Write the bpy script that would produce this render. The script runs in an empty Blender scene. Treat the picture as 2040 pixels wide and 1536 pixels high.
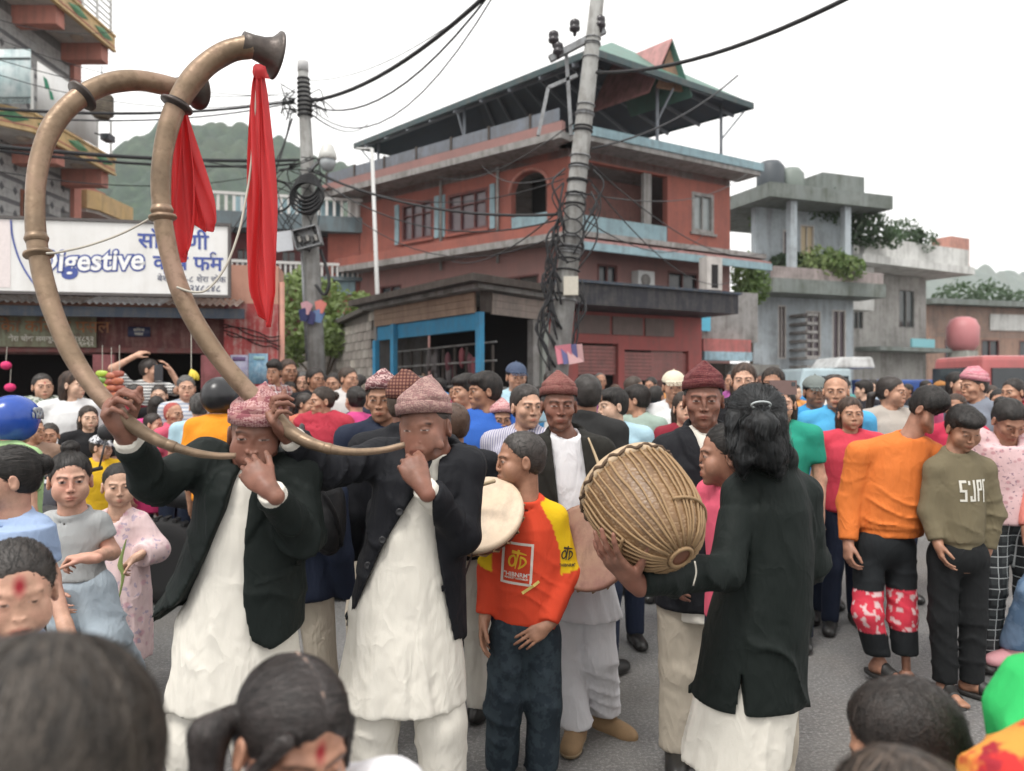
import bpy, math, random
import numpy as np
from mathutils import Vector, Matrix
random.seed(7)
RNG = np.random.default_rng(11)
SC = bpy.context.scene
COL = SC.collection
R = math.radians
# ------------------------------------------------------------------ camera
FPX, CX, CY, CAMZ = 1533.0, 1020.0, 768.0, 1.60
cam = bpy.data.cameras.new('camera')
cam.sensor_fit = 'HORIZONTAL'
cam.sensor_width = 36.0
cam.lens = 36.0 * FPX / 2040.0
cam.clip_start = 0.05
cam.clip_end = 3000
cam.dof.use_dof = True
cam.dof.focus_distance = 2.75
cam.dof.aperture_fstop = (cam.lens / 1000.0) / 0.0098
cam.dof.aperture_blades = 0
camo = bpy.data.objects.new('camera', cam)
camo.location = (0, 0, CAMZ)
camo.rotation_euler = (R(90), 0, 0)
COL.objects.link(camo)
SC.camera = camo
# ------------------------------------------------------------------ sky and sun (overcast)
w = bpy.data.worlds.new('World')
SC.world = w
w.use_nodes = True
wn, wl = w.node_tree.nodes, w.node_tree.links
wn.clear()
sky = wn.new('ShaderNodeTexSky')
sky.sky_type = 'NISHITA'
sky.sun_disc = False
sky.sun_elevation = R(58)
sky.sun_rotation = R(200)
sky.air_density = 1.0
sky.dust_density = 6.0
sky.ozone_density = 0.6
hsv = wn.new('ShaderNodeHueSaturation')
hsv.inputs['Saturation'].default_value = 0.10
mixw = wn.new('ShaderNodeMix')
mixw.data_type = 'RGBA'
mixw.inputs['Factor'].default_value = 0.86
mixw.inputs['B'].default_value = (10.95, 10.8, 10.6, 1)      # even cloud deck
bg = wn.new('ShaderNodeBackground')
bg.inputs['Strength'].default_value = 0.10
wo = wn.new('ShaderNodeOutputWorld')
wl.new(sky.outputs[0], hsv.inputs['Color'])
wl.new(hsv.outputs[0], mixw.inputs['A'])
wl.new(mixw.outputs['Result'], bg.inputs['Color'])
wl.new(bg.outputs[0], wo.inputs['Surface'])
sun = bpy.data.lights.new('sun', 'SUN')
sun.energy = 1.5
sun.angle = R(16)
sun.color = (1.0, 0.97, 0.92)
suno = bpy.data.objects.new('sun', sun)
# light comes from above, slightly behind and left of the camera
suno.rotation_euler = Vector((0.30, 0.45, -1.0)).to_track_quat('-Z', 'Y').to_euler()
COL.objects.link(suno)
SC.view_settings.view_transform = 'Standard'
SC.view_settings.look = 'None'
SC.view_settings.exposure = 0.68
SC.view_settings.gamma = 1.0
SC.view_settings.use_curve_mapping = False
SC.render.engine = 'CYCLES'
SC.cycles.use_denoising = True
SC.cycles.max_bounces = 6
SC.cycles.diffuse_bounces = 3
SC.cycles.glossy_bounces = 2
SC.cycles.transmission_bounces = 4
SC.cycles.volume_bounces = 1
SC.cycles.caustics_reflective = False
SC.cycles.caustics_refractive = False
def at(px, py, Y):
 """photo pixel + distance along the street -> point in the place"""
 return np.array([(px - CX) / FPX * Y, Y, CAMZ - (py - CY) / FPX * Y])
# ------------------------------------------------------------------ materials
MATS = {}
def _nt(name):
 m = bpy.data.materials.new(name)
 m.use_nodes = True
 nt = m.node_tree
 b = nt.nodes['Principled BSDF']
 return m, nt, b, nt.nodes.new, nt.links.new
def rgb(c):
 return (c[0], c[1], c[2], 1.0)
def coords(nt, kind='Object'):
 return nt.nodes.new('ShaderNodeTexCoord').outputs[kind]
def noise(nt, vec, scale, detail=3, rough=0.55, dist=0.0):
 n = nt.nodes.new('ShaderNodeTexNoise')
 n.inputs['Scale'].default_value = scale
 n.inputs['Detail'].default_value = detail
 n.inputs['Roughness'].default_value = rough
 n.inputs['Distortion'].default_value = dist
 if vec is not None: nt.links.new(vec, n.inputs['Vector'])
 return n.outputs['Fac']
def ramp(nt, fac, stops):
 r = nt.nodes.new('ShaderNodeValToRGB')
 e = r.color_ramp.elements
 while len(e) < len(stops): e.new(0.5)
 for k, (p, c) in enumerate(stops):
  e[k].position = p
  e[k].color = rgb(c) if not np.isscalar(c) else (c, c, c, 1)
 nt.links.new(fac, r.inputs['Fac'])
 return r.outputs['Color']
def mixc(nt, fac, a, b, mode='MIX'):
 m = nt.nodes.new('ShaderNodeMix')
 m.data_type = 'RGBA'
 m.blend_type = mode
 for v, key in ((fac, 'Factor'), (a, 'A'), (b, 'B')):
  if isinstance(v, (tuple, list)): m.inputs[key].default_value = rgb(v)
  elif np.isscalar(v): m.inputs[key].default_value = v
  else: nt.links.new(v, m.inputs[key])
 return m.outputs['Result']
def mapping(nt, vec, scale=(1,1,1), rot=(0,0,0), loc=(0,0,0)):
 m = nt.nodes.new('ShaderNodeMapping')
 m.inputs['Scale'].default_value = scale
 m.inputs['Rotation'].default_value = rot
 m.inputs['Location'].default_value = loc
 nt.links.new(vec, m.inputs['Vector'])
 return m.outputs[0]
def bump(nt, b, h, strength=0.3, dist=0.01):
 n = nt.nodes.new('ShaderNodeBump')
 n.inputs['Strength'].default_value = strength
 n.inputs['Distance'].default_value = dist
 nt.links.new(h, n.inputs['Height'])
 nt.links.new(n.outputs[0], b.inputs['Normal'])
def math_(nt, op, a, b=None, c=None):
 m = nt.nodes.new('ShaderNodeMath')
 m.operation = op
 for k, v in enumerate((a, b, c)):
  if v is None: continue
  if np.isscalar(v): m.inputs[k].default_value = v
  else: nt.links.new(v, m.inputs[k])
 return m.outputs[0]
def surf_mat(key, c, c2=None, rough=0.75, scale=2.0, dirt=0.35, dirtc=(0.10, 0.09, 0.08), metal=0.0, bs=0.25, fine=40.0, spec=0.4):
 """weathered surface: base colour, broad second tone, dirt blotches, fine relief"""
 if key in MATS: return MATS[key]
 m, nt, b, N, L = _nt(key)
 v = coords(nt)
 c2 = c2 or tuple(x * 0.78 for x in c)
 n1 = noise(nt, v, scale, 5, 0.6)
 col = mixc(nt, ramp(nt, n1, [(0.35, 0.0), (0.65, 1.0)]), c, c2)
 n2 = math_(nt, 'MULTIPLY_ADD', noise(nt, mapping(nt, v, (1.0, 1.0, 0.10)), scale * 3.5, 4, 0.65), 0.5, math_(nt, 'MULTIPLY', noise(nt, v, scale * 1.7, 6, 0.75), 0.5))
 col = mixc(nt, math_(nt, 'MULTIPLY', ramp(nt, n2, [(0.46, 0.0), (0.62, 1.0)]), min(1.0, dirt * 1.5)), col, dirtc)
 L(col, b.inputs['Base Color'])
 b.inputs['Roughness'].default_value = rough
 b.inputs['Metallic'].default_value = metal
 b.inputs['Specular IOR Level'].default_value = spec
 bump(nt, b, noise(nt, v, fine, 4, 0.6), bs, 0.01)
 MATS[key] = m
 return m
def plain(key, c, rough=0.5, metal=0.0, spec=0.5, var=0.15, scale=30.0):
 if key in MATS: return MATS[key]
 m, nt, b, N, L = _nt(key)
 n1 = noise(nt, coords(nt), scale, 4, 0.6)
 L(mixc(nt, n1, tuple(x * (1 - var) for x in c), tuple(min(1, x * (1 + var)) for x in c)), b.inputs['Base Color'])
 b.inputs['Roughness'].default_value = rough
 b.inputs['Metallic'].default_value = metal
 b.inputs['Specular IOR Level'].default_value = spec
 MATS[key] = m
 return m
# ------------------------------------------------------------------ objects
def tag(o, label=None, cat=None, group=None, kind=None):
 if label: o['label'] = label
 if cat: o['category'] = cat
 if group: o['group'] = group
 if kind: o['kind'] = kind
 return o
def empty(name, loc=(0,0,0), rz=0.0, label=None, cat=None, group=None, parent=None):
 o = bpy.data.objects.new(name, None)
 o.empty_display_size = 0.1
 COL.objects.link(o)
 o.location = tuple(float(v) for v in loc)
 o.rotation_euler = (0, 0, rz)
 o.parent = parent
 return tag(o, label, cat, group)
def mesh_obj(name, verts, faces, mat=None, parent=None, smooth=True, attrs=None, loc=None):
 me = bpy.data.meshes.new(name)
 verts = np.asarray(verts, dtype=np.float32)
 if isinstance(faces, np.ndarray) and faces.ndim == 2 and len(faces):
  nv, (nf, k) = len(verts), faces.shape
  me.vertices.add(nv)
  me.vertices.foreach_set('co', verts.ravel())
  me.loops.add(nf * k)
  me.loops.foreach_set('vertex_index', faces.astype(np.int32).ravel())
  me.polygons.add(nf)
  me.polygons.foreach_set('loop_start', np.arange(0, nf * k, k, dtype=np.int32))
  me.polygons.foreach_set('loop_total', np.full(nf, k, dtype=np.int32))
  me.update(calc_edges=True)
 else:
  me.from_pydata([tuple(map(float, v)) for v in verts], [], [tuple(map(int, f)) for f in faces])
 if attrs:
  for an, av in attrs.items():
   av = np.asarray(av, dtype=np.float32)
   a = me.attributes.new(an, 'FLOAT_COLOR', 'POINT')
   a.data.foreach_set('color', av.ravel())
 me.polygons.foreach_set('use_smooth', np.full(len(me.polygons), bool(smooth)))
 me.update()
 o = bpy.data.objects.new(name, me)
 COL.objects.link(o)
 if mat is not None: me.materials.append(mat)
 if parent is not None: o.parent = parent
 if loc is not None: o.location = tuple(float(v) for v in loc)
 return o
def copy_tree(o, parent=None):
 c = o.copy()
 COL.objects.link(c)
 c.parent = parent
 for ch in o.children: copy_tree(ch, c)
 return c
def islands(v, f):
 """connected pieces of a flat mesh"""
 par = list(range(len(v)))
 def root(i):
  while par[i] != i: par[i] = par[par[i]]; i = par[i]
  return i
 for q in f:
  for a in q[1:]: par[root(a)] = root(q[0])
 g = {}
 for q in f: g.setdefault(root(q[0]), []).append(q)
 for qs in g.values():
  ids = sorted({i for q in qs for i in q}); m = {i: k for k, i in enumerate(ids)}
  yield v[ids], [tuple(m[i] for i in q) for q in qs]
class MB:
 """collects solids into one mesh"""
 def __init__(s): s.v, s.f = [], []
 def add(s, v, f):
  n = len(s.v)
  s.v += [tuple(map(float, x)) for x in v]
  s.f += [tuple(i + n for i in q) for q in f]
  return s
 def box(s, a, b):
  x0, y0, z0 = [min(p, q) for p, q in zip(a, b)]
  x1, y1, z1 = [max(p, q) for p, q in zip(a, b)]
  return s.add([(x0,y0,z0),(x1,y0,z0),(x1,y1,z0),(x0,y1,z0),(x0,y0,z1),(x1,y0,z1),(x1,y1,z1),(x0,y1,z1)],
      [(0,3,2,1),(4,5,6,7),(0,1,5,4),(1,2,6,5),(2,3,7,6),(3,0,4,7)])
 def obox(s, c, ax, ay, az):
  """oriented box: centre and three half axes"""
  c, ax, ay, az = [np.array(q, float) for q in (c, ax, ay, az)]
  v = [c + i * ax + j * ay + k * az for k in (-1, 1) for i, j in ((-1,-1),(1,-1),(1,1),(-1,1))]
  return s.add(v, [(0,3,2,1),(4,5,6,7),(0,1,5,4),(1,2,6,5),(2,3,7,6),(3,0,4,7)])
 def bar(s, a, b, w, h=None, up=(0,0,1)):
  a, b = np.array(a, float), np.array(b, float)
  d = b - a; L = np.linalg.norm(d); d /= L
  u = np.cross(d, up)
  if np.linalg.norm(u) < 1e-4: u = np.cross(d, (1,0,0))
  u /= np.linalg.norm(u); t = np.cross(u, d)
  return s.obox((a + b) / 2, d * L / 2, u * w / 2, t * (h or w) / 2)
 def prism(s, poly, z0, z1):
  n = len(poly)
  z0 = [z0] * n if np.isscalar(z0) else z0
  z1 = [z1] * n if np.isscalar(z1) else z1
  v = [(p[0], p[1], z) for p, z in zip(poly, z0)] + [(p[0], p[1], z) for p, z in zip(poly, z1)]
  f = [tuple(range(n))[::-1], tuple(range(n, 2 * n))] + [(i, (i + 1) % n, n + (i + 1) % n, n + i) for i in range(n)]
  return s.add(v, f)
 def tube(s, pts, r, seg=8, caps=True):
  pts = np.array(pts, float)
  r = np.full(len(pts), r) if np.isscalar(r) else np.array(r, float)
  v, f = tube_mesh(pts, r, seg, caps)
  return s.add(v, f)
 def lathe(s, prof, c=(0,0,0), seg=16, axis=None):
  """profile of (radius, height); axis = direction"""
  c = np.array(c, float)
  d = np.array(axis if axis is not None else (0,0,1), float); d /= np.linalg.norm(d)
  u = np.cross(d, (0,1,0) if abs(d[1]) < 0.9 else (1,0,0)); u /= np.linalg.norm(u); t = np.cross(d, u)
  v, f = [], []
  for rr, h in prof:
   for k in range(seg):
    a = 2 * math.pi * k / seg
    v.append(c + d * h + rr * (math.cos(a) * u + math.sin(a) * t))
  m = len(prof)
  for i in range(m - 1):
   for k in range(seg):
    k2 = (k + 1) % seg
    f.append((i*seg+k, i*seg+k2, (i+1)*seg+k2, (i+1)*seg+k))
  f.append(tuple(range(seg))[::-1]); f.append(tuple(range((m-1)*seg, m*seg)))
  return s.add(v, f)
 def build(s, name, mat=None, parent=None, smooth=False, loc=None):
  return mesh_obj(name, s.v, s.f, mat, parent, smooth, loc=loc)
def tube_mesh(pts, r, seg=8, caps=True):
 n = len(pts)
 tan = np.gradient(pts, axis=0)
 tan /= np.linalg.norm(tan, axis=1)[:, None] + 1e-9
 ref = np.array([0, 0, 1.0]) if abs(tan[0][2]) < 0.9 else np.array([1.0, 0, 0])
 u = np.cross(tan[0], ref); u /= np.linalg.norm(u)
 v = []
 for i in range(n):
  u = u - tan[i] * (u @ tan[i]); u /= np.linalg.norm(u)
  t = np.cross(tan[i], u)
  for k in range(seg):
   a = 2 * math.pi * k / seg
   v.append(pts[i] + r[i] * (math.cos(a) * u + math.sin(a) * t))
 f = []
 for i in range(n - 1):
  for k in range(seg):
   k2 = (k + 1) % seg
   f.append((i*seg+k, i*seg+k2, (i+1)*seg+k2, (i+1)*seg+k))
 if caps: f += [tuple(range(seg))[::-1], tuple(range((n-1)*seg, n*seg))]
 return v, f
def spline(pts, n):
 """Catmull-Rom through points"""
 p = np.array(pts, float)
 p = np.vstack([2 * p[0] - p[1], p, 2 * p[-1] - p[-2]])
 m = len(p) - 3
 out = []
 for s in np.linspace(0, m - 1e-6, n):
  i = int(s); t = s - i
  a, b, c, d = p[i:i + 4]
  out.append(0.5 * ((2*b) + (-a + c)*t + (2*a - 5*b + 4*c - d)*t*t + (-a + 3*b - 3*c + d)*t**3))
 return np.array(out)
def sag(a, b, drop, n=14):
 a, b = np.array(a, float), np.array(b, float)
 t = np.linspace(0, 1, n)[:, None]
 p = a + (b - a) * t
 p[:, 2] -= drop * 4 * t[:, 0] * (1 - t[:, 0])
 return p
def text_mesh(s, size, bold=0.0, extrude=0.0, align='CENTER'):
 cu = bpy.data.curves.new('lettering', 'FONT')
 cu.body = s
 cu.size = size
 cu.align_x = align
 cu.align_y = 'CENTER'
 cu.offset = bold
 cu.extrude = extrude
 cu.resolution_u = 3
 o = bpy.data.objects.new('lettering', cu)
 COL.objects.link(o)
 dg = bpy.context.evaluated_depsgraph_get()
 me = bpy.data.meshes.new_from_object(o.evaluated_get(dg))
 bpy.data.objects.remove(o)
 bpy.data.curves.remove(cu)
 v = np.array([x.co[:] for x in me.vertices]).reshape(-1, 3)
 f = [tuple(p.vertices) for p in me.polygons]
 bpy.data.meshes.remove(me)
 return v, f
# ================================================================== ground and hills
def asphalt():
 m, nt, b, N, L = _nt('asphalt_wet')
 v = coords(nt)
 n0 = noise(nt, v, 0.35, 4, 0.6); n1 = noise(nt, v, 2.4, 5, 0.65); n2 = noise(nt, v, 62, 4, 0.8); n3 = noise(nt, v, 30, 5, 0.7)
 col = ramp(nt, n1, [(0.3, (0.115, 0.115, 0.117)), (0.7, (0.175, 0.172, 0.168))])
 col = mixc(nt, ramp(nt, n2, [(0.50, 0.0), (0.60, 0.8)]), col, (0.34, 0.335, 0.325))
 col = mixc(nt, ramp(nt, n0, [(0.42, 0.0), (0.62, 0.45)]), col, (0.16, 0.14, 0.115))
 L(col, b.inputs['Base Color'])
 L(ramp(nt, math_(nt, 'ADD', math_(nt, 'MULTIPLY', n0, 0.65), math_(nt, 'MULTIPLY', n1, 0.35)), [(0.38, 0.26), (0.58, 0.58)]), b.inputs['Roughness'])
 b.inputs['Specular IOR Level'].default_value = 0.5
 bump(nt, b, math_(nt, 'ADD', math_(nt, 'MULTIPLY', n2, 0.5), n3), 0.8, 0.02)
 return m
g = mesh_obj('road', [(-1600, -40, 0), (1600, -40, 0), (1600, 2600, 0), (-1600, 2600, 0)], [(0, 1, 2, 3)], asphalt(), None, False)
tag(g, 'wet grey asphalt road surface under the crowd', 'road', kind='structure')
def forest_mat():
 m, nt, b, N, L = _nt('forest_canopy')
 v = coords(nt)
 n1 = noise(nt, v, 0.035, 4, 0.6); n2 = noise(nt, v, 0.22, 5, 0.7)
 col = ramp(nt, n2, [(0.30, (0.008, 0.026, 0.015)), (0.55, (0.024, 0.058, 0.028)), (0.75, (0.055, 0.098, 0.040))])
 col = mixc(nt, ramp(nt, n1, [(0.45, 0.0), (0.65, 0.5)]), col, (0.055, 0.070, 0.035))
 L(col, b.inputs['Base Color'])
 b.inputs['Roughness'].default_value = 0.9
 bump(nt, b, noise(nt, v, 0.9, 5, 0.7), 0.9, 1.2)
 return m
M_FOREST = forest_mat()
def hill(name, label, prof, Y, depth, slope, nx, ny, crown, seed):
 rg = np.random.default_rng(seed)
 xs = np.linspace((prof[0][0] - CX) / FPX * Y, (prof[-1][0] - CX) / FPX * Y, nx)
 px = xs / Y * FPX + CX
 top = CAMZ + (CY - np.interp(px, [p[0] for p in prof], [p[1] for p in prof])) / FPX * Y
 ys = np.linspace(Y - depth, Y + depth * 0.4, ny)
 X, Yg = np.meshgrid(xs, ys, indexing='ij')
 Z = top[:, None] - slope * np.abs(Yg - Y) ** 1.05
 Z += 5.0 * crown / 6 * np.sin(X * 0.031 * 6 / crown + 1) * np.sin(Yg * 0.045 * 6 / crown)
 gx, gy = np.floor(X / crown), np.floor(Yg / crown)
 best = np.zeros_like(X)
 for di in (-1, 0, 1):
  for dj in (-1, 0, 1):
   cx, cy = gx + di, gy + dj
   hsh = np.sin(cx * 127.1 + cy * 311.7 + seed) * 43758.5453; r1 = hsh - np.floor(hsh)
   hsh = np.sin(cx * 269.5 + cy * 183.3 + seed) * 43758.5453; r2 = hsh - np.floor(hsh)
   d2 = ((X - (cx + r1) * crown) ** 2 + (Yg - (cy + r2) * crown) ** 2) / (crown * (0.55 + 0.35 * r2)) ** 2
   best = np.maximum(best, np.sqrt(np.clip(1 - d2, 0, 1)) * crown * (0.5 + 0.5 * r1))
 Z += best * 1.25
 Z = np.maximum(Z, -2.0)
 v = np.stack([X, Yg, Z], -1).reshape(-1, 3)
 i = np.arange(nx - 1)[:, None] * ny + np.arange(ny - 1)[None]
 f = np.stack([i, i + ny, i + ny + 1, i + 1], -1).reshape(-1, 4)
 tag(mesh_obj(name, v, f, M_FOREST, None, True), label, 'hill', kind='structure')
hill('hill', 'forested green hill rising behind the shops at the left', [(60, 470), (150, 440), (200, 385), (240, 345), (280, 298), (330, 264), (380, 270), (430, 262), (500, 272), (560, 292), (620, 318), (700, 340), (800, 380), (1000, 470)], 430, 190, 0.62, 230, 110, 7.5, 3)
hill('hill', 'pale blue hazy hill in the far distance at the right', [(1500, 560), (1700, 528), (1800, 520), (1870, 528), (1910, 548), (1960, 562), (2040, 578), (2200, 600)], 1250, 300, 0.5, 120, 40, 22.0, 8)
# ================================================================== building helpers
class Bld:
 def __init__(s, name, base, label, cat='building', group=None):
  s.b = np.array([base[0], base[1], base[2] if len(base) > 2 else 0.0], float)
  s.o = empty(name, s.b, 0, label, cat, group)
 def part(s, name, mb, mat, parent=None, smooth=False):
  v = np.array(mb.v) - s.b
  return mesh_obj(name, v, mb.f, mat, parent or s.o, smooth)
class Wall:
 """a vertical wall from p to q; n points outdoors"""
 def __init__(s, p, q):
  s.p, s.q = np.array([p[0], p[1], 0.0]), np.array([q[0], q[1], 0.0])
  s.L = np.linalg.norm(s.q - s.p); s.d = (s.q - s.p) / s.L
  s.n = np.array([s.d[1], -s.d[0], 0])
  if s.n @ (s.p + s.q) > 0: s.n = -s.n            # towards the camera
 def at(s, u, z, o=0.0): return s.p + s.d * u + s.n * o + np.array([0, 0, z])
 def box(s, mb, u0, u1, z0, z1, o0, o1):
  c = s.at((u0 + u1) / 2, (z0 + z1) / 2, (o0 + o1) / 2)
  return mb.obox(c, s.d * (u1 - u0) / 2, s.n * (o1 - o0) / 2, np.array([0, 0, (z1 - z0) / 2]))
 def u_px(s, px):
  """distance along the wall seen at photo column px"""
  k = (px - CX) / FPX
  return (k * s.p[1] - s.p[0]) / (s.d[0] - k * s.d[1])
 def z_py(s, u, py): return CAMZ + (CY - py) / FPX * s.at(u, 0)[1]
 def holed(s, z0, z1, holes, th=0.2, u0=0.0, u1=None):
  mb = MB(); u1 = s.L if u1 is None else u1
  us = sorted({u0, u1, *[h[0] for h in holes], *[h[1] for h in holes]}); us = [u for u in us if u0 <= u <= u1]
  for a, b in zip(us[:-1], us[1:]):
   hz = sorted([(h[2], h[3]) for h in holes if h[0] <= a + 1e-6 and h[1] >= b - 1e-6])
   z = z0
   for lo, hi in hz:
    if lo > z + 1e-6: s.box(mb, a, b, z, lo, -th, 0)
    z = max(z, hi)
   if z < z1 - 1e-6: s.box(mb, a, b, z, z1, -th, 0)
  return mb
 def window(s, B, h, frame, pane, sillm=None, th=0.2, bars=2, fw=0.06, depth=0.10, name='window', hb=1):
  u0, u1, z0, z1 = h
  mb = MB()
  for a, b, c, d in ((u0 + .003, u0 + fw, z0 + .003, z1 - .003), (u1 - fw, u1 - .003, z0 + .003, z1 - .003), (u0 + fw, u1 - fw, z1 - fw, z1 - .003), (u0 + fw, u1 - fw, z0 + .003, z0 + fw)): s.box(mb, a, b, c, d, -depth, 0.012)
  for k in range(1, bars): x = u0 + (u1 - u0) * k / bars; s.box(mb, x - .022, x + .022, z0 + fw, z1 - fw, -depth + .01, -0.01)
  for k in range(1, hb + 0): z = z0 + (z1 - z0) * (0.68 if hb == 2 else k / hb); s.box(mb, u0 + fw, u1 - fw, z - .02, z + .02, -depth + .012, -0.012)
  w_ = B.part(name, mb, frame)
  B.part('pane', s.box(MB(), u0 + fw * .5, u1 - fw * .5, z0 + fw * .5, z1 - fw * .5, -depth - 0.02, -depth + 0.004), pane, w_)
  B.part('room_shade_panel', s.box(MB(), u0 - 0.02, u1 + 0.02, z0 - 0.02, z1 + 0.02, -th - 0.05, -th - 0.02), M_DARK, w_)  # near-black sheet behind the pane, painted shade of the unlit room
  if sillm: B.part('sill', s.box(MB(), u0 - 0.08, u1 + 0.08, z0 - 0.09, z0 - 0.003, -0.05, 0.09), sillm, w_)
  return w_
def glass(key, c=(0.03, 0.035, 0.04), rough=0.12):
 return plain(key, c, rough, 0.0, 0.6, 0.3, 3.0)
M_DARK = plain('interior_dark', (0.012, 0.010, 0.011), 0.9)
M_GLASS = glass('window_glass')
M_GREYC = surf_mat('concrete_grey', (0.30, 0.29, 0.28), None, 0.85, 1.5, 0.5)
M_BRICKR = surf_mat('plaster_brick_red', (0.315, 0.102, 0.075), (0.26, 0.088, 0.068), 0.8, 1.2, 0.35, (0.16, 0.07, 0.06))
M_PINKW = surf_mat('plaster_dusty_pink', (0.30, 0.160, 0.145), (0.26, 0.145, 0.132), 0.8, 1.0, 0.35, (0.20, 0.13, 0.12))
M_TEAL = surf_mat('paint_teal_grey', (0.26, 0.38, 0.42), (0.22, 0.33, 0.37), 0.7, 2.0, 0.25)
M_WOODR = surf_mat('wood_dark_red', (0.14, 0.035, 0.030), (0.10, 0.03, 0.03), 0.6, 4, 0.3)
M_SALMON = surf_mat('plaster_salmon', (0.50, 0.27, 0.20), (0.45, 0.24, 0.18), 0.85, 2.0, 0.35, (0.25, 0.13, 0.10))
M_REDP = surf_mat('paint_worn_red', (0.34, 0.055, 0.055), (0.26, 0.045, 0.045), 0.75, 5.0, 0.55, (0.42, 0.30, 0.27))
M_MAROON = surf_mat('timber_maroon', (0.115, 0.035, 0.033), (0.075, 0.028, 0.028), 0.75, 4.0, 0.5, (0.20, 0.12, 0.10))
M_BLUEB = surf_mat('paint_slate_blue', (0.035, 0.050, 0.075), None, 0.6, 5, 0.4)
def tin(key, c, rust, amt): return surf_mat(key, c, tuple(x * 0.7 for x in c), 0.5, 6, amt, rust, metal=0.35, bs=0.1)
def corrugated(p0, p1, out, rise, wl=0.076, amp=0.014):
 """sheet along p0->p1 at the lower edge, climbing by rise while going back by -out"""
 p0, p1 = np.array(p0, float), np.array(p1, float)
 L = np.linalg.norm(p1 - p0); n = max(8, int(L / wl * 8))
 t = np.linspace(0, 1, n); back = np.array(out, float)
 h = amp * np.sin(t * L / wl * 2 * math.pi)
 mb = MB(); v = []
 for lift in (0.0, -0.003):
  for s_ in (0.0, 0.5, 1.0):
   q = p0 + (p1 - p0) * t[:, None] + back * s_; q[:, 2] += h + rise * s_ + lift
   v += [tuple(x) for x in q]
 f = []
 for r in (0, 1):
  for i in range(n - 1):
   a = r * n + i; f.append((a, a + 1, a + n + 1, a + n)); b_ = 3 * n + a; f.append((b_ + n, b_ + n + 1, b_ + 1, b_))
 for i in range(n - 1): f.append((i + 1, i, 3 * n + i, 3 * n + i + 1))
 return mb.add(v, f)
# ================================================================== left shop with the white sign
W = Wall((-9.5, 8.6), (-2.95, 9.75))
S = Bld('corner_shop', W.at(3.3, 0), 'old red-walled shop with corrugated awning and two open doorways', 'shop')
ux = lambda px: W.u_px(px)
op = [(ux(-200), ux(188), 0.25, 1.98), (ux(232), ux(402), 0.05, 2.00)]
S.part('wall', W.holed(0, 2.52, op, 0.22, 0, ux(449)), M_MAROON)
S.part('wall', W.holed(2.52, 3.05, [], 0.22, 0, ux(449)), M_SALMON)
S.part('corner_wall', W.box(MB(), ux(449) + .002, W.L, 0, 2.62, -0.5, 0.10), M_REDP)
S.part('corner_wall', W.box(MB(), ux(449) + .002, W.L, 2.623, 3.10, -0.5, 0.09), M_SALMON)
S.part('side_wall', MB().prism([(W.q[0] - 0.5, W.q[1] + 0.55), (W.q[0] - 0.16, W.q[1] + 0.50), (W.q[0] - 0.75, W.q[1] + 2.4), (W.q[0] - 1.1, W.q[1] + 2.4)], 0, 2.9), M_SALMON)
S.part('roof', W.box(MB(), -0.5, ux(449), 3.055, 3.16, -2.5, 0.30), M_GREYC)
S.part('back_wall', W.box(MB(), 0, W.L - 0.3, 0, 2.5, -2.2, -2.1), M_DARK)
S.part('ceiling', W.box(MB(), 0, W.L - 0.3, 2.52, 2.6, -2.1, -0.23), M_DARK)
for a, b in ((188, 232), (402, 449)):
 S.part('pillar', W.box(MB(), ux(a) + 0.004, ux(b) - 0.004, 0, 1.975, 0.003, 0.07), surf_mat('paint_faded_pink', (0.36, 0.13, 0.14), (0.28, 0.10, 0.10), 0.8, 5, 0.5, (0.15, 0.06, 0.06)))
S.part('lintel', W.box(MB(), 0, ux(449), 2.0, 2.06, 0.003, 0.06), M_WOODR)
S.part('eave_board', W.box(MB(), -0.3, W.L - 0.35, 2.40, 2.52, 0.42, 0.47), M_BLUEB)
for k in range(9):
 u0 = ux(490) - 0.86 * (k + 1) + 0.03; u1 = ux(490) - 0.86 * k
 m_ = (tin('tin_rusty', (0.34, 0.29, 0.26), (0.18, 0.085, 0.05), 0.7), tin('tin_bright', (0.55, 0.56, 0.57), (0.22, 0.15, 0.12), 0.3), tin('tin_dull', (0.33, 0.32, 0.31), (0.16, 0.10, 0.07), 0.6))[(0, 1, 2, 2, 0, 1, 2, 0, 1)[k]]
 S.part('roof_sheet', corrugated(W.at(u0, 2.555, 0.56), W.at(u1, 2.548, 0.56), W.n * -0.62, 0.16), m_)
# wooden board over the doorways with faded writing
M_BOARD = surf_mat('board_faded_green', (0.20, 0.22, 0.15), (0.16, 0.15, 0.10), 0.8, 5, 0.6, (0.10, 0.07, 0.05))
sb = tag(empty('shop_board', W.at(ux(70), 2.22, 0.1)), 'faded green shop board with orange lettering above the doorway', 'sign')
def on_wall(parent, W_, name, v, f, u, z, o, mat, sx=1.0, skew=0.0, rot=0.0):
 """flat lettering placed on a wall"""
 b_ = np.array(parent.location)
 c, s_ = math.cos(rot), math.sin(rot)
 pts = np.array([W_.at(u + sx * (x * c - y * s_) + skew * y, z + x * s_ + y * c, o + zz) for x, y, zz in v]) - b_
 return mesh_obj(name, pts, f, mat, parent, False)
M_OCH = surf_mat('ink_ochre', (0.34, 0.13, 0.05), None, 0.8, 8, 0.5)
M_PALE = plain('ink_pale', (0.48, 0.46, 0.40), 0.8)
mesh_obj('board', np.array(W.box(MB(), ux(-120), ux(197), 2.06, 2.43, 0.07, 0.10).v) - np.array(sb.location), MB().box((0, 0, 0), (1, 1, 1)).f, M_BOARD, sb, False)
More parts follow.
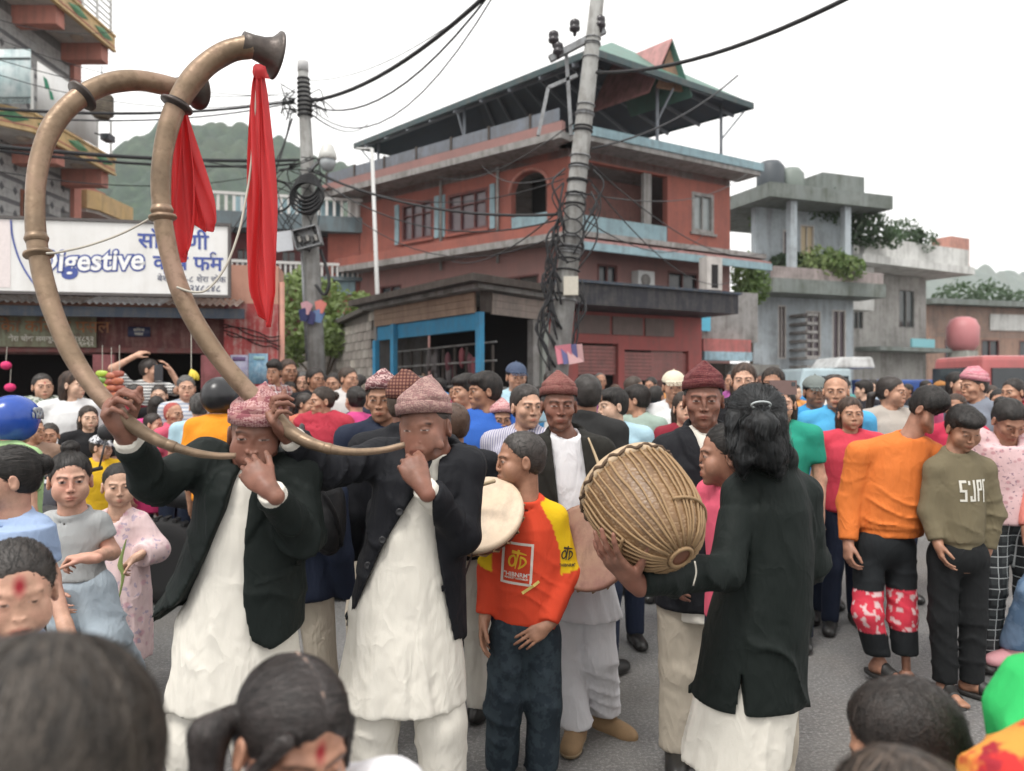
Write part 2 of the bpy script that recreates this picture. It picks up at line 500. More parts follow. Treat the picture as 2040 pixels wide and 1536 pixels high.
for s_, sz, u, z, mt in (('कलिका किराना पसल', 0.20, ux(88), 2.30, M_OCH), ('शेरा चोक लमजुङ', 0.085, ux(72), 2.155, M_PALE), ('९८४६०२४८९२', 0.085, ux(152), 2.16, M_PALE), ('९८०२५९०९२', 0.075, ux(160), 2.10, M_PALE)):
 v, f = text_mesh(s_, sz, 0.002); on_wall(sb, W, 'lettering', v, f, u, z, 0.105, mt)
hd = tag(empty('name_plate', W.at(ux(278), 2.2, 0.05)), 'small dark blue plate with pale lines above the second doorway', 'sign')
mesh_obj('plate', np.array(W.box(MB(), ux(256), ux(300), 2.20, 2.32, 0.01, 0.025).v) - np.array(hd.location), MB().box((0, 0, 0), (1, 1, 1)).f, plain('plate_blue', (0.03, 0.035, 0.08), 0.5), hd)
for dz, n in ((2.28, 'किराना'), (2.23, 'पसल')):
 v, f = text_mesh(n, 0.05, 0.001); on_wall(hd, W, 'lettering', v, f, ux(278), dz, 0.03, M_PALE)
# the long white sign
WS = Wall(tuple(W.at(-0.3, 0, 0.62)[:2]), tuple(W.at(W.L, 0, 0.62)[:2]))
us = lambda px: WS.u_px(px)
SG = tag(empty('signboard', WS.at(us(230), 2.66)), 'long white signboard with blue outlined lettering on the awning', 'sign')
sb_ = np.array(SG.location)
M_SIGNW = surf_mat('sign_sheet_white', (0.74, 0.74, 0.73), (0.70, 0.69, 0.67), 0.45, 1.5, 0.18, (0.45, 0.42, 0.38), bs=0.1)
def sg(name, mb, mat): return mesh_obj(name, np.array(mb.v) - sb_, mb.f, mat, SG, False)
zt = lambda u: 3.50 - 0.012 * u
sg('sheet', WS.box(MB(), 0, us(454), 2.665, 3.47, -0.03, 0.0), M_SIGNW)
mbf = MB()
WS.box(mbf, -0.02, us(454) + 0.03, 3.473, 3.505, -0.05, 0.02); WS.box(mbf, -0.02, us(454) + 0.03, 2.63, 2.662, -0.05, 0.02); WS.box(mbf, us(454) + 0.002, us(454) + 0.03, 2.664, 3.471, -0.05, 0.018)
sg('frame', mbf, surf_mat('sign_frame', (0.10, 0.09, 0.09), None, 0.6, 6, 0.5))
M_INKB = plain('ink_blue', (0.055, 0.085, 0.30), 0.6)
M_INKW = plain('ink_white', (0.78, 0.78, 0.78), 0.6)
M_INKK = plain('ink_slate', (0.10, 0.11, 0.16), 0.6)
v, f = text_mesh('Digestive', 0.335, 0.026)
for v, f in islands(v, f): on_wall(SG, WS, 'letter_outline', v, f, us(181), 3.02, 0.004, M_INKB, 0.92, 0.12, 0.045)
v, f = text_mesh('Digestive', 0.335, 0.007)
for v, f in islands(v, f): on_wall(SG, WS, 'letter', v, f, us(181), 3.02, 0.008, M_INKW, 0.92, 0.12, 0.045)
v, f = text_mesh('साँईराणी', 0.25, 0.005, align='RIGHT'); on_wall(SG, WS, 'lettering', v, f, us(415), 3.27, 0.005, M_INKB)
v, f = text_mesh('कृिष फम', 0.235, 0.005); on_wall(SG, WS, 'lettering', v, f, us(375), 3.02, 0.005, M_INKB)
rp = spline([(-0.025, 0.0, 0), (-0.030, 0.035, 0), (0.0, 0.055, 0), (0.03, 0.035, 0)], 10)
mbr = MB().tube(np.array([WS.at(us(425) + x, 3.105 + y, 0.006) for x, y, _ in rp]), 0.009, 5); sg('lettering', mbr, M_INKB)
v, f = text_mesh('बेशीशहर-८ शेरा चोक', 0.10, 0.001); on_wall(SG, WS, 'lettering', v, f, us(382), 2.84, 0.005, M_INKK)
v, f = text_mesh('९८४६२४८८४८', 0.105, 0.002); on_wall(SG, WS, 'lettering', v, f, us(388), 2.735, 0.005, M_INKK)
ap = [(us(x), z) for x, z in ((22, 3.46), (25, 3.28), (36, 3.06), (52, 2.88), (76, 2.69))]
cp_ = spline([WS.at(u, z, 0.004) for u, z in ap], 24)
sg('painted_arc', MB().tube(cp_, 0.010, 5), M_INKB)
sg('colour_panel', WS.box(MB(), 0.0, us(21), 2.70, 3.46, 0.001, 0.004), plain('panel_blush', (0.70, 0.63, 0.62), 0.5))
# things hung in the doorways
def packet_strip(px, py0, py1, Y, c, c2, label, n=4):
 o = tag(empty('packet_strip', at(px, py0, Y)), label, 'snack packets', 'snack packets hanging at the shop')
 b_ = at(px, py0, Y)
 hz = (at(px, py0, Y)[2] - at(px, py1, Y)[2]) / n
 for k in range(n):
  p = np.array([random.uniform(-.012, .012), random.uniform(-.02, .0), -hz * (k + 0.5)])
  vq = surf(lambda P: smax(ell(P, p, (0.062, 0.028, hz * 0.62)), np.abs(P[:, 2] - F32(p[2])) - F32(hz * 0.47), 0.006) + F32(0.003) * wob(P, 60, k), p - 0.09, p + 0.09, 0.006)
  mesh_obj('packet', vq[0], vq[1], c if k % 2 == 0 else c2, o, True)
 MB().tube(np.array([(0, 0, 0.25), (0, 0, -hz * n)]), 0.003, 5).build('string', M_PALE, o)
# poster on the corner wall
ps = tag(empty('wall_poster', W.at(ux(497), 1.8, 0.11)), 'blue and lilac poster pasted on the red corner wall', 'poster')
pb = np.array(ps.location)
def pz(u0, u1, z0, z1, o, mat, name): mesh_obj(name, np.array(W.box(MB(), u0, u1, z0, z1, o, o + 0.003).v) - pb, MB().box((0, 0, 0), (1, 1, 1)).f, mat, ps)
pz(ux(462), ux(497), 1.62, 1.98, 0.104, surf_mat('poster_lilac', (0.33, 0.30, 0.46), (0.42, 0.42, 0.52), 0.6, 14, 0.3, (0.6, 0.6, 0.65)), 'sheet')
pz(ux(498), ux(536), 1.62, 2.00, 0.104, surf_mat('poster_blue', (0.16, 0.34, 0.48), (0.34, 0.50, 0.60), 0.6, 16, 0.35, (0.05, 0.10, 0.22)), 'sheet')
pz(ux(466), ux(492), 1.905, 1.955, 0.109, plain('poster_plum', (0.16, 0.10, 0.22), 0.6), 'panel')
pz(ux(508), ux(530), 1.92, 1.965, 0.109, plain('poster_mint', (0.35, 0.55, 0.55), 0.6), 'panel')
# cables pinned to the corner wall
for k in range(4):
 p = [W.at(ux(452) + i * 0.11 + random.uniform(-.03, .03), 2.38 - 0.05 * k - 0.03 * i + random.uniform(-.03, .03), 0.115) for i in range(7)]
 S.part('cable', MB().tube(spline(p, 20), 0.007, 5), M_DARK)
S.part('drain_pipe', MB().tube([W.at(W.L + 0.04, 0.0, 0.06), W.at(W.L + 0.04, 2.9, 0.06)], 0.035, 8), surf_mat('pipe_salmon', (0.50, 0.24, 0.18), None, 0.6), smooth=True)
# ================================================================== tall balconied building at the left edge
XW, XB = -10.9, -9.8
T = Bld('balcony_building', (-13, 17.5), 'tall pink and cream apartment block with leaf-patterned balconies')
M_CREAM = surf_mat('plaster_cream_yellow', (0.60, 0.42, 0.20), (0.56, 0.40, 0.22), 0.75, 1.5, 0.25)
M_PINKB = surf_mat('plaster_coral', (0.50, 0.21, 0.165), (0.46, 0.20, 0.16), 0.8, 1.5, 0.25)
M_SOFF = surf_mat('soffit_white', (0.55, 0.52, 0.49), (0.50, 0.47, 0.45), 0.85, 0.8, 0.25)
M_LEAF = surf_mat('leaf_relief_green', (0.06, 0.19, 0.09), (0.10, 0.24, 0.12), 0.6, 10, 0.2)
M_TILEA = surf_mat('stone_tile_pale', (0.42, 0.42, 0.41), (0.36, 0.36, 0.36), 0.6, 3, 0.25)
M_TILEB = surf_mat('stone_tile_dark', (0.15, 0.15, 0.16), (0.12, 0.12, 0.13), 0.6, 3, 0.25)
T.part('wall', MB().box((-17, 16.0, 0), (XW, 19.2, 16)), surf_mat('mortar_grey', (0.22, 0.22, 0.22), None, 0.9))
tb = [MB().box((0, 0.004, 0.004), (0.022, 0.446, 0.206)), MB().box((0, 0.004, 0.004), (0.018, 0.446, 0.086))]
tm = [bpy.data.meshes.new('tile_wide'), bpy.data.meshes.new('tile_thin')]
for m_, b_, mt in zip(tm, tb, (M_TILEA, M_TILEB)):
 m_.from_pydata(b_.v, [], b_.f); m_.materials.append(mt)
z = 3.6; row = 0
while z < 9.6:
 thin = row % 3 == 2
 for k in range(6):
  y = 16.2 + 0.45 * k + (0.0 if row % 2 else 0.1)
  if y + 0.45 > 18.98: continue
  if 4.55 < z < 5.95 and 17.0 < y + 0.22 < 17.9: continue
  o = bpy.data.objects.new('tile', tm[1 if thin else 0]); COL.objects.link(o); o.parent = T.o
  o.location = np.array([XW, y, z]) - T.b
 z += 0.09 if thin else 0.21; row += 1
# diamonds between the pale tiles
M_DIA = surf_mat('stone_diamond', (0.10, 0.10, 0.11), None, 0.6)
for zz in np.arange(3.82, 9.4, 0.51):
 for yy in np.arange(16.4, 18.9, 0.45):
  if 4.4 < zz < 6.05 and 16.9 < yy < 17.95: continue
  mb = MB(); s_ = 0.085
  mb.add([(XW + 0.023, yy - s_, zz), (XW + 0.023, yy, zz - s_ * 1.2), (XW + 0.023, yy + s_, zz), (XW + 0.023, yy, zz + s_ * 1.2), (XW + 0.034, yy, zz)], [(0, 1, 4), (1, 2, 4), (2, 3, 4), (3, 0, 4)])
  T.part('diamond_tile', mb, M_DIA)
wn_ = T.part('window', MB().box((XW, 17.02, 4.6), (XW + 0.05, 17.88, 5.95)), surf_mat('frame_red_brown', (0.22, 0.08, 0.05), None, 0.6))
T.part('pane', MB().box((XW + 0.02, 17.1, 4.68), (XW + 0.056, 17.8, 5.87)), glass('pane_green', (0.03, 0.07, 0.06)), wn_)
for k in range(6): T.part('bar', MB().box((XW + 0.06, 17.15 + 0.12 * k, 4.68), (XW + 0.075, 17.165 + 0.12 * k, 5.87)), M_DARK, wn_)
def leaf_panel(p, e, h, w_):
 """diamond leaf in relief on a fascia; e along, h up"""
 p, e = np.array(p, float), np.array(e, float)
 n = np.array([e[1], -e[0], 0]);
 if n @ p > 0: n = -n
 up = np.array([0, 0, 1.0])
 v = [p - e * w_, p - up * h, p + e * w_, p + up * h, p + n * 0.03]
 return MB().add([x + n * 0.012 for x in v], [(0, 1, 4), (1, 2, 4), (2, 3, 4), (3, 0, 4), (0, 3, 2, 1)])
for zf, full in ((6.78, 1), (9.82, 1), (12.85, 1)):
 ft = zf + 0.42
 poly = [(XW, 19.0), (XB, 19.0), (XB, 15.75), (XB - 0.5, 15.2), (-17, 15.2), (-17, 16.0), (XW, 16.0)]
 inner = [(XW, 18.9), (XB - 0.06, 18.9), (XB - 0.06, 15.8), (XB - 0.53, 15.26), (-17, 15.26), (-17, 16.0), (XW, 16.0)]
 T.part('balcony_floor', MB().prism(inner, zf + 0.06, zf + 0.20), M_SOFF)
 segs = [((XB, 19.0), (XB, 15.75)), ((XB, 15.75), (XB - 0.5, 15.2)), ((XB - 0.5, 15.2), (-17, 15.2))]
 for a, b in segs:
  a3, b3 = np.array([a[0], a[1], 0.0]), np.array([b[0], b[1], 0.0]); d = unit3 = (b3 - a3) / np.linalg.norm(b3 - a3)
  n = np.array([d[1], -d[0], 0]);
  if n @ (a3 + b3) > 0: n = -n
  L = np.linalg.norm(b3 - a3)
  for nm, z0, z1, o, mt in (('fascia', zf + 0.05, ft - 0.05, 0.0, M_CREAM), ('trim', zf, zf + 0.047, 0.035, M_CREAM), ('trim', ft - 0.047, ft, 0.035, M_CREAM), ('trim', zf + 0.10, zf + 0.125, 0.014, M_PINKB)):
   c = (a3 + b3) / 2 - n * 0.03 + n * o * 0.5 + np.array([0, 0, (z0 + z1) / 2])
   T.part(nm, MB().obox(c, d * L / 2, n * (0.03 + o * 0.5), np.array([0, 0, (z1 - z0) / 2])), mt)
  k = max(1, int(L / 1.05))
  for i in range(k):
   p = a3 + d * L * (i + 0.5) / k + np.array([0, 0, zf + 0.235]) + n * 0.002
   T.part('leaf_relief', leaf_panel(p, d, 0.115, min(0.42, L / k * 0.42)), M_LEAF)
 for yy in (16.9, 18.75):                                     # cantilever beams
  T.part('beam', MB().box((XW + 0.002, yy - 0.16, zf - 0.34), (XB - 0.12, yy + 0.16, zf + 0.058)), M_PINKB)
 for yy in (17.6, 16.3, 18.3):                                 # ceiling lamps
  T.part('ceiling_lamp', MB().lathe([(0.02, -0.075), (0.09, -0.06), (0.14, -0.02), (0.15, 0.0)], (XB - 0.55, yy, zf + 0.06), 16), plain('lamp_glass', (0.42, 0.34, 0.28), 0.3), smooth=True)
T.part('corner_column', MB().box((XW - 0.35, 18.985, 0), (XW + 0.10, 19.30, 16.2)), M_PINKB)
T.part('rear_balcony', MB().prism([(-13, 21.0), (-11.6, 21.0), (-11.42, 21.3), (-11.42, 23.2), (-13, 23.2)], 6.45, 6.95), M_CREAM)
T.part('rear_soffit', MB().prism([(-13, 21.05), (-11.65, 21.05), (-11.5, 21.35), (-11.5, 23.1), (-13, 23.1)], 6.36, 6.447), M_SOFF)
T.part('rear_wall', MB().box((-17, 19.5, 0), (-12.3, 20.9, 15)), M_PINKB)
T.part('rear_wall', MB().box((-17, 20.92, 0), (-12.3, 23.3, 7.4)), M_PINKB)
# white railings of the upper balcony
M_RAIL = plain('rail_white', (0.62, 0.62, 0.60), 0.5)
for zb in (10.26,):
 for i, dz in enumerate((0.0, 0.14, 0.28, 0.42, 0.58, 0.72)):
  T.part('rail_bar', MB().tube([(XB - 0.05, 15.8, zb + dz), (XB - 0.05, 18.95, zb + dz)], 0.022, 6), M_RAIL)
 for yy in np.arange(15.8, 19.0, 0.62): T.part('rail_post', MB().tube([(XB - 0.05, yy, zb - 0.03), (XB - 0.05, yy, zb + 0.85)], 0.03, 8), M_RAIL)
for yy in np.arange(15.8, 19.0, 0.62): T.part('rail_post', MB().tube([(XB - 0.05, yy, 7.18), (XB - 0.05, yy, 8.1)], 0.03, 8), M_RAIL)
# banners on the lower balcony
bn = tag(empty('balcony_banner', (XB, 17, 7.2)), 'white banner with green leaf marks along the balcony rail', 'banner')
bb = np.array(bn.location)
mesh_obj('sheet', np.array(MB().box((XB + 0.02, 15.85, 7.22), (XB + 0.03, 18.1, 8.28)).v) - bb, MB().box((0, 0, 0), (1, 1, 1)).f, M_SIGNW, bn)
for yy, zz, s_ in ((16.15, 7.93, 0.12), (16.32, 7.75, 0.10)):
 mb = MB().add([(XB + 0.034, yy - s_, zz + s_), (XB + 0.034, yy + s_ * 0.2, zz + s_ * 0.8), (XB + 0.034, yy + s_, zz - s_ * 0.6), (XB + 0.034, yy - s_ * 0.4, zz - s_)], [(0, 1, 2, 3)])
 mesh_obj('leaf_mark', np.array(mb.v) - bb, mb.f, plain('ink_green', (0.02, 0.22, 0.12), 0.6), bn)
po = tag(empty('balcony_poster', (-10.9, 15.1, 7.2)), 'pale teal printed poster hung on the front of the balcony', 'poster')
pb2 = np.array(po.location)
def pp(x0, x1, z0, z1, y, mat, name): mesh_obj(name, np.array(MB().box((x0, y, z0), (x1, y + 0.006, z1)).v) - pb2, MB().box((0, 0, 0), (1, 1, 1)).f, mat, po)
pp(-12.2, -9.42, 7.12, 8.18, 15.06, surf_mat('poster_teal_pale', (0.42, 0.55, 0.55), (0.60, 0.66, 0.66), 0.5, 3, 0.3, (0.12, 0.20, 0.24)), 'sheet')
pp(-12.2, -9.42, 7.98, 8.02, 15.05, plain('ink_grey_dark', (0.08, 0.10, 0.10), 0.6), 'band')
pp(-12.2, -9.42, 7.22, 7.25, 15.05, plain('ink_grey_dark', (0.08, 0.10, 0.10), 0.6), 'band')
v, f = text_mesh('शेरा चोक लमजुङ', 0.13, 0.001)
mesh_obj('lettering', np.stack([v[:, 0] - 9.85, v[:, 0] * 0 + 15.048, v[:, 1] + 7.165], 1) - pb2, f, plain('ink_grey_dark', (0.08, 0.10, 0.10), 0.6), po)
# hanging woven basket and a small camera under the balcony
bk = tag(empty('hanging_basket', at(203, 175, 17.5)), 'round woven basket hanging beside the balcony', 'basket')
r_ = 0.24
MB().lathe([(0.10, -0.10), (r_ * 0.9, -0.16), (r_, -0.35), (r_ * 0.95, -0.55), (r_ * 0.7, -0.68), (r_ * 0.5, -0.70), (r_ * 0.5, -0.62)], (0, 0, 0), 20).build('shell', surf_mat('wicker', (0.24, 0.20, 0.15), (0.12, 0.10, 0.08), 0.8, 14, 0.4), bk, True)
for k in range(8): MB().lathe([(r_ * 1.01, -0.2 - 0.055 * k), (r_ * 1.04, -0.215 - 0.055 * k), (r_ * 1.01, -0.23 - 0.055 * k)], (0, 0, 0), 20).build('cane_hoop', surf_mat('wicker', (0.2, 0.2, 0.2)), bk, True)
MB().tube([(0, 0, 0.5), (0, 0, -0.1)], 0.01, 5).build('cord', M_DARK, bk)
cm = tag(empty('security_camera', at(216, 276, 17.0)), 'small dark security camera on a bracket below the banner', 'camera')
MB().box((-0.10, -0.16, -0.07), (0.10, 0.10, 0.07)).build('housing', plain('camera_dark', (0.05, 0.05, 0.06), 0.5), cm); MB().bar((0, 0, 0.02), (-0.35, 0.1, 0.15), 0.03).build('bracket', M_DARK, cm)
MB().lathe([(0.055, 0), (0.055, 0.03), (0.04, 0.03)], (0.02, -0.16, 0), 14, (0, -1, 0)).build('lens', M_GLASS, cm)
# ================================================================== house with pale railings behind the pole
Wm = Wall(at(422, 0, 30)[:2], at(742, 0, 31.5)[:2])
H_ = Bld('balcony_house', Wm.at(3, 0), 'dark red house with pale balcony railings behind the left pole', 'house')
um = lambda px: Wm.u_px(px)
M_DRED = surf_mat('plaster_dark_red', (0.17, 0.045, 0.05), (0.13, 0.04, 0.045), 0.8, 0.8, 0.3)
hol = [(um(470), um(500), 5.2, 7.0), (um(560), um(590), 5.2, 7.0), (um(665), um(700), 5.2, 7.0)]
H_.part('wall', Wm.holed(0, 7.6, hol, 0.25, -0.5), M_DRED)
for h in hol: Wm.window(H_, h, M_WOODR, M_GLASS, None, 0.25)
M_SLATE = surf_mat('concrete_slate', (0.15, 0.20, 0.22), (0.12, 0.16, 0.18), 0.8, 1.0, 0.4)
H_.part('upper_slab', Wm.box(MB(), -0.6, Wm.L + 0.4, 7.62, 8.22, -6, 1.1), M_SLATE)
H_.part('lower_slab', Wm.box(MB(), -0.6, Wm.L + 0.4, 5.72, 5.86, -0.02, 1.1), M_SLATE)
for zb, hh_, st in ((8.22, 0.62, 0.19), (5.86, 0.42, 0.13)):
 H_.part('top_rail', Wm.box(MB(), -0.6, Wm.L + 0.4, zb + hh_, zb + hh_ + 0.10, 1.0, 1.12), M_RAIL)
 for u in np.arange(-0.55, Wm.L + 0.4, st * 1.5): H_.part('baluster', Wm.box(MB(), u, u + st * 0.55, zb, zb + hh_ - 0.002, 1.03, 1.09), M_RAIL)
H_.part('corner_block', Wm.box(MB(), Wm.L - 0.9, Wm.L + 0.3, 8.23, 9.1, 0.2, 0.98), M_SOFF)
H_.part('roof_house', Wm.box(MB(), 0.5, Wm.L - 1.2, 8.22, 9.6, -5, -2.5), M_TEAL)
H_.part('porch_roof', corrugated(Wm.at(um(640), 9.25, 1.3), Wm.at(Wm.L + 1.6, 9.25, 1.3), Wm.n * -4, 0.5, 0.2, 0.03), tin('tin_green', (0.10, 0.20, 0.17), (0.08, 0.07, 0.06), 0.5))
# ================================================================== concrete block wall
Wb = Wall((-8.2, 26.5), (-2.83, 16.35))
K = Bld('block_wall', Wb.at(5, 0), 'sloping grey concrete block boundary wall beside the blue shop', 'wall')
K.part('mortar', Wb.holed(0, 2.55, [], 0.14), surf_mat('mortar_dull', (0.22, 0.20, 0.18), None, 0.95))
bm_ = MB().box((-0.195, -0.02, 0.006), (0.195, 0.02, 0.194))
mats_b = [surf_mat('block_%d' % k, c, None, 0.9, 4, 0.35) for k, c in enumerate(((0.33, 0.30, 0.27), (0.29, 0.26, 0.235), (0.37, 0.345, 0.31), (0.50, 0.46, 0.40)))]
bmeshes = []
for mt in mats_b:
 me = bpy.data.meshes.new('block'); me.from_pydata(bm_.v, [], bm_.f); me.materials.append(mt); bmeshes.append(me)
ang = math.atan2(Wb.d[1], Wb.d[0])
for r_ in range(16):
 z = 0.2 * r_
 if z < 0.9: continue
 for k in range(27):
  u = 0.2 + 0.41 * k + (0.2 if r_ % 2 else 0)
  if u > Wb.L - 0.2: continue
  if z + 0.2 > 2.62 + 0.62 * u / Wb.L: continue
  o = bpy.data.objects.new('block', random.choices(bmeshes, (5, 5, 4, 1))[0]); COL.objects.link(o); o.parent = K.o
  o.location = Wb.at(u, z, 0.012 + random.uniform(-0.006, 0.008)) - K.b; o.rotation_euler = (0, 0, ang + random.uniform(-0.008, 0.008))
cp3 = [Wb.at(0, 2.66, 0), Wb.at(Wb.L, 3.28, 0)]
K.part('coping', MB().obox((cp3[0] + cp3[1]) / 2 + np.array([0, 0, 0.03]), (cp3[1] - cp3[0]) / 2, Wb.n * 0.16, (0, 0, 0.05)), surf_mat('coping_dark', (0.10, 0.09, 0.08), None, 0.9))
K.part('fill', MB().add([tuple(Wb.at(u, z, o)) for o in (-0.10, -0.02) for u, z in ((0, 2.5), (Wb.L, 2.5), (Wb.L, 3.25), (0, 2.66))], [(0, 3, 2, 1), (4, 5, 6, 7), (0, 1, 5, 4), (1, 2, 6, 5), (2, 3, 7, 6), (3, 0, 4, 7)]), surf_mat('mortar_dull', (0.2, 0.2, 0.2)))
# ================================================================== blue-framed corner shop
C1 = np.array([-0.47, 13.0])
WL = Wall((-2.84, 16.3), C1)
WR = Wall(C1, at(1084, 0, 14.4)[:2])
Bs = Bld('blue_shop', (C1[0], C1[1] + 1), 'small corner shop with bright blue posts and timber name boards', 'shop')
M_CYAN = surf_mat('paint_bright_blue', (0.035, 0.24, 0.42), (0.03, 0.20, 0.36), 0.6, 3, 0.2)
M_TIMB = surf_mat('board_timber_tan', (0.34, 0.24, 0.175), (0.26, 0.18, 0.135), 0.8, 2.5, 0.4, (0.18, 0.12, 0.09))
M_TIMG = surf_mat('board_timber_grey', (0.27, 0.22, 0.19), (0.22, 0.18, 0.16), 0.8, 2.5, 0.4)
M_DKBR = surf_mat('timber_umber', (0.055, 0.042, 0.036), None, 0.8, 4, 0.4)
Bs.part('roof', MB().prism([tuple(WL.at(-0.4, 0, 0.5)[:2]), tuple((C1 + np.array([-0.15, -0.75]))), tuple(WR.at(WR.L + 0.3, 0, 0.5)[:2]), (0.9, 15.2), (-1.6, 17.6)], 3.28, 3.40), M_DKBR)
Bs.part('roof_trim', MB().prism([tuple(WL.at(-0.3, 0, 0.3)[:2]), tuple((C1 + np.array([-0.08, -0.45]))), tuple(WR.at(WR.L + 0.2, 0, 0.3)[:2]), (0.8, 15.1), (-1.6, 17.5)], 3.2, 3.278), M_GREYC)
for k in range(3):
 z0 = 2.84 + 0.118 * k
 Bs.part('board', WL.box(MB(), 0.02, WL.L - 0.16, z0, z0 + 0.112, 0.05 + 0.006 * k, 0.09 + 0.006 * k), M_TIMB)
 Bs.part('board', WR.box(MB(), 0.10, WR.L - 0.05, z0 - 0.03, z0 + 0.085, 0.05 + 0.006 * k, 0.09 + 0.006 * k), M_TIMG)
Bs.part('beam', WL.box(MB(), 0.05, WL.L - 0.10, 2.55, 2.835, -0.06, 0.04), M_CYAN)
for u in (0.03, 0.85, WL.L - 0.06): Bs.part('post', WL.box(MB(), u, u + 0.13, 0, 2.835 if u > 0.5 else 2.545, 0.043, 0.14), M_CYAN)
Bs.part('corner_infill', MB().prism([tuple(C1 + np.array([-0.07, -0.02])), tuple(C1 + np.array([0.12, -0.02])), tuple(C1 + np.array([0.12, 0.15])), tuple(C1 + np.array([-0.07, 0.15]))], 2.84, 3.2), M_DKBR)
Bs.part('post', WR.box(MB(), WR.L - 0.22, WR.L - 0.02, 0, 2.80, 0.0, 0.12), surf_mat('post_greenish', (0.30, 0.32, 0.29), None, 0.8))
Bs.part('post', WR.box(MB(), WR.L - 0.46, WR.L - 0.26, 0, 2.80, -0.05, 0.08), M_GREYC)
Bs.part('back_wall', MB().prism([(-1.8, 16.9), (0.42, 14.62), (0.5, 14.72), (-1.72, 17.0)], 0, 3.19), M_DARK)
Bs.part('end_wall', MB().prism([tuple(WL.at(-0.1, 0, 0.05)[:2]), tuple(WL.at(0.02, 0, 0.05)[:2]), tuple(WL.at(0.02, 0, -1.2)[:2]), tuple(WL.at(-0.1, 0, -1.2)[:2])], 0, 3.19), M_GREYC)
for z in (1.55, 1.98, 2.3): Bs.part('shelf_rail', MB().tube([WL.at(0.1, z, -0.25), WL.at(WL.L, z + 0.05, -0.25)], 0.018, 6), M_GREYC)
for u in np.arange(0.5, WL.L - 0.2, 0.42): Bs.part('shelf_upright', WL.box(MB(), u, u + 0.035, 1.2, 2.3, -0.32, -0.28), M_DKBR)
# bundles of hanging goods
for k in range(34):
 u = random.uniform(0.3, WL.L - 0.2); z = random.uniform(1.45, 2.2); c = random.choice(((0.20, 0.05, 0.06), (0.12, 0.04, 0.05), (0.25, 0.17, 0.12), (0.10, 0.09, 0.09)))
 p = WL.at(u, z, -0.3 + random.uniform(-.1, .05))
 Bs.part('hanging_bundle', MB().lathe([(0.01, 0.16), (0.05, 0.10), (0.06, 0.0), (0.045, -0.16), (0.012, -0.22)], p, 8), plain('goods_%.2f' % c[0], c, 0.7, var=0.4), smooth=True)
# ================================================================== big red building with the wide roof
A_ = np.array([-6.0, 30.4]); B_ = np.array([1.75, 24.0]); C_ = np.array([7.85, 27.7]); D_ = A_ + C_ - B_
WA, WC = Wall(A_, B_), Wall(B_, C_)
RB = Bld('red_building', (1.2, 28), 'large red brick three-storey building under a wide dark metal roof')
ua, uc = (lambda px: WA.u_px(px)), (lambda px: WC.u_px(px))
Z1, Z2, Z3 = 3.3, 6.25, 9.0
def winA(px0, px1, z0, z1): return (ua(px0), ua(px1), z0, z1)
hA1 = [winA(800, 862, 6.95, 8.35), winA(892, 972, 6.95, 8.35)]
hA0 = [(1.2, 2.4, 4.2, 5.4), (4.2, 5.6, 4.2, 5.4), (7.2, 8.9, 4.0, 5.2)]
arch = (ua(1018), ua(1090), 6.45, 7.95)
RB.part('wall', WA.holed(0, Z2, hA0, 0.25), M_PINKW)
RB.part('wall', WA.holed(Z2, Z3, hA1 + [(arch[0], arch[1], arch[2], arch[3] + 0.62)], 0.25), M_BRICKR)
for h in hA1:
 WA.window(RB, h, M_WOODR, glass('pane_mauve', (0.10, 0.07, 0.08), 0.2), M_BRICKR, 0.25, bars=3, fw=0.10, hb=2)
 for s_ in (h[0] - 0.34, h[1] + 0.12): RB.part('shutter', WA.box(MB(), s_, s_ + 0.22, h[2] - 0.05, h[3] + 0.05, 0.004, 0.05), M_TEAL)
for h in hA0: WA.window(RB, h, M_WOODR, M_GLASS, M_GREYC, 0.25, bars=2)
# arch over the opening
mb = MB(); n = 14; r0 = (arch[1] - arch[0]) / 2; cu_ = (arch[0] + arch[1]) / 2
for sgn in (-1, 1):
 pts = [(sgn * r0, 0.62)] + [(sgn * r0 * math.cos(t), 0.60 * math.sin(t)) for t in np.linspace(0, math.pi / 2, n)] + [(0, 0.62)]
 front = [WA.at(cu_ + x, arch[3] + y, -0.002) for x, y in pts]; back = [WA.at(cu_ + x, arch[3] + y, -0.24) for x, y in pts]
 m_ = len(pts)
 mb.add(front + back, [tuple(range(m_)), tuple(range(m_, 2 * m_))[::-1]] + [(i, i + m_, (i + 1) % m_ + m_, (i + 1) % m_) for i in range(m_)])
RB.part('arch_spandrel', mb, M_BRICKR)
RB.part('arch_trim', MB().tube([WA.at(cu_ + (r0 + 0.06) * math.cos(t), arch[3] + 0.66 * math.sin(t), 0.02) for t in np.linspace(0, math.pi, 22)], 0.055, 6), surf_mat('trim_rose', (0.48, 0.20, 0.16), None, 0.8), smooth=True)
RB.part('loggia_back', WA.box(MB(), arch[0] - 0.3, arch[1] + 0.3, Z2, Z3, -1.6, -1.5), M_DARK)
RB.part('loggia_parapet', WA.box(MB(), arch[0] + .004, arch[1] - .004, 6.45, 7.15, -0.16, -0.02), M_TEAL)
for u in (ua(885) - 0.08, ua(995)): RB.part('downpipe', MB().tube([WA.at(u, 5.7, 0.10), WA.at(u, 8.9, 0.10)], 0.05, 8), M_GREYC, smooth=True)
RB.part('slab', WA.box(MB(), -0.7, WA.L + 0.35, Z2 - 0.22, Z2, 0.002, 0.75), M_GREYC)
RB.part('slab_face', WA.box(MB(), -0.7, WA.L + 0.38, Z2 + 0.002, Z2 + 0.32, 0.55, 0.72), M_BRICKR)
RB.part('slab', WA.box(MB(), -1.2, WA.L + 0.45, Z3, Z3 + 0.22, -0.1, 1.0), M_GREYC)
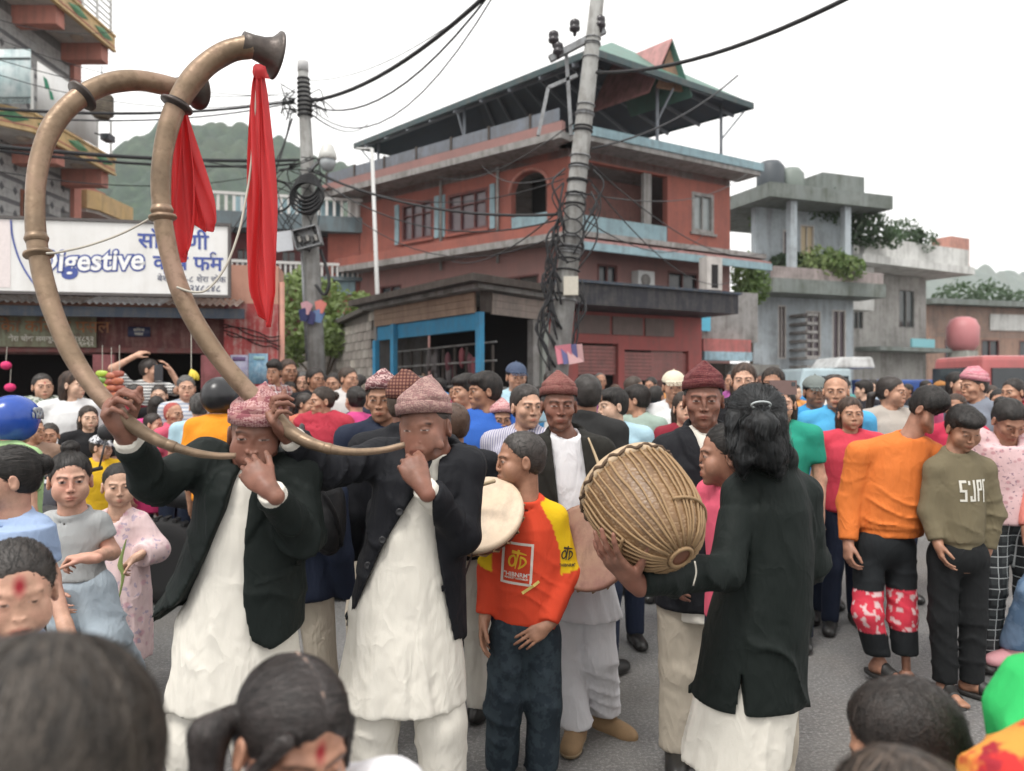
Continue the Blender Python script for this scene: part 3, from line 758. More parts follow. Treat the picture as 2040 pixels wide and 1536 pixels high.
RB.part('parapet', WA.box(MB(), -1.2, WA.L + 0.45, Z3 + 0.222, Z3 + 0.52, 0.78, 0.95), M_PINKW)
for u in np.arange(-1.0, WA.L, 1.7):
 RB.part('terrace_post', WA.box(MB(), u, u + 0.09, Z3 + 0.522, Z3 + 1.0, 0.83, 0.91), M_DKBR)
RB.part('terrace_screen', WA.box(MB(), -1.0, WA.L + 0.3, Z3 + 0.56, Z3 + 0.95, 0.855, 0.875), surf_mat('screen_slate', (0.16, 0.18, 0.21), None, 0.6))
# right face
hC1 = [(uc(1378), uc(1422), 6.95, 8.35)]
hC0 = [(uc(1190), uc(1230), 4.4, 5.5), (uc(1330), uc(1390), 4.3, 5.5)]
recess = (0.45, uc(1330), 6.25, 8.7)
RB.part('wall', WC.holed(0, Z2, hC0, 0.25), M_PINKW)
RB.part('wall', WC.holed(Z2, Z3, hC1 + [recess], 0.25), M_BRICKR)
for h in hC1: WC.window(RB, h, M_GREYC, glass('pane_pale', (0.25, 0.28, 0.28), 0.15), M_GREYC, 0.25, bars=2, fw=0.12)
for h in hC0: WC.window(RB, h, M_WOODR, M_GLASS, None, 0.25)
RB.part('loggia_back', WC.box(MB(), 0.3, recess[1] + 0.2, Z2, Z3, -1.7, -1.6), surf_mat('loggia_shade', (0.32, 0.16, 0.14), None, 0.9))
RB.part('loggia_parapet', WC.box(MB(), recess[0] + .003, recess[1] - .003, Z2 + 0.02, Z2 + 0.75, -0.15, -0.03), M_TEAL)
RB.part('loggia_column', WC.box(MB(), uc(1285), uc(1300), Z2 + 0.752, 8.698, -0.2, -0.05), M_GREYC)
RB.part('slab', WC.box(MB(), -0.35, WC.L + 0.5, Z3, Z3 + 0.16, -0.1, 0.95), M_GREYC)
RB.part('cornice', WC.box(MB(), -0.35, WC.L + 0.62, Z3 + 0.162, Z3 + 0.44, 0.70, 1.0), M_TEAL)
RB.part('slab', WC.box(MB(), -0.3, WC.L + 0.7, Z2 - 0.18, Z2 - 0.02, 0.002, 1.05), M_GREYC)
mb = MB(); q = [WC.at(-0.3, Z2 + 0.05, 0.02), WC.at(WC.L + 0.7, Z2 + 0.05, 0.02), WC.at(WC.L + 0.7, Z2 - 0.32, 1.25), WC.at(-0.3, Z2 - 0.32, 1.25)]
mb.add(q + [p - np.array([0, 0, 0.06]) for p in q], [(0, 1, 2, 3), (7, 6, 5, 4), (0, 4, 5, 1), (1, 5, 6, 2), (2, 6, 7, 3), (3, 7, 4, 0)])
RB.part('awning', mb, surf_mat('awning_rose', (0.42, 0.22, 0.21), None, 0.8))
RB.part('awning_edge', WC.box(MB(), -0.32, WC.L + 0.72, Z2 - 0.62, Z2 - 0.384, 1.18, 1.27), M_TEAL)
ac = RB.part('air_conditioner', WC.box(MB(), uc(1258), uc(1290), 4.75, 5.35, 0.01, 0.35), plain('ac_white', (0.55, 0.56, 0.55), 0.5))
RB.part('fan_grille', MB().lathe([(0.20, 0), (0.20, 0.02), (0.14, 0.03), (0.02, 0.03)], WC.at(uc(1272), 5.05, 0.355), 18, WC.n), M_GREYC, ac, True)
RB.part('inner_wall', MB().prism([tuple(D_), tuple(C_ + (D_ - C_) * 0.02), tuple(C_ + np.array([0.02, 0.3])), tuple(D_ + np.array([0.3, 0]))], 0, Z3), M_PINKW)
RB.part('floor_slab', MB().prism([tuple(A_), tuple(B_), tuple(C_), tuple(D_)], Z3 - 0.25, Z3 - 0.01), M_GREYC)
# roof: eaves at 11.2 m, corner towards the camera
L_, N_, R2_ = np.array([-6.3, 30.7]), np.array([2.3, 22.0]), np.array([8.25, 26.3]); F_ = L_ + R2_ - N_
M_ROOFU = surf_mat('roof_underside', (0.085, 0.105, 0.135), (0.07, 0.085, 0.11), 0.6, 1.0, 0.2)
M_ROOFT = surf_mat('roof_green_tin', (0.09, 0.20, 0.16), (0.07, 0.16, 0.13), 0.5, 1.0, 0.25)
ridge = [L_ * 0.5 + F_ * 0.5 + (N_ - L_) * 0.22, R2_ * 0.5 + N_ * 0.5 + (L_ - N_) * 0.22]
ev = [np.array([*p, 11.2]) for p in (L_, N_, R2_, F_)]; rg_ = [np.array([*p, 13.2]) for p in ridge]
roof = MB(); dn = np.array([0, 0, -0.10])
v = ev + rg_; fs = [(0, 1, 5, 4), (1, 2, 5), (2, 3, 4, 5), (3, 0, 4)]
rt_ = RB.part('roof', MB().add([p + np.array([0, 0, 0.03]) for p in v], fs), M_ROOFT)
RB.part('roof_lining', MB().add([p + dn for p in v], [f[::-1] for f in fs]), M_ROOFU, rt_)
for a, b in ((0, 1), (1, 2), (2, 3), (3, 0)): RB.part('eave_board', MB().bar(ev[a] + dn * 0.5, ev[b] + dn * 0.5, 0.06, 0.20), surf_mat('eave_slate', (0.050, 0.082, 0.088), None, 0.6), rt_)
M_TRUSS = plain('steel_grey', (0.22, 0.24, 0.27), 0.5)
for t in np.linspace(0.06, 0.94, 9):
 for a, b, c, d in ((0, 1, 4, 5), (3, 2, 4, 5)):
  p = ev[a] * (1 - t) + ev[b] * t + dn * 2.2; q = rg_[0] * (1 - t) + rg_[1] * t + dn * 2.2
  RB.part('rafter', MB().bar(p, q, 0.07, 0.10), M_TRUSS, rt_)
for s_ in (0.22, 0.5, 0.78):
 RB.part('purlin', MB().bar(ev[0] * (1 - s_) + rg_[0] * s_ + dn * 3, ev[1] * (1 - s_) + rg_[1] * s_ + dn * 3, 0.06, 0.06), M_TRUSS, rt_)
 RB.part('purlin', MB().bar(ev[1] * (1 - s_) + rg_[1] * s_ + dn * 2.8, ev[2] * (1 - s_) + rg_[1] * s_ + dn * 2.8, 0.06, 0.06), M_TRUSS, rt_)
for k, (p, inn) in enumerate(((L_, 0.14), (N_, 0.16), (R2_, 0.14), (F_, 0.14), ((L_ + N_) / 2, 0.12), ((N_ + R2_) / 2, 0.14))):
 c = (L_ + R2_) / 2; q = p * (1 - inn) + c * inn
 RB.part('roof_post', MB().tube([(q[0], q[1], Z3 + 0.1), (q[0], q[1], 11.3)], 0.055, 8), M_TRUSS, smooth=True)
 RB.part('roof_brace', MB().bar((q[0], q[1], 10.1), tuple(np.array([*(p * 0.96 + c * 0.04), 11.0])), 0.05), M_TRUSS)
# gabled dormer facing the street
gx = at(1338, 0, 24.6)[0]; gy = 24.6
dg = [np.array([gx - 0.50, gy, 11.15]), np.array([gx + 0.42, gy + 0.25, 11.1]), np.array([gx, gy + 0.1, 12.55])]
RB.part('dormer_gable', MB().add(dg + [p + np.array([0.05, 0.12, 0]) for p in dg], [(0, 1, 2), (5, 4, 3), (0, 3, 4, 1), (1, 4, 5, 2), (2, 5, 3, 0)]), surf_mat('gable_tan', (0.42, 0.25, 0.16), None, 0.8), rt_)
bk_ = np.array([-1.6, 2.4, 0.2])
for a, b, mt in ((dg[0] + np.array([-0.25, -0.2, -0.2]), dg[2] + np.array([0, -0.2, 0.12]), surf_mat('dormer_pink_tin', (0.50, 0.25, 0.24), None, 0.6)), (dg[1] + np.array([0.25, -0.2, -0.2]), dg[2] + np.array([0, -0.2, 0.12]), M_ROOFT)):
 q = [a, b, b + bk_, a + bk_]
 RB.part('dormer_roof', MB().add(q + [p - np.array([0, 0, 0.07]) for p in q], [(0, 1, 2, 3), (7, 6, 5, 4), (0, 4, 5, 1), (1, 5, 6, 2), (2, 6, 7, 3), (3, 7, 4, 0)]), mt, rt_)
# goods and tanks on the terrace
for px, c in ((1215, (0.25, 0.22, 0.24)), (1255, (0.30, 0.16, 0.15)), (1402, (0.28, 0.10, 0.10)), (1432, (0.22, 0.16, 0.17))):
 p = at(px, 0, 26.2 if px < 1300 else 27.6)
 RB.part('terrace_planter', MB().lathe([(0.26, 0), (0.32, 0.5), (0.34, 0.55), (0.2, 0.56)], (p[0], p[1], Z3 + 0.22), 12), plain('pot_%d' % px, c, 0.8), smooth=True)
# left side porch in red with teal panel
RB.part('porch_wall', MB().box((-7.3, 30.5, 4.4), (-6.05, 31.2, 8.2)), M_BRICKR)
RB.part('porch_panel', MB().box((-6.95, 30.38, 5.2), (-6.2, 30.49, 6.3)), M_TEAL)
RB.part('porch_ledge', MB().box((-7.5, 29.9, 4.1), (-5.9, 31.2, 4.38)), surf_mat('ledge_pale_blue', (0.34, 0.44, 0.50), None, 0.7))
# ---- ground-floor shops under a black canopy
SH = Wall(at(1100, 0, 20.2)[:2], at(1398, 0, 22.8)[:2])
SF = Bld('shutter_shop', SH.at(2, 0), 'red shutter shopfront under a deep black canopy', 'shop')
ush = lambda px: SH.u_px(px)
ho = [(ush(1152), ush(1232), 0, 2.75), (ush(1244), ush(1372), 0, 2.60)]
SF.part('wall', SH.holed(0, 3.6, ho, 0.25), surf_mat('paint_shop_red', (0.34, 0.085, 0.078), (0.29, 0.075, 0.07), 0.7, 2, 0.25))
SF.part('canopy', SH.box(MB(), -0.6, SH.L + 0.15, 3.62, 4.15, -1.5, 1.3), surf_mat('canopy_black', (0.020, 0.020, 0.028), None, 0.6))
SF.part('canopy_lip', SH.box(MB(), -0.6, SH.L + 0.2, 4.152, 4.22, -1.5, 1.4), M_BLUEB)
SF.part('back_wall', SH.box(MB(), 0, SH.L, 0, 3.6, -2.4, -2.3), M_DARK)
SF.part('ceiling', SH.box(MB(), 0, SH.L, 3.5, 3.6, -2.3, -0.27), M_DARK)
for (a, b, z0, z1), zz in zip(ho, (1.9, 1.75)):
 for k in range(int((z1 - zz) / 0.10)):
  SF.part('shutter_slat', SH.box(MB(), a + .01, b - .01, zz + 0.10 * k, zz + 0.10 * k + 0.088, -0.16, -0.10 - 0.012 * (k % 2)), surf_mat('shutter_rose', (0.33, 0.13, 0.12), None, 0.55))
for k in range(3): SF.part('fascia_board', SH.box(MB(), ush(1150) + k * 1.15, ush(1150) + k * 1.15 + 1.05, 3.0, 3.5, 0.004, 0.05), surf_mat('fascia_brown', (0.18, 0.13, 0.12), None, 0.7))
for k in range(5): SF.part('yellow_crate', SH.box(MB(), ush(1255) + 0.35 * k, ush(1255) + 0.35 * k + 0.3, 1.15, 1.45, -0.9, -0.6), plain('crate_yellow', (0.45, 0.30, 0.04), 0.6))
SF.part('shelf', SH.box(MB(), ush(1248), ush(1368), 1.08, 1.148, -1.0, -0.5), M_DKBR)
# ================================================================== buildings to the right
def slab_house(name, label, p, q, floors, wallm, slabm, base=None, th=8, cat='house', win=None):
 Wx = Wall(p, q); B = Bld(name, Wx.at(Wx.L / 2, 0, -1), label, cat)
 return Wx, B
# pink and teal kiosk
Wk, Kk = slab_house('lean_to', 'low kiosk with red and pale blue fascia beside the shutter shop', at(1394, 0, 24)[:2], at(1512, 0, 25)[:2], 1, None, None, cat='kiosk')
Kk.part('wall', Wk.holed(0, 2.3, [(0.2, 1.3, 0, 1.9)], 0.2), M_DKBR)
Kk.part('upper_wall', Wk.box(MB(), 0, Wk.L, 3.0, 4.6, -0.3, -0.05), M_GREYC)
Kk.part('fascia', Wk.box(MB(), -0.1, Wk.L * 0.75, 2.66, 3.05, 0.0, 0.3), surf_mat('fascia_red', (0.45, 0.14, 0.13), None, 0.7))
Kk.part('fascia', Wk.box(MB(), -0.1, Wk.L * 0.75, 2.38, 2.655, 0.0, 0.36), surf_mat('fascia_pale_blue', (0.35, 0.50, 0.58), None, 0.7))
Kk.part('banner', Wk.box(MB(), -0.05, 0.35, 3.3, 4.0, 0.05, 0.09), plain('banner_cyan', (0.10, 0.42, 0.58), 0.6))
Kk.part('niche', Wk.box(MB(), 0.45, 1.05, 4.65, 5.7, -0.6, -0.2), M_SOFF); Kk.part('niche_shade_block', Wk.box(MB(), 0.62, 0.88, 4.7, 5.45, -0.3, -0.19), M_DARK)  # solid near-black block: the niche hollow's shade put into colour
Kk.part('parked_awning', Wk.box(MB(), 1.0, Wk.L, 1.75, 2.25, -0.4, 0.9), surf_mat('tarp_grey', (0.25, 0.24, 0.22), None, 0.8))
# grey house with roof garden
Wg, G_ = slab_house('garden_house', 'grey concrete house with plants on its balconies and roof', at(1505, 0, 34)[:2], at(1700, 0, 36)[:2], 3, None, None)
ug = lambda px: Wg.u_px(px)
M_GBLUE = surf_mat('plaster_blue_grey', (0.40, 0.45, 0.48), (0.36, 0.40, 0.43), 0.8, 0.8, 0.35)
M_GDARK = surf_mat('concrete_mossy', (0.20, 0.22, 0.21), (0.15, 0.17, 0.16), 0.9, 0.8, 0.5, (0.08, 0.09, 0.07))
hg = [(ug(1550), ug(1566), 2.8, 5.2), (ug(1605), ug(1635), 2.9, 5.0), (ug(1658), ug(1685), 2.6, 5.1)]
G_.part('wall', Wg.holed(0, 6.0, hg, 0.3), M_GBLUE)
for h in hg: Wg.window(G_, h, M_SOFF, glass('pane_brown', (0.07, 0.05, 0.06), 0.25), None, 0.3)
G_.part('balcony_floor', Wg.box(MB(), -0.4, Wg.L + 0.3, 5.55, 6.15, 0.004, 1.6), M_GDARK)
G_.part('parapet', Wg.box(MB(), -0.3, Wg.L + 0.2, 6.152, 6.65, 1.35, 1.55), surf_mat('parapet_pinkish', (0.34, 0.29, 0.28), None, 0.85))
hg2 = [(ug(1560), ug(1580), 6.6, 8.6), (ug(1594), ug(1622), 7.2, 8.9)]
G_.part('wall', Wg.holed(6.152, 9.5, hg2, 0.3), M_GBLUE)
Wg.window(G_, hg2[0], M_SOFF, glass('pane_brown'), None, 0.3); Wg.window(G_, hg2[1], M_SOFF, plain('curtain_cream', (0.55, 0.45, 0.30), 0.8), None, 0.3)
for u in (ug(1535), ug(1640)): G_.part('column', Wg.box(MB(), u - 0.16, u + 0.16, 6.66, 9.5, 1.2, 1.5), M_GBLUE)
G_.part('roof_slab', Wg.box(MB(), -0.7, Wg.L + 0.5, 9.5, 10.1, -5, 1.8), M_GDARK)
G_.part('roof_room', Wg.box(MB(), ug(1620), ug(1702), 10.1, 11.2, -3, 0.6), M_GDARK)
G_.part('water_tank', MB().lathe([(0.55, 0), (0.6, 0.1), (0.6, 1.1), (0.4, 1.35), (0.2, 1.4)], Wg.at(ug(1526), 10.1, 0.3), 18), plain('tank_black', (0.05, 0.06, 0.07), 0.5), smooth=True)
G_.part('water_tank', MB().lathe([(0.55, 0), (0.6, 0.1), (0.6, 0.9), (0.4, 1.15), (0.2, 1.2)], Wg.at(ug(1565), 10.1, 0.3), 18), plain('tank_grey_green', (0.16, 0.19, 0.17), 0.5), smooth=True)
for k in range(9): G_.part('stair_tread', Wg.box(MB(), ug(1570), ug(1592), 1.6 + 0.38 * k, 1.72 + 0.38 * k, 0.1, 1.2), M_GREYC)
# white concrete house with red tank
Ww, W_ = slab_house('white_house', 'unfinished white concrete house with a wide flat roof', at(1690, 0, 38)[:2], at(1845, 0, 41)[:2], 3, None, None)
uw = lambda px: Ww.u_px(px)
M_WHC = surf_mat('concrete_whitewash', (0.62, 0.62, 0.60), (0.55, 0.55, 0.53), 0.85, 0.7, 0.3)
hw = [(uw(1790), uw(1822), 4.6, 6.6), (uw(1700), uw(1720), 4.4, 6.4)]
W_.part('wall', Ww.holed(0, 7.3, hw, 0.3), surf_mat('plaster_greige', (0.40, 0.39, 0.37), None, 0.85, 0.8, 0.4))
for h in hw: Ww.window(W_, h, M_GREYC, glass('pane_dull', (0.06, 0.07, 0.07)), None, 0.3)
W_.part('roof_slab', Ww.box(MB(), -1.6, Ww.L + 1.0, 7.32, 7.7, -5, 2.0), M_WHC)
W_.part('parapet', Ww.box(MB(), -1.2, Ww.L + 0.8, 7.702, 8.6, 1.5, 1.8), M_WHC)
W_.part('tank_box', Ww.box(MB(), Ww.L - 0.2, Ww.L + 1.4, 7.75, 9.3, 0.4, 1.48), surf_mat('box_terracotta', (0.50, 0.25, 0.20), None, 0.8))
W_.part('stair_head', Ww.box(MB(), -1.4, 0.4, 7.71, 10.2, -2, 0.6), M_WHC)
W_.part('white_panel', Ww.box(MB(), -1.5, 0.3, 5.2, 7.3, 0.3, 1.2), M_WHC)
W_.part('porch', Ww.box(MB(), 0.5, Ww.L, 3.3, 3.5, 0.004, 1.4), M_GDARK)
W_.part('sign_board', Ww.box(MB(), uw(1770), uw(1815), 3.52, 3.95, 1.2, 1.3), plain('board_turquoise', (0.20, 0.45, 0.50), 0.6))
W_.part('red_tank', MB().lathe([(0.5, -0.8), (0.75, -0.5), (0.78, 0.4), (0.6, 0.8), (0.3, 0.95)], Ww.at(Ww.L + 0.6, 4.2, 1.6), 18), plain('tank_red', (0.48, 0.18, 0.19), 0.5), smooth=True)
W_.part('tank_stand', Ww.box(MB(), Ww.L + 0.1, Ww.L + 1.1, 0, 3.39, 1.1, 2.1), surf_mat('stand_pale', (0.42, 0.42, 0.38), None, 0.85))
# brick house at the far right
Wz, Z_ = slab_house('brick_house', 'long low tan brick house at the far right', at(1850, 0, 46)[:2], at(2200, 0, 50)[:2], 2, None, None)
M_TANB = surf_mat('brick_tan', (0.34, 0.22, 0.17), (0.28, 0.18, 0.14), 0.85, 0.8, 0.4)
hz_ = [(1.2, 2.4, 3.0, 4.4), (4.0, 5.4, 3.0, 4.4), (7.0, 8.6, 3.0, 4.4)]
Z_.part('wall', Wz.holed(0, 6.4, hz_, 0.3), M_TANB)
for h in hz_: Wz.window(Z_, h, M_WOODR, M_GLASS, M_GREYC, 0.3)
for k in range(12): Z_.part('brick_course', Wz.box(MB(), 0, Wz.L, 4.6 + 0.15 * k, 4.6 + 0.15 * k + 0.03, 0.002, 0.02), M_GREYC)
Z_.part('roof_slab', Wz.box(MB(), -0.4, Wz.L, 6.42, 6.75, -5, 0.8), M_GDARK)
Z_.part('white_patch', Wz.box(MB(), 4.6, 9.0, 5.0, 6.0, 0.025, 0.10), M_WHC)
# ================================================================== utility poles and wires
M_POLE = surf_mat('pole_concrete', (0.30, 0.30, 0.29), (0.24, 0.24, 0.23), 0.85, 3, 0.5, (0.12, 0.11, 0.10))
M_WIRE = plain('wire_black', (0.012, 0.012, 0.014), 0.6)
M_GALV = surf_mat('steel_galvanised', (0.28, 0.29, 0.30), None, 0.5, 8, 0.4, metal=0.4)
YPL = 13.5
pl = tag(empty('utility_pole', at(640, 768, YPL) * np.array([1, 1, 0])), 'straight concrete utility pole with an open meter box and cable coils', 'utility pole')
pb_ = np.array(pl.location)
top, bot = at(603, 128, YPL) - pb_, np.array([0, 0, 0.0])
MB().tube([bot, bot + (top - bot) * 0.5, top], [0.17, 0.145, 0.085], 14).build('shaft', M_POLE, pl, True)
def on_pole(py, dx=0, dy=0): 
 p = at(640, py, YPL) - pb_; t = (p[2]) / top[2]
 return np.array([top[0] * t + dx, top[1] * t + dy, p[2]])
MB().lathe([(0.10, 0), (0.10, 0.16), (0.085, 0.18)], on_pole(142), 12).build('pole_cap', plain('cap_white', (0.5, 0.5, 0.5), 0.6), pl, True)
for k in range(9): MB().lathe([(0.105 + 0.003 * k, 0), (0.118 + 0.003 * k, 0.02), (0.105 + 0.003 * k, 0.04)], on_pole(160 + 9 * k), 12).build('wire_band', M_WIRE, pl, True)
def coil(c, r, n, th, nm, tilt=0.0, jit=0.02, w_=0.05):
 pts = []
 for i in range(n * 18 + 1):
  a = 2 * math.pi * i / 18; k = i / (n * 18)
  pts.append(c + np.array([(r + jit * math.sin(i * 0.7)) * math.cos(a), -w_ * (k - 0.5) + tilt * math.cos(a), (r + jit * math.sin(i * 0.5 + 1)) * math.sin(a)]))
 MB().tube(np.array(pts), th, 5).build(nm, M_WIRE, pl, True)
coil(on_pole(395, -0.52, -0.15), 0.27, 3, 0.017, 'cable_coil', 0.02, 0.006, 0.03)
for j in range(5): coil(on_pole(378 + 6 * j, 0.05, -0.24 - 0.02 * j), 0.20 + 0.018 * j, 4, 0.017, 'cable_coil', 0.03, 0.02, 0.12)
bxc = on_pole(480, 0.02, -0.28)
def tiltbox(c, w_, h, d, a, name, mat, par):
 ca, sa = math.cos(a), math.sin(a); ex, ez = np.array([ca, 0, sa]), np.array([-sa, 0, ca])
 MB().obox(c, ex * w_ / 2, (0, d / 2, 0), ez * h / 2).build(name, mat, par); return ex, ez
ex, ez = tiltbox(bxc + np.array([0, 0.08, 0]), 0.44, 0.34, 0.02, 0.25, 'meter_box', M_GALV, pl)
for s_, w_, h in (((1, 0), 0.02, 0.34), ((-1, 0), 0.02, 0.34), ((0, 1), 0.44, 0.02), ((0, -1), 0.44, 0.02)):
 c = bxc + ex * s_[0] * 0.215 + ez * s_[1] * 0.165
 MB().obox(c, ex * w_ / 2, (0, 0.09, 0), ez * h / 2).build('box_side', M_GALV, pl)
for k in range(5): MB().obox(bxc + ex * (-0.14 + 0.07 * k) + ez * random.uniform(-.06, .06) + np.array([0, 0.03, 0]), ex * 0.024, (0, 0.04, 0), ez * 0.05).build('breaker', plain('breaker_%d' % (k % 2), ((0.30, 0.29, 0.27), (0.05, 0.05, 0.05))[k % 2], 0.5), pl)
tiltbox(bxc + np.array([-0.40, -0.02, -0.06]), 0.30, 0.34, 0.015, 0.12, 'box_door', plain('door_pale', (0.50, 0.52, 0.55), 0.4), pl)
# dome camera on a bracket
cc = on_pole(325, 0.42, -0.25)
MB().bar(on_pole(345, 0.05, -0.1), cc + np.array([-0.06, 0, 0.06]), 0.05).build('camera_bracket', M_GALV, pl)
cmh = MB().lathe([(0.06, 0.26), (0.10, 0.22), (0.15, 0.08), (0.155, 0.0), (0.135, -0.01)], cc, 18).build('camera_housing', plain('camera_white', (0.55, 0.55, 0.52), 0.4), pl, True)
MB().lathe([(0.132, -0.012), (0.135, -0.10), (0.09, -0.19), (0.02, -0.22)], cc, 18).build('camera_dome', plain('dome_grey', (0.30, 0.32, 0.33), 0.15), cmh, True)
# cloth and flags tied round the pole
for k, (dx, dz, c) in enumerate(((-0.12, 0.02, (0.02, 0.025, 0.09)), (0.13, 0.0, (0.10, 0.16, 0.30)), (0.0, -0.03, (0.03, 0.03, 0.10)), (0.16, 0.16, (0.50, 0.16, 0.13)), (-0.08, 0.14, (0.45, 0.25, 0.28)))):
 p = on_pole(632, dx, -0.2) + np.array([0, 0, dz])
 MB().add([p + np.array(q) for q in ((-0.10, 0, 0.09), (0.02, -0.05, 0.12), (0.11, 0, 0.06), (0.05, -0.06, -0.12), (-0.06, -0.03, -0.10), (-0.10, 0.02, 0.088), (0.11, 0.02, 0.058), (0.05, -0.03, -0.122))], [(0, 1, 3, 4), (1, 2, 3), (5, 6, 7)]).build('tied_cloth', plain('tied_cloth_%d' % k, c, 0.8), pl, True)
# tangles near the pole top
for k in range(26):
 s_ = random.choice((-1, 1))
 p0 = on_pole(205 + random.uniform(-25, 25), s_ * 0.12, -0.1)
 L_ = random.uniform(0.1, 0.42)
 q = [p0, p0 + np.array([s_ * L_ * 0.6, random.uniform(-.2, .1), random.uniform(-.12, .12)]), p0 + np.array([s_ * L_ * random.uniform(.5, 1.1), random.uniform(-.2, .2), random.uniform(-.25, .15)])]
 MB().tube(spline(q, 8), 0.010, 4).build('loose_wire', M_WIRE, pl, True)
for k in range(10):
 q = [on_pole(330 + random.uniform(-14, 25), random.uniform(-.3, .2), -0.2), on_pole(350 + random.uniform(-20, 30), random.uniform(-.7, .4), -0.25), on_pole(420 + random.uniform(-30, 60), random.uniform(-.6, .2), -0.25), on_pole(480 + random.uniform(-30, 30), random.uniform(-.35, .1), -0.28)]
 MB().tube(spline(q, 14), 0.009, 4).build('loose_wire', M_WIRE, pl, True)
MB().tube(spline([on_pole(500, 0.2, -0.15), on_pole(560, 0.34, -0.2), on_pole(590, 0.25, -0.2), on_pole(570, 0.1, -0.2)], 14), 0.03, 6).build('conduit', M_WIRE, pl, True)
MB().tube([on_pole(470, -0.12, -0.17), on_pole(720, -0.12, -0.17)], 0.022, 6).build('conduit', M_GALV, pl, True)
# ---- leaning pole
YPR = 11.0
pr_ = tag(empty('utility_pole', at(1100, 768, YPR) * np.array([1, 1, 0])), 'leaning concrete utility pole wrapped with bundles of black cable', 'utility pole')
prb = np.array(pr_.location)
t2, b2 = at(1196, -60, YPR) - prb, at(1082, 790, YPR) - prb
t2[1] = 0.0; b2 = np.array([-0.13, 0, 0.0])
def on2(py, dx=0, dy=0):
 z = (at(0, py, YPR))[2]; t = z / t2[2]
 return b2 + (t2 - b2) * t + np.array([dx, dy, 0])
MB().tube([b2, b2 + (t2 - b2) * 0.5, t2], [0.19, 0.145, 0.095], 14).build('shaft', M_POLE, pr_, True)
for k in range(30):
 py = random.uniform(60, 640)
 MB().lathe([(0.10 + 0.00013 * py, 0), (0.115 + 0.00013 * py, 0.01), (0.10 + 0.00013 * py, 0.025)], on2(py), 12, t2 - b2).build('wire_band', M_WIRE if k % 2 else M_GALV, pr_, True)
for k in range(34):
 py = random.uniform(340, 640); s_ = random.choice((-1, 1, -1))
 q = [on2(py, s_ * 0.2, -0.15), on2(py + 30, s_ * random.uniform(.2, .38), -0.22), on2(py + 70, s_ * random.uniform(.15, .34), -0.2), on2(py + 120, s_ * random.uniform(.0, .2), -0.2)]
 MB().tube(spline(q, 12), random.uniform(0.008, 0.018), 5).build('cable_bundle', M_WIRE, pr_, True)
for k in range(4):
 c0 = on2(415 + 28 * k, -0.02, -0.2)
 MB().tube(np.array([c0 + np.array([(0.16 + 0.012 * k) * math.cos(t), -0.02 * k + 0.01 * math.sin(3 * t), 0.20 * math.sin(t)]) for t in np.linspace(0, 12.5, 46)]), 0.011, 5).build('cable_coil', M_WIRE, pr_, True)
MB().obox(on2(575, 0.05, -0.28), (0.10, 0, 0), (0, 0.06, 0), (0, 0, 0.13)).build('junction_box', plain('box_cream', (0.48, 0.45, 0.38), 0.5), pr_)
# crossarm with insulators
ca0, ca1 = at(1095, 118, YPR) - prb, at(1205, 60, YPR) - prb
MB().bar(ca0, ca1, 0.09).build('crossarm', M_GALV, pr_)
for px, py in ((1103, 75), (1145, 52), (1196, 45), (1112, 98)):
 c = at(px, py, YPR - 0.05) - prb
 MB().lathe([(0.02, -0.14), (0.03, -0.08), (0.075, -0.06), (0.08, -0.02), (0.05, 0.0), (0.075, 0.02), (0.07, 0.07), (0.03, 0.10)], c, 14).build('insulator', plain('porcelain_dark', (0.035, 0.03, 0.035), 0.25), pr_, True)
for a, b in (((1128, 105), (1138, 270)), ((1092, 175), (1072, 270)), ((1092, 175), (1150, 150))):
 MB().bar(at(*a, YPR + 0.1) - prb, at(*b, YPR + 0.1) - prb, 0.05).build('brace', M_GALV, pr_)
for k, c in enumerate(((0.48, 0.16, 0.20), (0.10, 0.10, 0.22), (0.5, 0.3, 0.3))):
 p = on2(705, 0.05 + 0.08 * k, -0.25)
 MB().add([p + np.array(q) for q in ((-0.12, 0, 0.1), (0.10, -0.03, 0.13), (0.13, 0, -0.12), (-0.08, -0.04, -0.16))], [(0, 1, 2), (0, 2, 3)]).build('tied_cloth', plain('flag_%d' % k, c, 0.8), pr_)
# ---- thin white flag pole in front of the red building
fp = tag(empty('steel_pole', at(764, 768, 17) * np.array([1, 1, 0])), 'thin pale steel pole standing before the red building', 'pole')
q0, q1 = np.array([0, 0, 0.0]), at(741, 296, 17) - np.array(fp.location); q1[1] = 0
MB().tube([q0, q1], [0.055, 0.04], 10).build('shaft', plain('pole_pale', (0.50, 0.50, 0.49), 0.5), fp, True)
MB().tube([q1, q1 + np.array([-0.35, 0, 0.0])], 0.025, 8).build('arm', plain('pole_pale', (0.5, 0.5, 0.5)), fp, True)
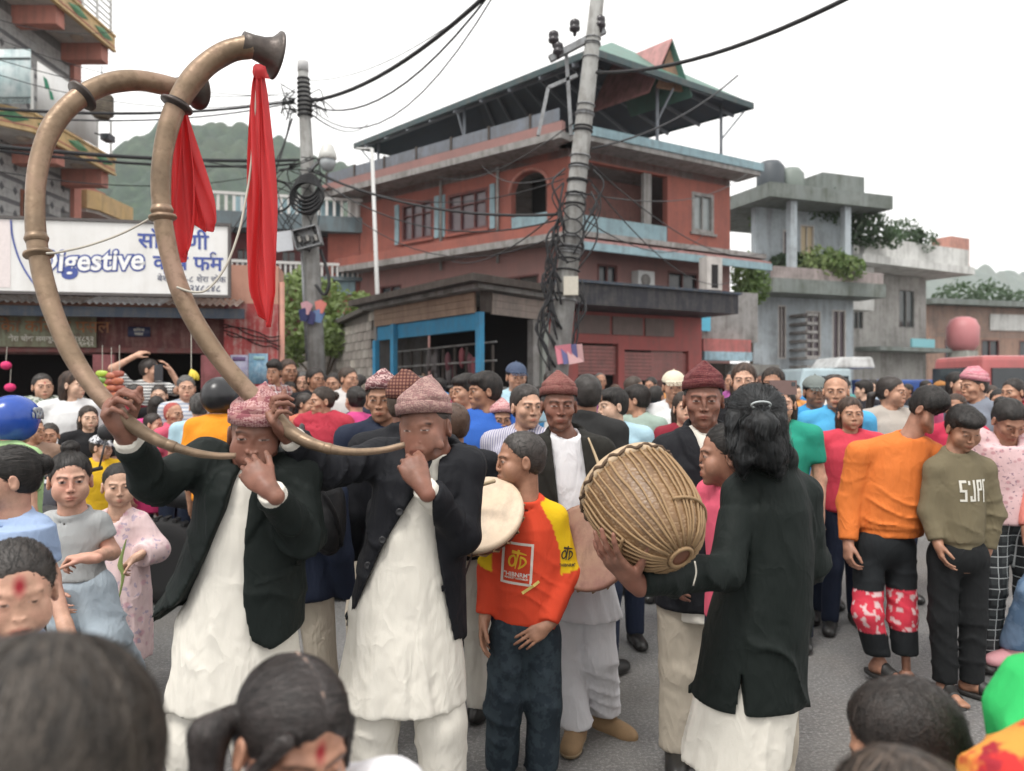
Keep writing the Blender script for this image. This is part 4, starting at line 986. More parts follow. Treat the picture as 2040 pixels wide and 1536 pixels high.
# ---- wires
PL, PR = (lambda py, dx=0: on_pole(py, dx, -0.1) + pb_), (lambda py, dx=0: on2(py, dx, -0.1) + prb)
lines = [
 (sag(PL(205, 0.15), at(980, -20, 9), 0.25), 0.030, 'thick cable bundle rising from the straight pole to the upper edge'),
 (sag(PL(215, 0.15), at(985, -24, 9), 0.55), 0.014, 'thin cable sagging under the thick bundle at the top'),
 (sag(PL(222, 0.15), at(990, -20, 9), 0.85), 0.010, 'lowest thin cable under the bundle at the top'),
 (sag(PL(165, 0.12), at(1010, -40, 9), 0.3), 0.006, 'finest wire from the straight pole to the upper edge'),
 (sag(PL(205, -0.15), at(-60, 212, 10), 0.15), 0.022, 'black cable crossing level to the left at balcony height'),
 (sag(PL(208, -0.15), at(-60, 224, 10), 0.2), 0.012, 'thin cable just under the level black cable at the left'),
 (sag(PL(188, -0.15), at(-60, 100, 11), 0.3), 0.006, 'thin pale wire slanting up across the balcony building'),
 (sag(PL(195, -0.15), at(-60, 55, 12), 0.3), 0.006, 'second thin wire slanting up across the balcony building'),
 (sag(PL(322, -0.12), at(-60, 286, 9), 0.08), 0.028, 'thick drooping cable in front of the hill at the left'),
 (sag(PL(330, -0.12), at(-60, 292, 9), 0.12), 0.020, 'second drooping cable in front of the hill'),
 (sag(PL(340, -0.12), at(330, 300, 10.5), 0.1), 0.010, 'short thin cable in front of the hill'),
 (sag(PL(345, 0.12), PR(430, -0.2), 0.25), 0.022, 'cable running between the two poles across the red building'),
 (sag(PL(352, 0.12), PR(440, -0.2), 0.5), 0.012, 'lower thin cable between the two poles'),
 (sag(PL(230, 0.12), at(735, 245, 25), 0.3), 0.014, 'frayed wire from the straight pole to the dark roof'),
 (sag(PR(150, 0.1), at(1720, -20, 7), 0.2), 0.024, 'thick cable leaving the leaning pole to the upper right'),
 (sag(PR(300, 0.15), at(1470, 150, 14), 0.2), 0.016, 'cable from the leaning pole past the roof gable'),
 (sag(PR(330, 0.15), at(1520, 505, 22), 0.5), 0.010, 'thin cable from the leaning pole to the right-hand eaves'),
 (sag(PR(360, 0.15), at(1460, 560, 23), 0.6), 0.010, 'thin cable from the leaning pole to the kiosk'),
 (sag(PR(420, -0.2), at(900, 520, 20), 0.3), 0.012, 'cable from the leaning pole to the red facade'),
 (sag(PR(350, -0.2), at(960, 330, 24), 0.3), 0.010, 'cable from the leaning pole to the red cornice'),
 (sag(PL(200, -0.15), at(-60, 130, 11), 0.35), 0.006, 'third thin wire slanting up across the balcony building'),
 (sag(PL(335, -0.12), at(-60, 330, 10), 0.3), 0.008, 'lowest thin wire in front of the hill'),
 (sag(PL(360, 0.12), PR(470, -0.2), 0.75), 0.008, 'slack thin wire between the two poles'),
 (sag(PL(340, 0.12), PR(360, -0.2), 0.45), 0.008, 'upper fine wire between the two poles'),
 (sag(PR(390, 0.15), at(1490, 345, 24), 0.4), 0.010, 'thin cable from the leaning pole to the teal cornice'),
 (sag(PR(250, -0.15), at(870, 350, 26), 0.4), 0.008, 'fine wire from the leaning pole to the terrace screen'),
 (sag(PR(440, 0.15), at(1400, 470, 25), 0.5), 0.010, 'sagging cable in front of the red loggia'),
 (sag(at(-60, 20, 14), at(232, 62, 18.5), 0.2), 0.008, 'wire strung along the upper balcony'),
 (spline([PL(225, -0.2), at(560, 300, 13), at(500, 400, 12.5), at(455, 470, 11.5)], 24), 0.012, 'ragged service wire dropping from the straight pole to the signboard'),
 (spline([PL(240, -0.2), at(540, 360, 13), at(470, 465, 11.8)], 20), 0.016, 'thicker service wire dropping to the signboard'),
]
for p, r, lb in lines:
 tag(MB().tube(p, r, 6).build('overhead_wire', M_WIRE, None, True), lb, 'wire', 'overhead wires')
# ================================================================== trees and plants
def leaf_mat(key, c):
 if key in MATS: return MATS[key]
 m, nt, b, N, L = _nt(key)
 v = coords(nt)
 L(mixc(nt, ramp(nt, noise(nt, v, 3.5, 3), [(0.3, 0.0), (0.7, 1.0)]), tuple(x * 0.55 for x in c), tuple(min(1, x * 1.5) for x in c)), b.inputs['Base Color'])
 b.inputs['Roughness'].default_value = 0.6
 t = N('ShaderNodeBsdfTranslucent'); t.inputs['Color'].default_value = (c[0] * 1.6, c[1] * 1.8, c[2], 1)
 mx = N('ShaderNodeMixShader'); mx.inputs[0].default_value = 0.3
 L(b.outputs[0], mx.inputs[1]); L(t.outputs[0], mx.inputs[2]); L(mx.outputs[0], nt.nodes['Material Output'].inputs['Surface'])
 MATS[key] = m
 return m
M_BARK = surf_mat('bark', (0.10, 0.075, 0.055), None, 0.9, 8, 0.4)
def leaves(blobs, n, size, seed):
 rg = np.random.default_rng(seed)
 V = []
 w_ = np.array([b[3] * b[4] * b[5] for b in blobs]) ** (2 / 3); w_ = w_ / w_.sum()
 pick = rg.choice(len(blobs), n, p=w_)
 B = np.array(blobs)[pick]
 d = rg.normal(size=(n, 3)); d /= np.linalg.norm(d, axis=1)[:, None]
 r = rg.uniform(0.45, 1.08, n) ** 0.6
 c = B[:, :3] + d * r[:, None] * B[:, 3:6]
 nrm_ = d + rg.normal(0, 0.6, (n, 3)); nrm_ /= np.linalg.norm(nrm_, axis=1)[:, None]
 a = np.cross(nrm_, rg.normal(size=(n, 3))); a /= np.linalg.norm(a, axis=1)[:, None]; b_ = np.cross(nrm_, a)
 s_ = size * rg.uniform(0.6, 1.4, n)[:, None]
 v = np.stack([c - a * s_, c - b_ * s_ * 0.45 + nrm_ * s_ * 0.12, c + a * s_, c + b_ * s_ * 0.45 + nrm_ * s_ * 0.12], 1).reshape(-1, 3)
 return v, np.arange(4 * n).reshape(-1, 4)
def tree(name, base, blobs, n, size, mat, label, cat='tree', group=None, seed=1, trunk=None):
 base = np.array(base, float)
 o = tag(empty(name, base), label, cat, group)
 v, f = leaves(blobs, n, size, seed)
 mesh_obj('crown', v, f, mat, o, False)
 mb = MB()
 hh = max(b[2] for b in blobs)
 tr = trunk or 0.08
 mb.tube(spline([(0, 0, 0), (0.05, 0.02, hh * 0.4), (0, 0, hh * 0.8)], 8), np.linspace(tr, tr * 0.4, 8), 8)
 for b in blobs[:8]: mb.tube(spline([(0.03, 0.01, hh * 0.35), ((b[0]) * 0.5, b[1] * 0.5, (hh * 0.35 + b[2]) / 2 + 0.1), tuple(b[:3])], 6), np.linspace(tr * 0.45, tr * 0.12, 6), 5)
 mb.build('trunk', M_BARK, o, True)
 return o
LF1, LF2, LF3 = leaf_mat('leaf_green', (0.12, 0.18, 0.06)), leaf_mat('leaf_olive', (0.17, 0.22, 0.085)), leaf_mat('leaf_dark', (0.05, 0.085, 0.045))
b0 = at(640, 768, 19.0) * np.array([1, 1, 0])
def rel(px, py, Y, rx, ry, rz): p = at(px, py, Y) - b0; return (p[0], p[1], p[2], rx, ry, rz)
tree('garden_tree', b0, [rel(590, 590, 19.2, .55, .6, .6), rel(640, 600, 19.4, .6, .6, .6), rel(690, 620, 19.2, .55, .5, .5), rel(585, 660, 19, .55, .6, .6), rel(640, 670, 18.8, .6, .6, .5), rel(610, 555, 19.6, .35, .4, .35), rel(720, 605, 19.4, .3, .4, .3), rel(570, 700, 19, .5, .5, .5), rel(675, 680, 18.9, .5, .5, .4)], 5200, 0.075, LF2, 'leafy green tree behind the concrete block wall')
b0 = at(1496, 768, 29) * np.array([1, 1, 0])
tree('street_tree', b0, [rel(1490, 545, 29, .6, .6, .8), rel(1508, 570, 29, .5, .5, .7), rel(1480, 585, 28.8, .4, .4, .5)], 1500, 0.11, LF1, 'small leafy tree beside the kiosk', trunk=0.07)
b0 = Wg.at(ug(1555), 10.1, 0.9)
for k, (px, py, r, lab, mt) in enumerate(((1540, 425, .75, 'bushy potted plant at the left end of the roof garden', LF1), (1590, 410, .45, 'round potted shrub beside the water tanks', LF3), (1640, 410, .8, 'broad shrub in the middle of the roof garden', LF3), (1672, 385, .35, 'tall thin plant rising above the roof garden', LF2), (1735, 455, .7, 'dark shrub at the right end of the roof garden', LF3))):
 c = at(px, py, 35.6); b0 = np.array([c[0], c[1], 10.1]); r *= 1.35
 hgt = c[2] - 10.1
 tree('roof_plant', b0, [(0, 0, hgt, r, r, r * 0.8), (r * 0.5, 0.1, hgt - 0.3, r * .6, r * .6, r * .6), (-r * 0.5, 0, hgt - 0.4, r * .6, r * .6, r * .6), (r * 0.1, 0, hgt + 0.35, r * .5, r * .5, r * .6), (r * 1.1, 0.1, hgt - 0.5, r * .6, r * .5, r * .5)], 900, 0.13, mt, lab, 'plant', 'plants on the roof garden', k, 0.03)
for k, (px, py, r, lab, mt) in enumerate(((1630, 535, .75, 'leafy plant spilling over the balcony of the grey house', LF2), (1660, 560, .6, 'pale bushy plant at the balcony corner', LF1), (1570, 545, .5, 'dark potted plant on the balcony of the grey house', LF3), (1800, 465, .7, 'low dark plant along the white parapet', LF3))):
 c = at(px, py, 33.8 if px < 1700 else 38); b0 = np.array([c[0], c[1], 6.65 if px < 1700 else 8.6]); r *= 1.35
 hgt = c[2] - b0[2]
 tree('balcony_plant', b0, [(0, 0, max(0.3, hgt), r, r * .6, r * .8), (r * 0.6, 0, 0.3, r * .6, r * .5, r * .5), (-r * .6, 0, 0.35, r * .6, r * .5, r * .5), (r * 1.2, 0, 0.1, r * .6, r * .5, r * .6)], 900, 0.12, mt, lab, 'plant', 'plants on the balconies', 10 + k, 0.03)
for k, (px, py, r) in enumerate(((1905, 585, 1.6), (1965, 590, 1.8), (2030, 600, 1.6))):
 c = at(px, py, 58); b0 = np.array([c[0], c[1], 0])
 tree('distant_tree', b0, [(0, 0, c[2] - 0.6, r, r, r), (r * .7, 0, c[2] - 1.4, r * .8, r * .8, r * .8), (-r * .7, 0, c[2] - 1.3, r * .8, r * .8, r * .8)], 700, 0.25, LF3, ('rounded dark tree behind the left end of the brick house', 'rounded dark tree behind the middle of the brick house', 'rounded dark tree behind the right end of the brick house')[k], 'tree', 'trees behind the brick house', 20 + k, 0.15)
# ================================================================== vehicles at the back
M_TYRE = plain('tyre_rubber', (0.018, 0.018, 0.019), 0.8)
def wheel(parent, c, r, w_, ax=(0, 1, 0)):
 ty = MB().lathe([(r * 0.62, -w_ / 2), (r * 0.94, -w_ / 2), (r, -w_ * 0.35), (r, w_ * 0.35), (r * 0.94, w_ / 2), (r * 0.62, w_ / 2)], c, 24, ax).build('wheel', M_TYRE, parent, True)
 MB().lathe([(0.02, -w_ * 0.42), (r * 0.62, -w_ * 0.42), (r * 0.64, 0), (r * 0.62, w_ * 0.42), (0.02, w_ * 0.42)], c, 18, ax).build('rim', M_GALV, ty, True)
def box_body(parent, name, x0, x1, y0, y1, z0, z1, mat, taper=0.0, bev=0.06):
 """vehicle shell with sloped ends"""
 import bmesh
 mb = MB().add([(x0, y0, z0), (x1, y0, z0), (x1, y1, z0), (x0, y1, z0), (x0 + taper, y0 + .05, z1), (x1 - taper * .3, y0 + .05, z1), (x1 - taper * .3, y1 - .05, z1), (x0 + taper, y1 - .05, z1)], [(0, 3, 2, 1), (4, 5, 6, 7), (0, 1, 5, 4), (1, 2, 6, 5), (2, 3, 7, 6), (3, 0, 4, 7)])
 o = mb.build(name, mat, parent)
 bm = bmesh.new(); bm.from_mesh(o.data)
 bmesh.ops.bevel(bm, geom=list(bm.edges), offset=bev, segments=2, affect='EDGES', profile=0.6)
 bm.to_mesh(o.data); bm.free()
 return o
M_VAN = surf_mat('paint_pale_blue', (0.45, 0.56, 0.60), (0.42, 0.53, 0.57), 0.35, 1, 0.15)
tk = tag(empty('parked_truck', (at(1650, 0, 21)[0], 21, 0)), 'pale blue parked truck with a bright blue cargo box', 'truck')
cab = box_body(tk, 'cab', -1.35, 0.35, -0.9, 0.9, 0.5, 2.05, M_VAN, 0.35)
MB().box((-0.75, -0.93, 1.25), (0.15, -0.885, 1.85)).build('side_window', M_GLASS, cab)
MB().box((-1.28, -0.94, 0.75), (-1.0, -0.89, 0.95)).build('headlight', plain('lamp_clear', (0.6, 0.6, 0.58), 0.2), cab)
box_body(tk, 'cab_roof', -0.2, 0.9, -0.85, 0.85, 2.055, 2.35, surf_mat('roof_white', (0.62, 0.63, 0.63), None, 0.5), 0.2)
box_body(tk, 'cargo_box', 0.42, 2.6, -1.0, 1.0, 0.75, 1.75, surf_mat('tarp_royal_blue', (0.035, 0.10, 0.36), (0.03, 0.085, 0.30), 0.5, 2, 0.2), 0.0)
for x in (-0.8, 1.6):
 for y in (-0.85, 0.85): wheel(tk, (x, y, 0.42), 0.42, 0.24)
M_BUS = surf_mat('paint_bus_red', (0.46, 0.13, 0.13), (0.42, 0.12, 0.12), 0.35, 1, 0.2)
bs = tag(empty('parked_bus', (at(2040, 0, 17.5)[0], 17.5, 0)), 'red parked minibus at the right edge behind the crowd', 'bus')
bo = box_body(bs, 'shell', -1.7, 4.2, -1.0, 1.0, 0.45, 2.25, M_BUS, 0.18, 0.10)
for k in range(6): MB().box((-1.35 + 0.88 * k, -1.02, 1.35), (-0.6 + 0.88 * k, -0.945, 1.98)).build('window', M_GLASS, bo)
MB().box((-1.62, -0.85, 1.3), (-1.50, 0.85, 2.0)).build('windscreen', M_GLASS, bo)
MB().box((-1.66, -1.015, 1.05), (4.1, -1.003, 1.2)).build('stripe', plain('stripe_cream', (0.5, 0.45, 0.38), 0.5), bo)
for x in (-0.8, 3.0):
 for y in (-0.9, 0.9): wheel(bs, (x, y, 0.42), 0.42, 0.24)
# ================================================================== motorcycles
def motorcycle(loc, rz, label, c):
 o = tag(empty('motorcycle', loc, rz), label, 'motorcycle', 'motorcycles parked in the crowd')
 P_ = plain('bike_paint_%d' % int(c[0] * 100), c, 0.25); K_ = plain('bike_black', (0.02, 0.02, 0.022), 0.45); C_ = plain('bike_chrome', (0.55, 0.55, 0.56), 0.25, 0.9)
 for x in (-0.64, 0.66):
  t = MB().lathe([(0.20, -0.06), (0.27, -0.065), (0.305, -0.04), (0.315, 0.0), (0.305, 0.04), (0.27, 0.065), (0.20, 0.06)], (x, 0, 0.315), 30, (0, 1, 0)).build('wheel', M_TYRE, o, True)
  for k in range(30):
   a = 2 * math.pi * k / 30
   MB().obox((x + 0.312 * math.cos(a), 0, 0.315 + 0.312 * math.sin(a)), (-0.014 * math.sin(a), 0, 0.014 * math.cos(a)), (0, 0.05, 0), (0.012 * math.cos(a), 0, 0.012 * math.sin(a))).build('tread_block', M_TYRE, t)
  MB().lathe([(0.04, -0.04), (0.205, -0.02), (0.205, 0.02), (0.04, 0.04)], (x, 0, 0.315), 18, (0, 1, 0)).build('rim', C_, t, True)
 for y in (-0.09, 0.09): MB().tube([(0.66, y, 0.315), (0.42, y, 0.95)], 0.022, 8).build('fork', C_, o, True)
 MB().tube([(0.40, -0.36, 1.04), (0.38, -0.12, 1.0), (0.38, 0.12, 1.0), (0.40, 0.36, 1.04)], 0.014, 8).build('handlebar', K_, o, True)
 for y in (-0.34, 0.34):
  MB().tube([(0.40, y, 1.04), (0.44, y * 1.15, 1.26)], 0.007, 6).build('mirror_stem', K_, o, True)
  MB().lathe([(0.01, -0.02), (0.05, -0.016), (0.06, 0.0), (0.05, 0.012), (0.01, 0.014)], (0.44, y * 1.15, 1.28), 14, (-1, 0, 0)).build('mirror', K_, o, True)
 MB().lathe([(0.03, -0.14), (0.12, -0.10), (0.16, 0.02), (0.13, 0.18), (0.04, 0.28)], (0.22, 0, 0.82), 16, (-1, 0, 0.12)).build('fuel_tank', P_, o, True)
 MB().lathe([(0.05, -0.3), (0.11, -0.2), (0.12, 0.1), (0.09, 0.35), (0.03, 0.42)], (-0.25, 0, 0.78), 14, (-1, 0, 0.06)).build('saddle', K_, o, True)
 MB().lathe([(0.06, -0.05), (0.10, -0.02), (0.10, 0.06), (0.04, 0.10)], (0.55, 0, 0.88), 16, (1, 0, 0)).build('headlight', C_, o, True)
 MB().box((-0.2, -0.13, 0.30), (0.25, 0.13, 0.62)).build('engine', K_, o)
 MB().tube([(0.1, 0.14, 0.35), (-0.4, 0.16, 0.33), (-0.75, 0.17, 0.42)], [0.025, 0.03, 0.045], 8).build('exhaust', C_, o, True)
 for x, a in ((0.66, 0.5), (-0.64, 2.1)): MB().tube([(x + 0.36 * math.cos(t), 0, 0.315 + 0.36 * math.sin(t)) for t in np.linspace(a, a + 1.4, 8)], 0.045, 8).build('mudguard', P_, o, True)
 return o
motorcycle((at(70, 0, 4.6)[0], 4.7, 0), R(125), 'motorcycle with chrome mirrors behind the walking girls', (0.02, 0.02, 0.03))
motorcycle((at(502, 0, 5.7)[0], 5.7, 0), R(4), 'dark red motorcycle half hidden between the two horn players', (0.16, 0.02, 0.02))
# ================================================================== signed-distance figures
F32 = np.float32
from concurrent.futures import ThreadPoolExecutor
POOL = ThreadPoolExecutor(4)
def A3(*p): return np.array(p, dtype=F32)
def nrm(v): return np.sqrt(np.einsum('ij,ij->i', v, v))
def unit(v):
 v = np.asarray(v, float); return v / (np.linalg.norm(v) + 1e-9)
def cap(P, a, b, ra, rb):
 a, b = np.asarray(a, F32), np.asarray(b, F32)
 ba = b - a; pa = P - a
 t = np.clip(pa @ ba / F32(ba @ ba + 1e-9), 0, 1)
 return nrm(pa - t[:, None] * ba) - (F32(ra) + F32(rb - ra) * t)
def ell(P, c, r, M=None):
 q = P - np.asarray(c, F32)
 if M is not None: q = q @ np.asarray(M, F32)
 r = np.asarray(r, F32)
 k0 = nrm(q / r); k1 = nrm(q / (r * r))
 return k0 * (k0 - 1) / np.maximum(k1, 1e-6)
def sph(P, c, r): return nrm(P - np.asarray(c, F32)) - F32(r)
def smin(a, b, k):
 h = np.clip(0.5 + 0.5 * (b - a) / F32(k), 0, 1)
 return b + (a - b) * h - F32(k) * h * (1 - h)
def smax(a, b, k): return -smin(-a, -b, k)
def rotm(yaw=0, pitch=0, roll=0):
 """facing -Y; yaw>0 turns to +X, pitch>0 looks down"""
 return np.array((Matrix.Rotation(yaw, 3, 'Z') @ Matrix.Rotation(pitch, 3, 'X') @ Matrix.Rotation(roll, 3, 'Y')))
_CO = np.array([(i, j, k) for i in (0, 1) for j in (0, 1) for k in (0, 1)])
_ED = [(a, b) for a in range(8) for b in range(a + 1, 8) if np.abs(_CO[a] - _CO[b]).sum() == 1]
def surf(fn, lo, hi, h, B=8, slack=1.45):
 """mesh of fn = 0 on a sparse grid (surface nets)"""
 h = h * 1.43
 lo, hi = np.asarray(lo, float) - 2 * h, np.asarray(hi, float) + 2 * h
 nb = np.maximum(1, np.ceil((hi - lo) / h / B).astype(int))
 bi = np.stack(np.meshgrid(*[np.arange(n) for n in nb], indexing='ij'), -1).reshape(-1, 3)
 ctr = (lo + (bi * B + (B - 1) / 2) * h).astype(F32)
 dc = fn(ctr)
 act = np.abs(dc) < h * B * 0.87 * slack + h
 V = np.repeat(np.repeat(np.repeat(np.where(dc < 0, F32(-1), F32(1)).reshape(nb), B, 0), B, 1), B, 2)
 off = np.stack(np.meshgrid(*[np.arange(B)] * 3, indexing='ij'), -1).reshape(-1, 3)
 ai = bi[act]
 def job(s):
  g = (ai[s:s + 60, None, :] * B + off[None]).reshape(-1, 3)
  V[g[:, 0], g[:, 1], g[:, 2]] = fn((lo + g * h).astype(F32))
 list(POOL.map(job, range(0, len(ai), 60)))
 S = V < 0
 c = np.zeros(tuple(np.array(V.shape) - 1), np.int8)
 sx, sy, sz = V.shape
 for i, j, k in _CO: c += S[i:sx - 1 + i, j:sy - 1 + j, k:sz - 1 + k]
 m = (c > 0) & (c < 8)
 ijk = np.argwhere(m)
 if not len(ijk): return np.zeros((0, 3)), np.zeros((0, 4), int)
 idx = np.full(m.shape, -1, np.int32); idx[m] = np.arange(len(ijk))
 val = [V[tuple((ijk + o).T)] for o in _CO]
 acc = np.zeros((len(ijk), 3)); cnt = np.zeros(len(ijk))
 for a, b in _ED:
  va, vb = val[a], val[b]
  x = (va < 0) != (vb < 0)
  t = np.where(x, va / np.where(x, va - vb, 1), 0)
  acc += np.where(x[:, None], _CO[a] + t[:, None] * (_CO[b] - _CO[a]), 0)
  cnt += x
 verts = lo + (ijk + acc / cnt[:, None]) * h
 quads = []
 for ax in range(3):
  o = [0, 0, 0]; o[ax] = 1
  sl0 = [slice(None)] * 3; sl1 = [slice(None)] * 3
  sl0[ax] = slice(0, -1); sl1[ax] = slice(1, None)
  s0, s1 = S[tuple(sl0)], S[tuple(sl1)]
  e = np.argwhere(s0 != s1)
  u, v = (ax + 1) % 3, (ax + 2) % 3
  ok = (e[:, u] > 0) & (e[:, v] > 0) & (e[:, u] < m.shape[u]) & (e[:, v] < m.shape[v]) & (e[:, ax] < m.shape[ax])
  e = e[ok]
  flip = ~s0[tuple(e.T)]
  du = np.zeros(3, int); du[u] = 1; dv = np.zeros(3, int); dv[v] = 1
  q = np.stack([idx[tuple(e.T)], idx[tuple((e - du).T)], idx[tuple((e - du - dv).T)], idx[tuple((e - dv).T)]], 1)
  q[flip] = q[flip][:, ::-1]
  quads.append(q)
 q = np.concatenate(quads)
 return verts, q[(q >= 0).all(1)]
def wob(P, k, s=0.0):
 """cheap smooth noise in -1..1"""
 x, y, z = P[:, 0] * k, P[:, 1] * k, P[:, 2] * k
 return (np.sin(x * 1.7 + 2.1 * np.sin(y * 1.1 + s) + s) + np.sin(y * 1.9 + 1.7 * np.sin(z * 1.3 + 2 * s) + 1.3 * s) + np.sin(z * 1.5 + 1.9 * np.sin(x * 1.2 - s) + 0.7 * s)) / 3
def interp(z, tab, k):
 return np.interp(z, [r[0] for r in tab], [r[k] for r in tab]).astype(F32)
def crease(P, t, seed, warp=2.6):
 """sharp irregular folds across coordinate t (radians); 0..1"""
 w_ = t + warp * wob(P, 5.0, seed) + 0.9 * wob(P, 15.0, seed + 2)
 r = 1 - np.abs(np.sin(w_))
 return r * r * r * np.clip(0.35 + 1.3 * wob(P, 7.5, seed + 5), 0, 1)
# ------------------------------------------------------------------ head
def head_sdf(Q, o, parts=False):
 """Q: head coordinates (metres of an adult head, eyes at z = 0, facing -Y)"""
 X = Q.copy(); X[:, 0] = np.abs(X[:, 0])          # both halves
 jw, puff, age, ch = o.get('jaw', 1.0), o.get('puff', 0), o.get('age', 0), o.get('child', 0)
 d = ell(Q, (0, 0.014, 0.034), (0.0765, 0.096, 0.082))
 d = smin(d, ell(Q, (0, -0.020, -0.034), (0.060 * jw + 0.006 * ch, 0.066, 0.076 - 0.008 * ch)), 0.030)
 d = smin(d, ell(Q, (0, -0.030, -0.074 + 0.008 * ch), (0.042 * jw, 0.046, 0.034)), 0.024)
 d = smin(d, ell(Q, (0, -0.071, -0.096 + 0.010 * ch), (0.020 * jw, 0.017, 0.017)), 0.018)
 d = smin(d, ell(X, (0.043, -0.060, -0.026), (0.021, 0.021, 0.022)), 0.022)
 if puff: d = smin(d, ell(X, (0.046, -0.056, -0.056), (0.026 + 0.007 * puff, 0.028, 0.027)), 0.018)
 if age: d = smax(d, -ell(X, (0.056, -0.050, -0.062), (0.014, 0.022, 0.022)), 0.02)
 d = smin(d, cap(X, (0.010, -0.0865 + 0.003 * ch, 0.021), (0.043, -0.070, 0.022), 0.0105 - 0.003 * ch, 0.009), 0.014)
 if ch: d = smin(d, ell(X, (0.040, -0.052, -0.048), (0.024, 0.024, 0.026)), 0.022 + 0.004 * ch)
 d = smax(d, -ell(X, (0.031, -0.1035 - 0.002 * ch, 0.002), (0.021, 0.017, 0.0125)), 0.012)
 d = smin(d, sph(X, (0.031, -0.0735, 0.0), 0.0138), 0.003)
 d = smin(d, cap(X, (0.0165, -0.0835, 0.002), (0.031, -0.0875, 0.0095), 0.0022, 0.0028), 0.003)
 d = smin(d, cap(X, (0.031, -0.0875, 0.0095), (0.0465, -0.0785, 0.002), 0.0028, 0.0022), 0.003)
 d = smin(d, cap(X, (0.018, -0.083, -0.004), (0.044, -0.0785, -0.0065), 0.002, 0.002), 0.005)
 nb = 0.9 + 0.25 * o.get('nose', 0.4) - 0.30 * ch
 d = smin(d, cap(Q, (0, -0.086, 0.012), (0, -0.088 - 0.021 * nb, -0.030), 0.0072, 0.0098 * nb), 0.010)
 d = smin(d, cap(Q, (0, -0.086 - 0.021 * nb, -0.030), (0, -0.092, -0.040), 0.0105 * nb, 0.006), 0.006)
 d = smin(d, ell(X, (0.0125 * nb, -0.0945, -0.0355), (0.0082, 0.0105, 0.0075)), 0.005)
 d = smax(d, -ell(X, (0.0065, -0.101, -0.0425), (0.004, 0.006, 0.0035)), 0.003)
 if age: d = smax(d, -cap(X, (0.019, -0.0935, -0.036), (0.030, -0.078, -0.066), 0.0022, 0.0030), 0.006)
 # mouth
 f = o.get('lips', 1.0)
 d = smin(d, ell(Q, (0, -0.074, -0.064), (0.030, 0.020, 0.020)), 0.014)
 up = smin(cap(X, (0.004, -0.0945, -0.0605), (0.024, -0.0835, -0.0640), 0.0052 * f, 0.0024), cap(X, (0.004, -0.0925, -0.0700), (0.022, -0.0835, -0.0660), 0.0062 * f, 0.0022), 0.0015)
 d = smin(d, up, 0.005)
 d = smax(d, -cap(X, (0, -0.1000, -0.0652), (0.024, -0.0880, -0.0658), 0.0018, 0.0014), 0.002)
 d = smax(d, -ell(X, (0, -0.097, -0.083), (0.017, 0.010, 0.0045)), 0.008)
 # ears
 e = ell(X, (0.0800, 0.006, -0.008), (0.0100, 0.0195, 0.0310), rotm(0.25, 0.12, 0.0))
 e = smax(e, -ell(X, (0.0895, 0.000, -0.004), (0.0065, 0.0115, 0.0190)), 0.004)
 d = smin(d, e, 0.006)
 if o.get('wrinkle'):
  d = d + F32(0.0011) * np.sin(Q[:, 2] * 620 + 1.5 * np.sin(Q[:, 0] * 60)) * np.clip((Q[:, 2] - 0.030) / 0.01, 0, 1) * np.clip((0.062 - Q[:, 2]) / 0.01, 0, 1) * (Q[:, 1] < -0.05)
 return d
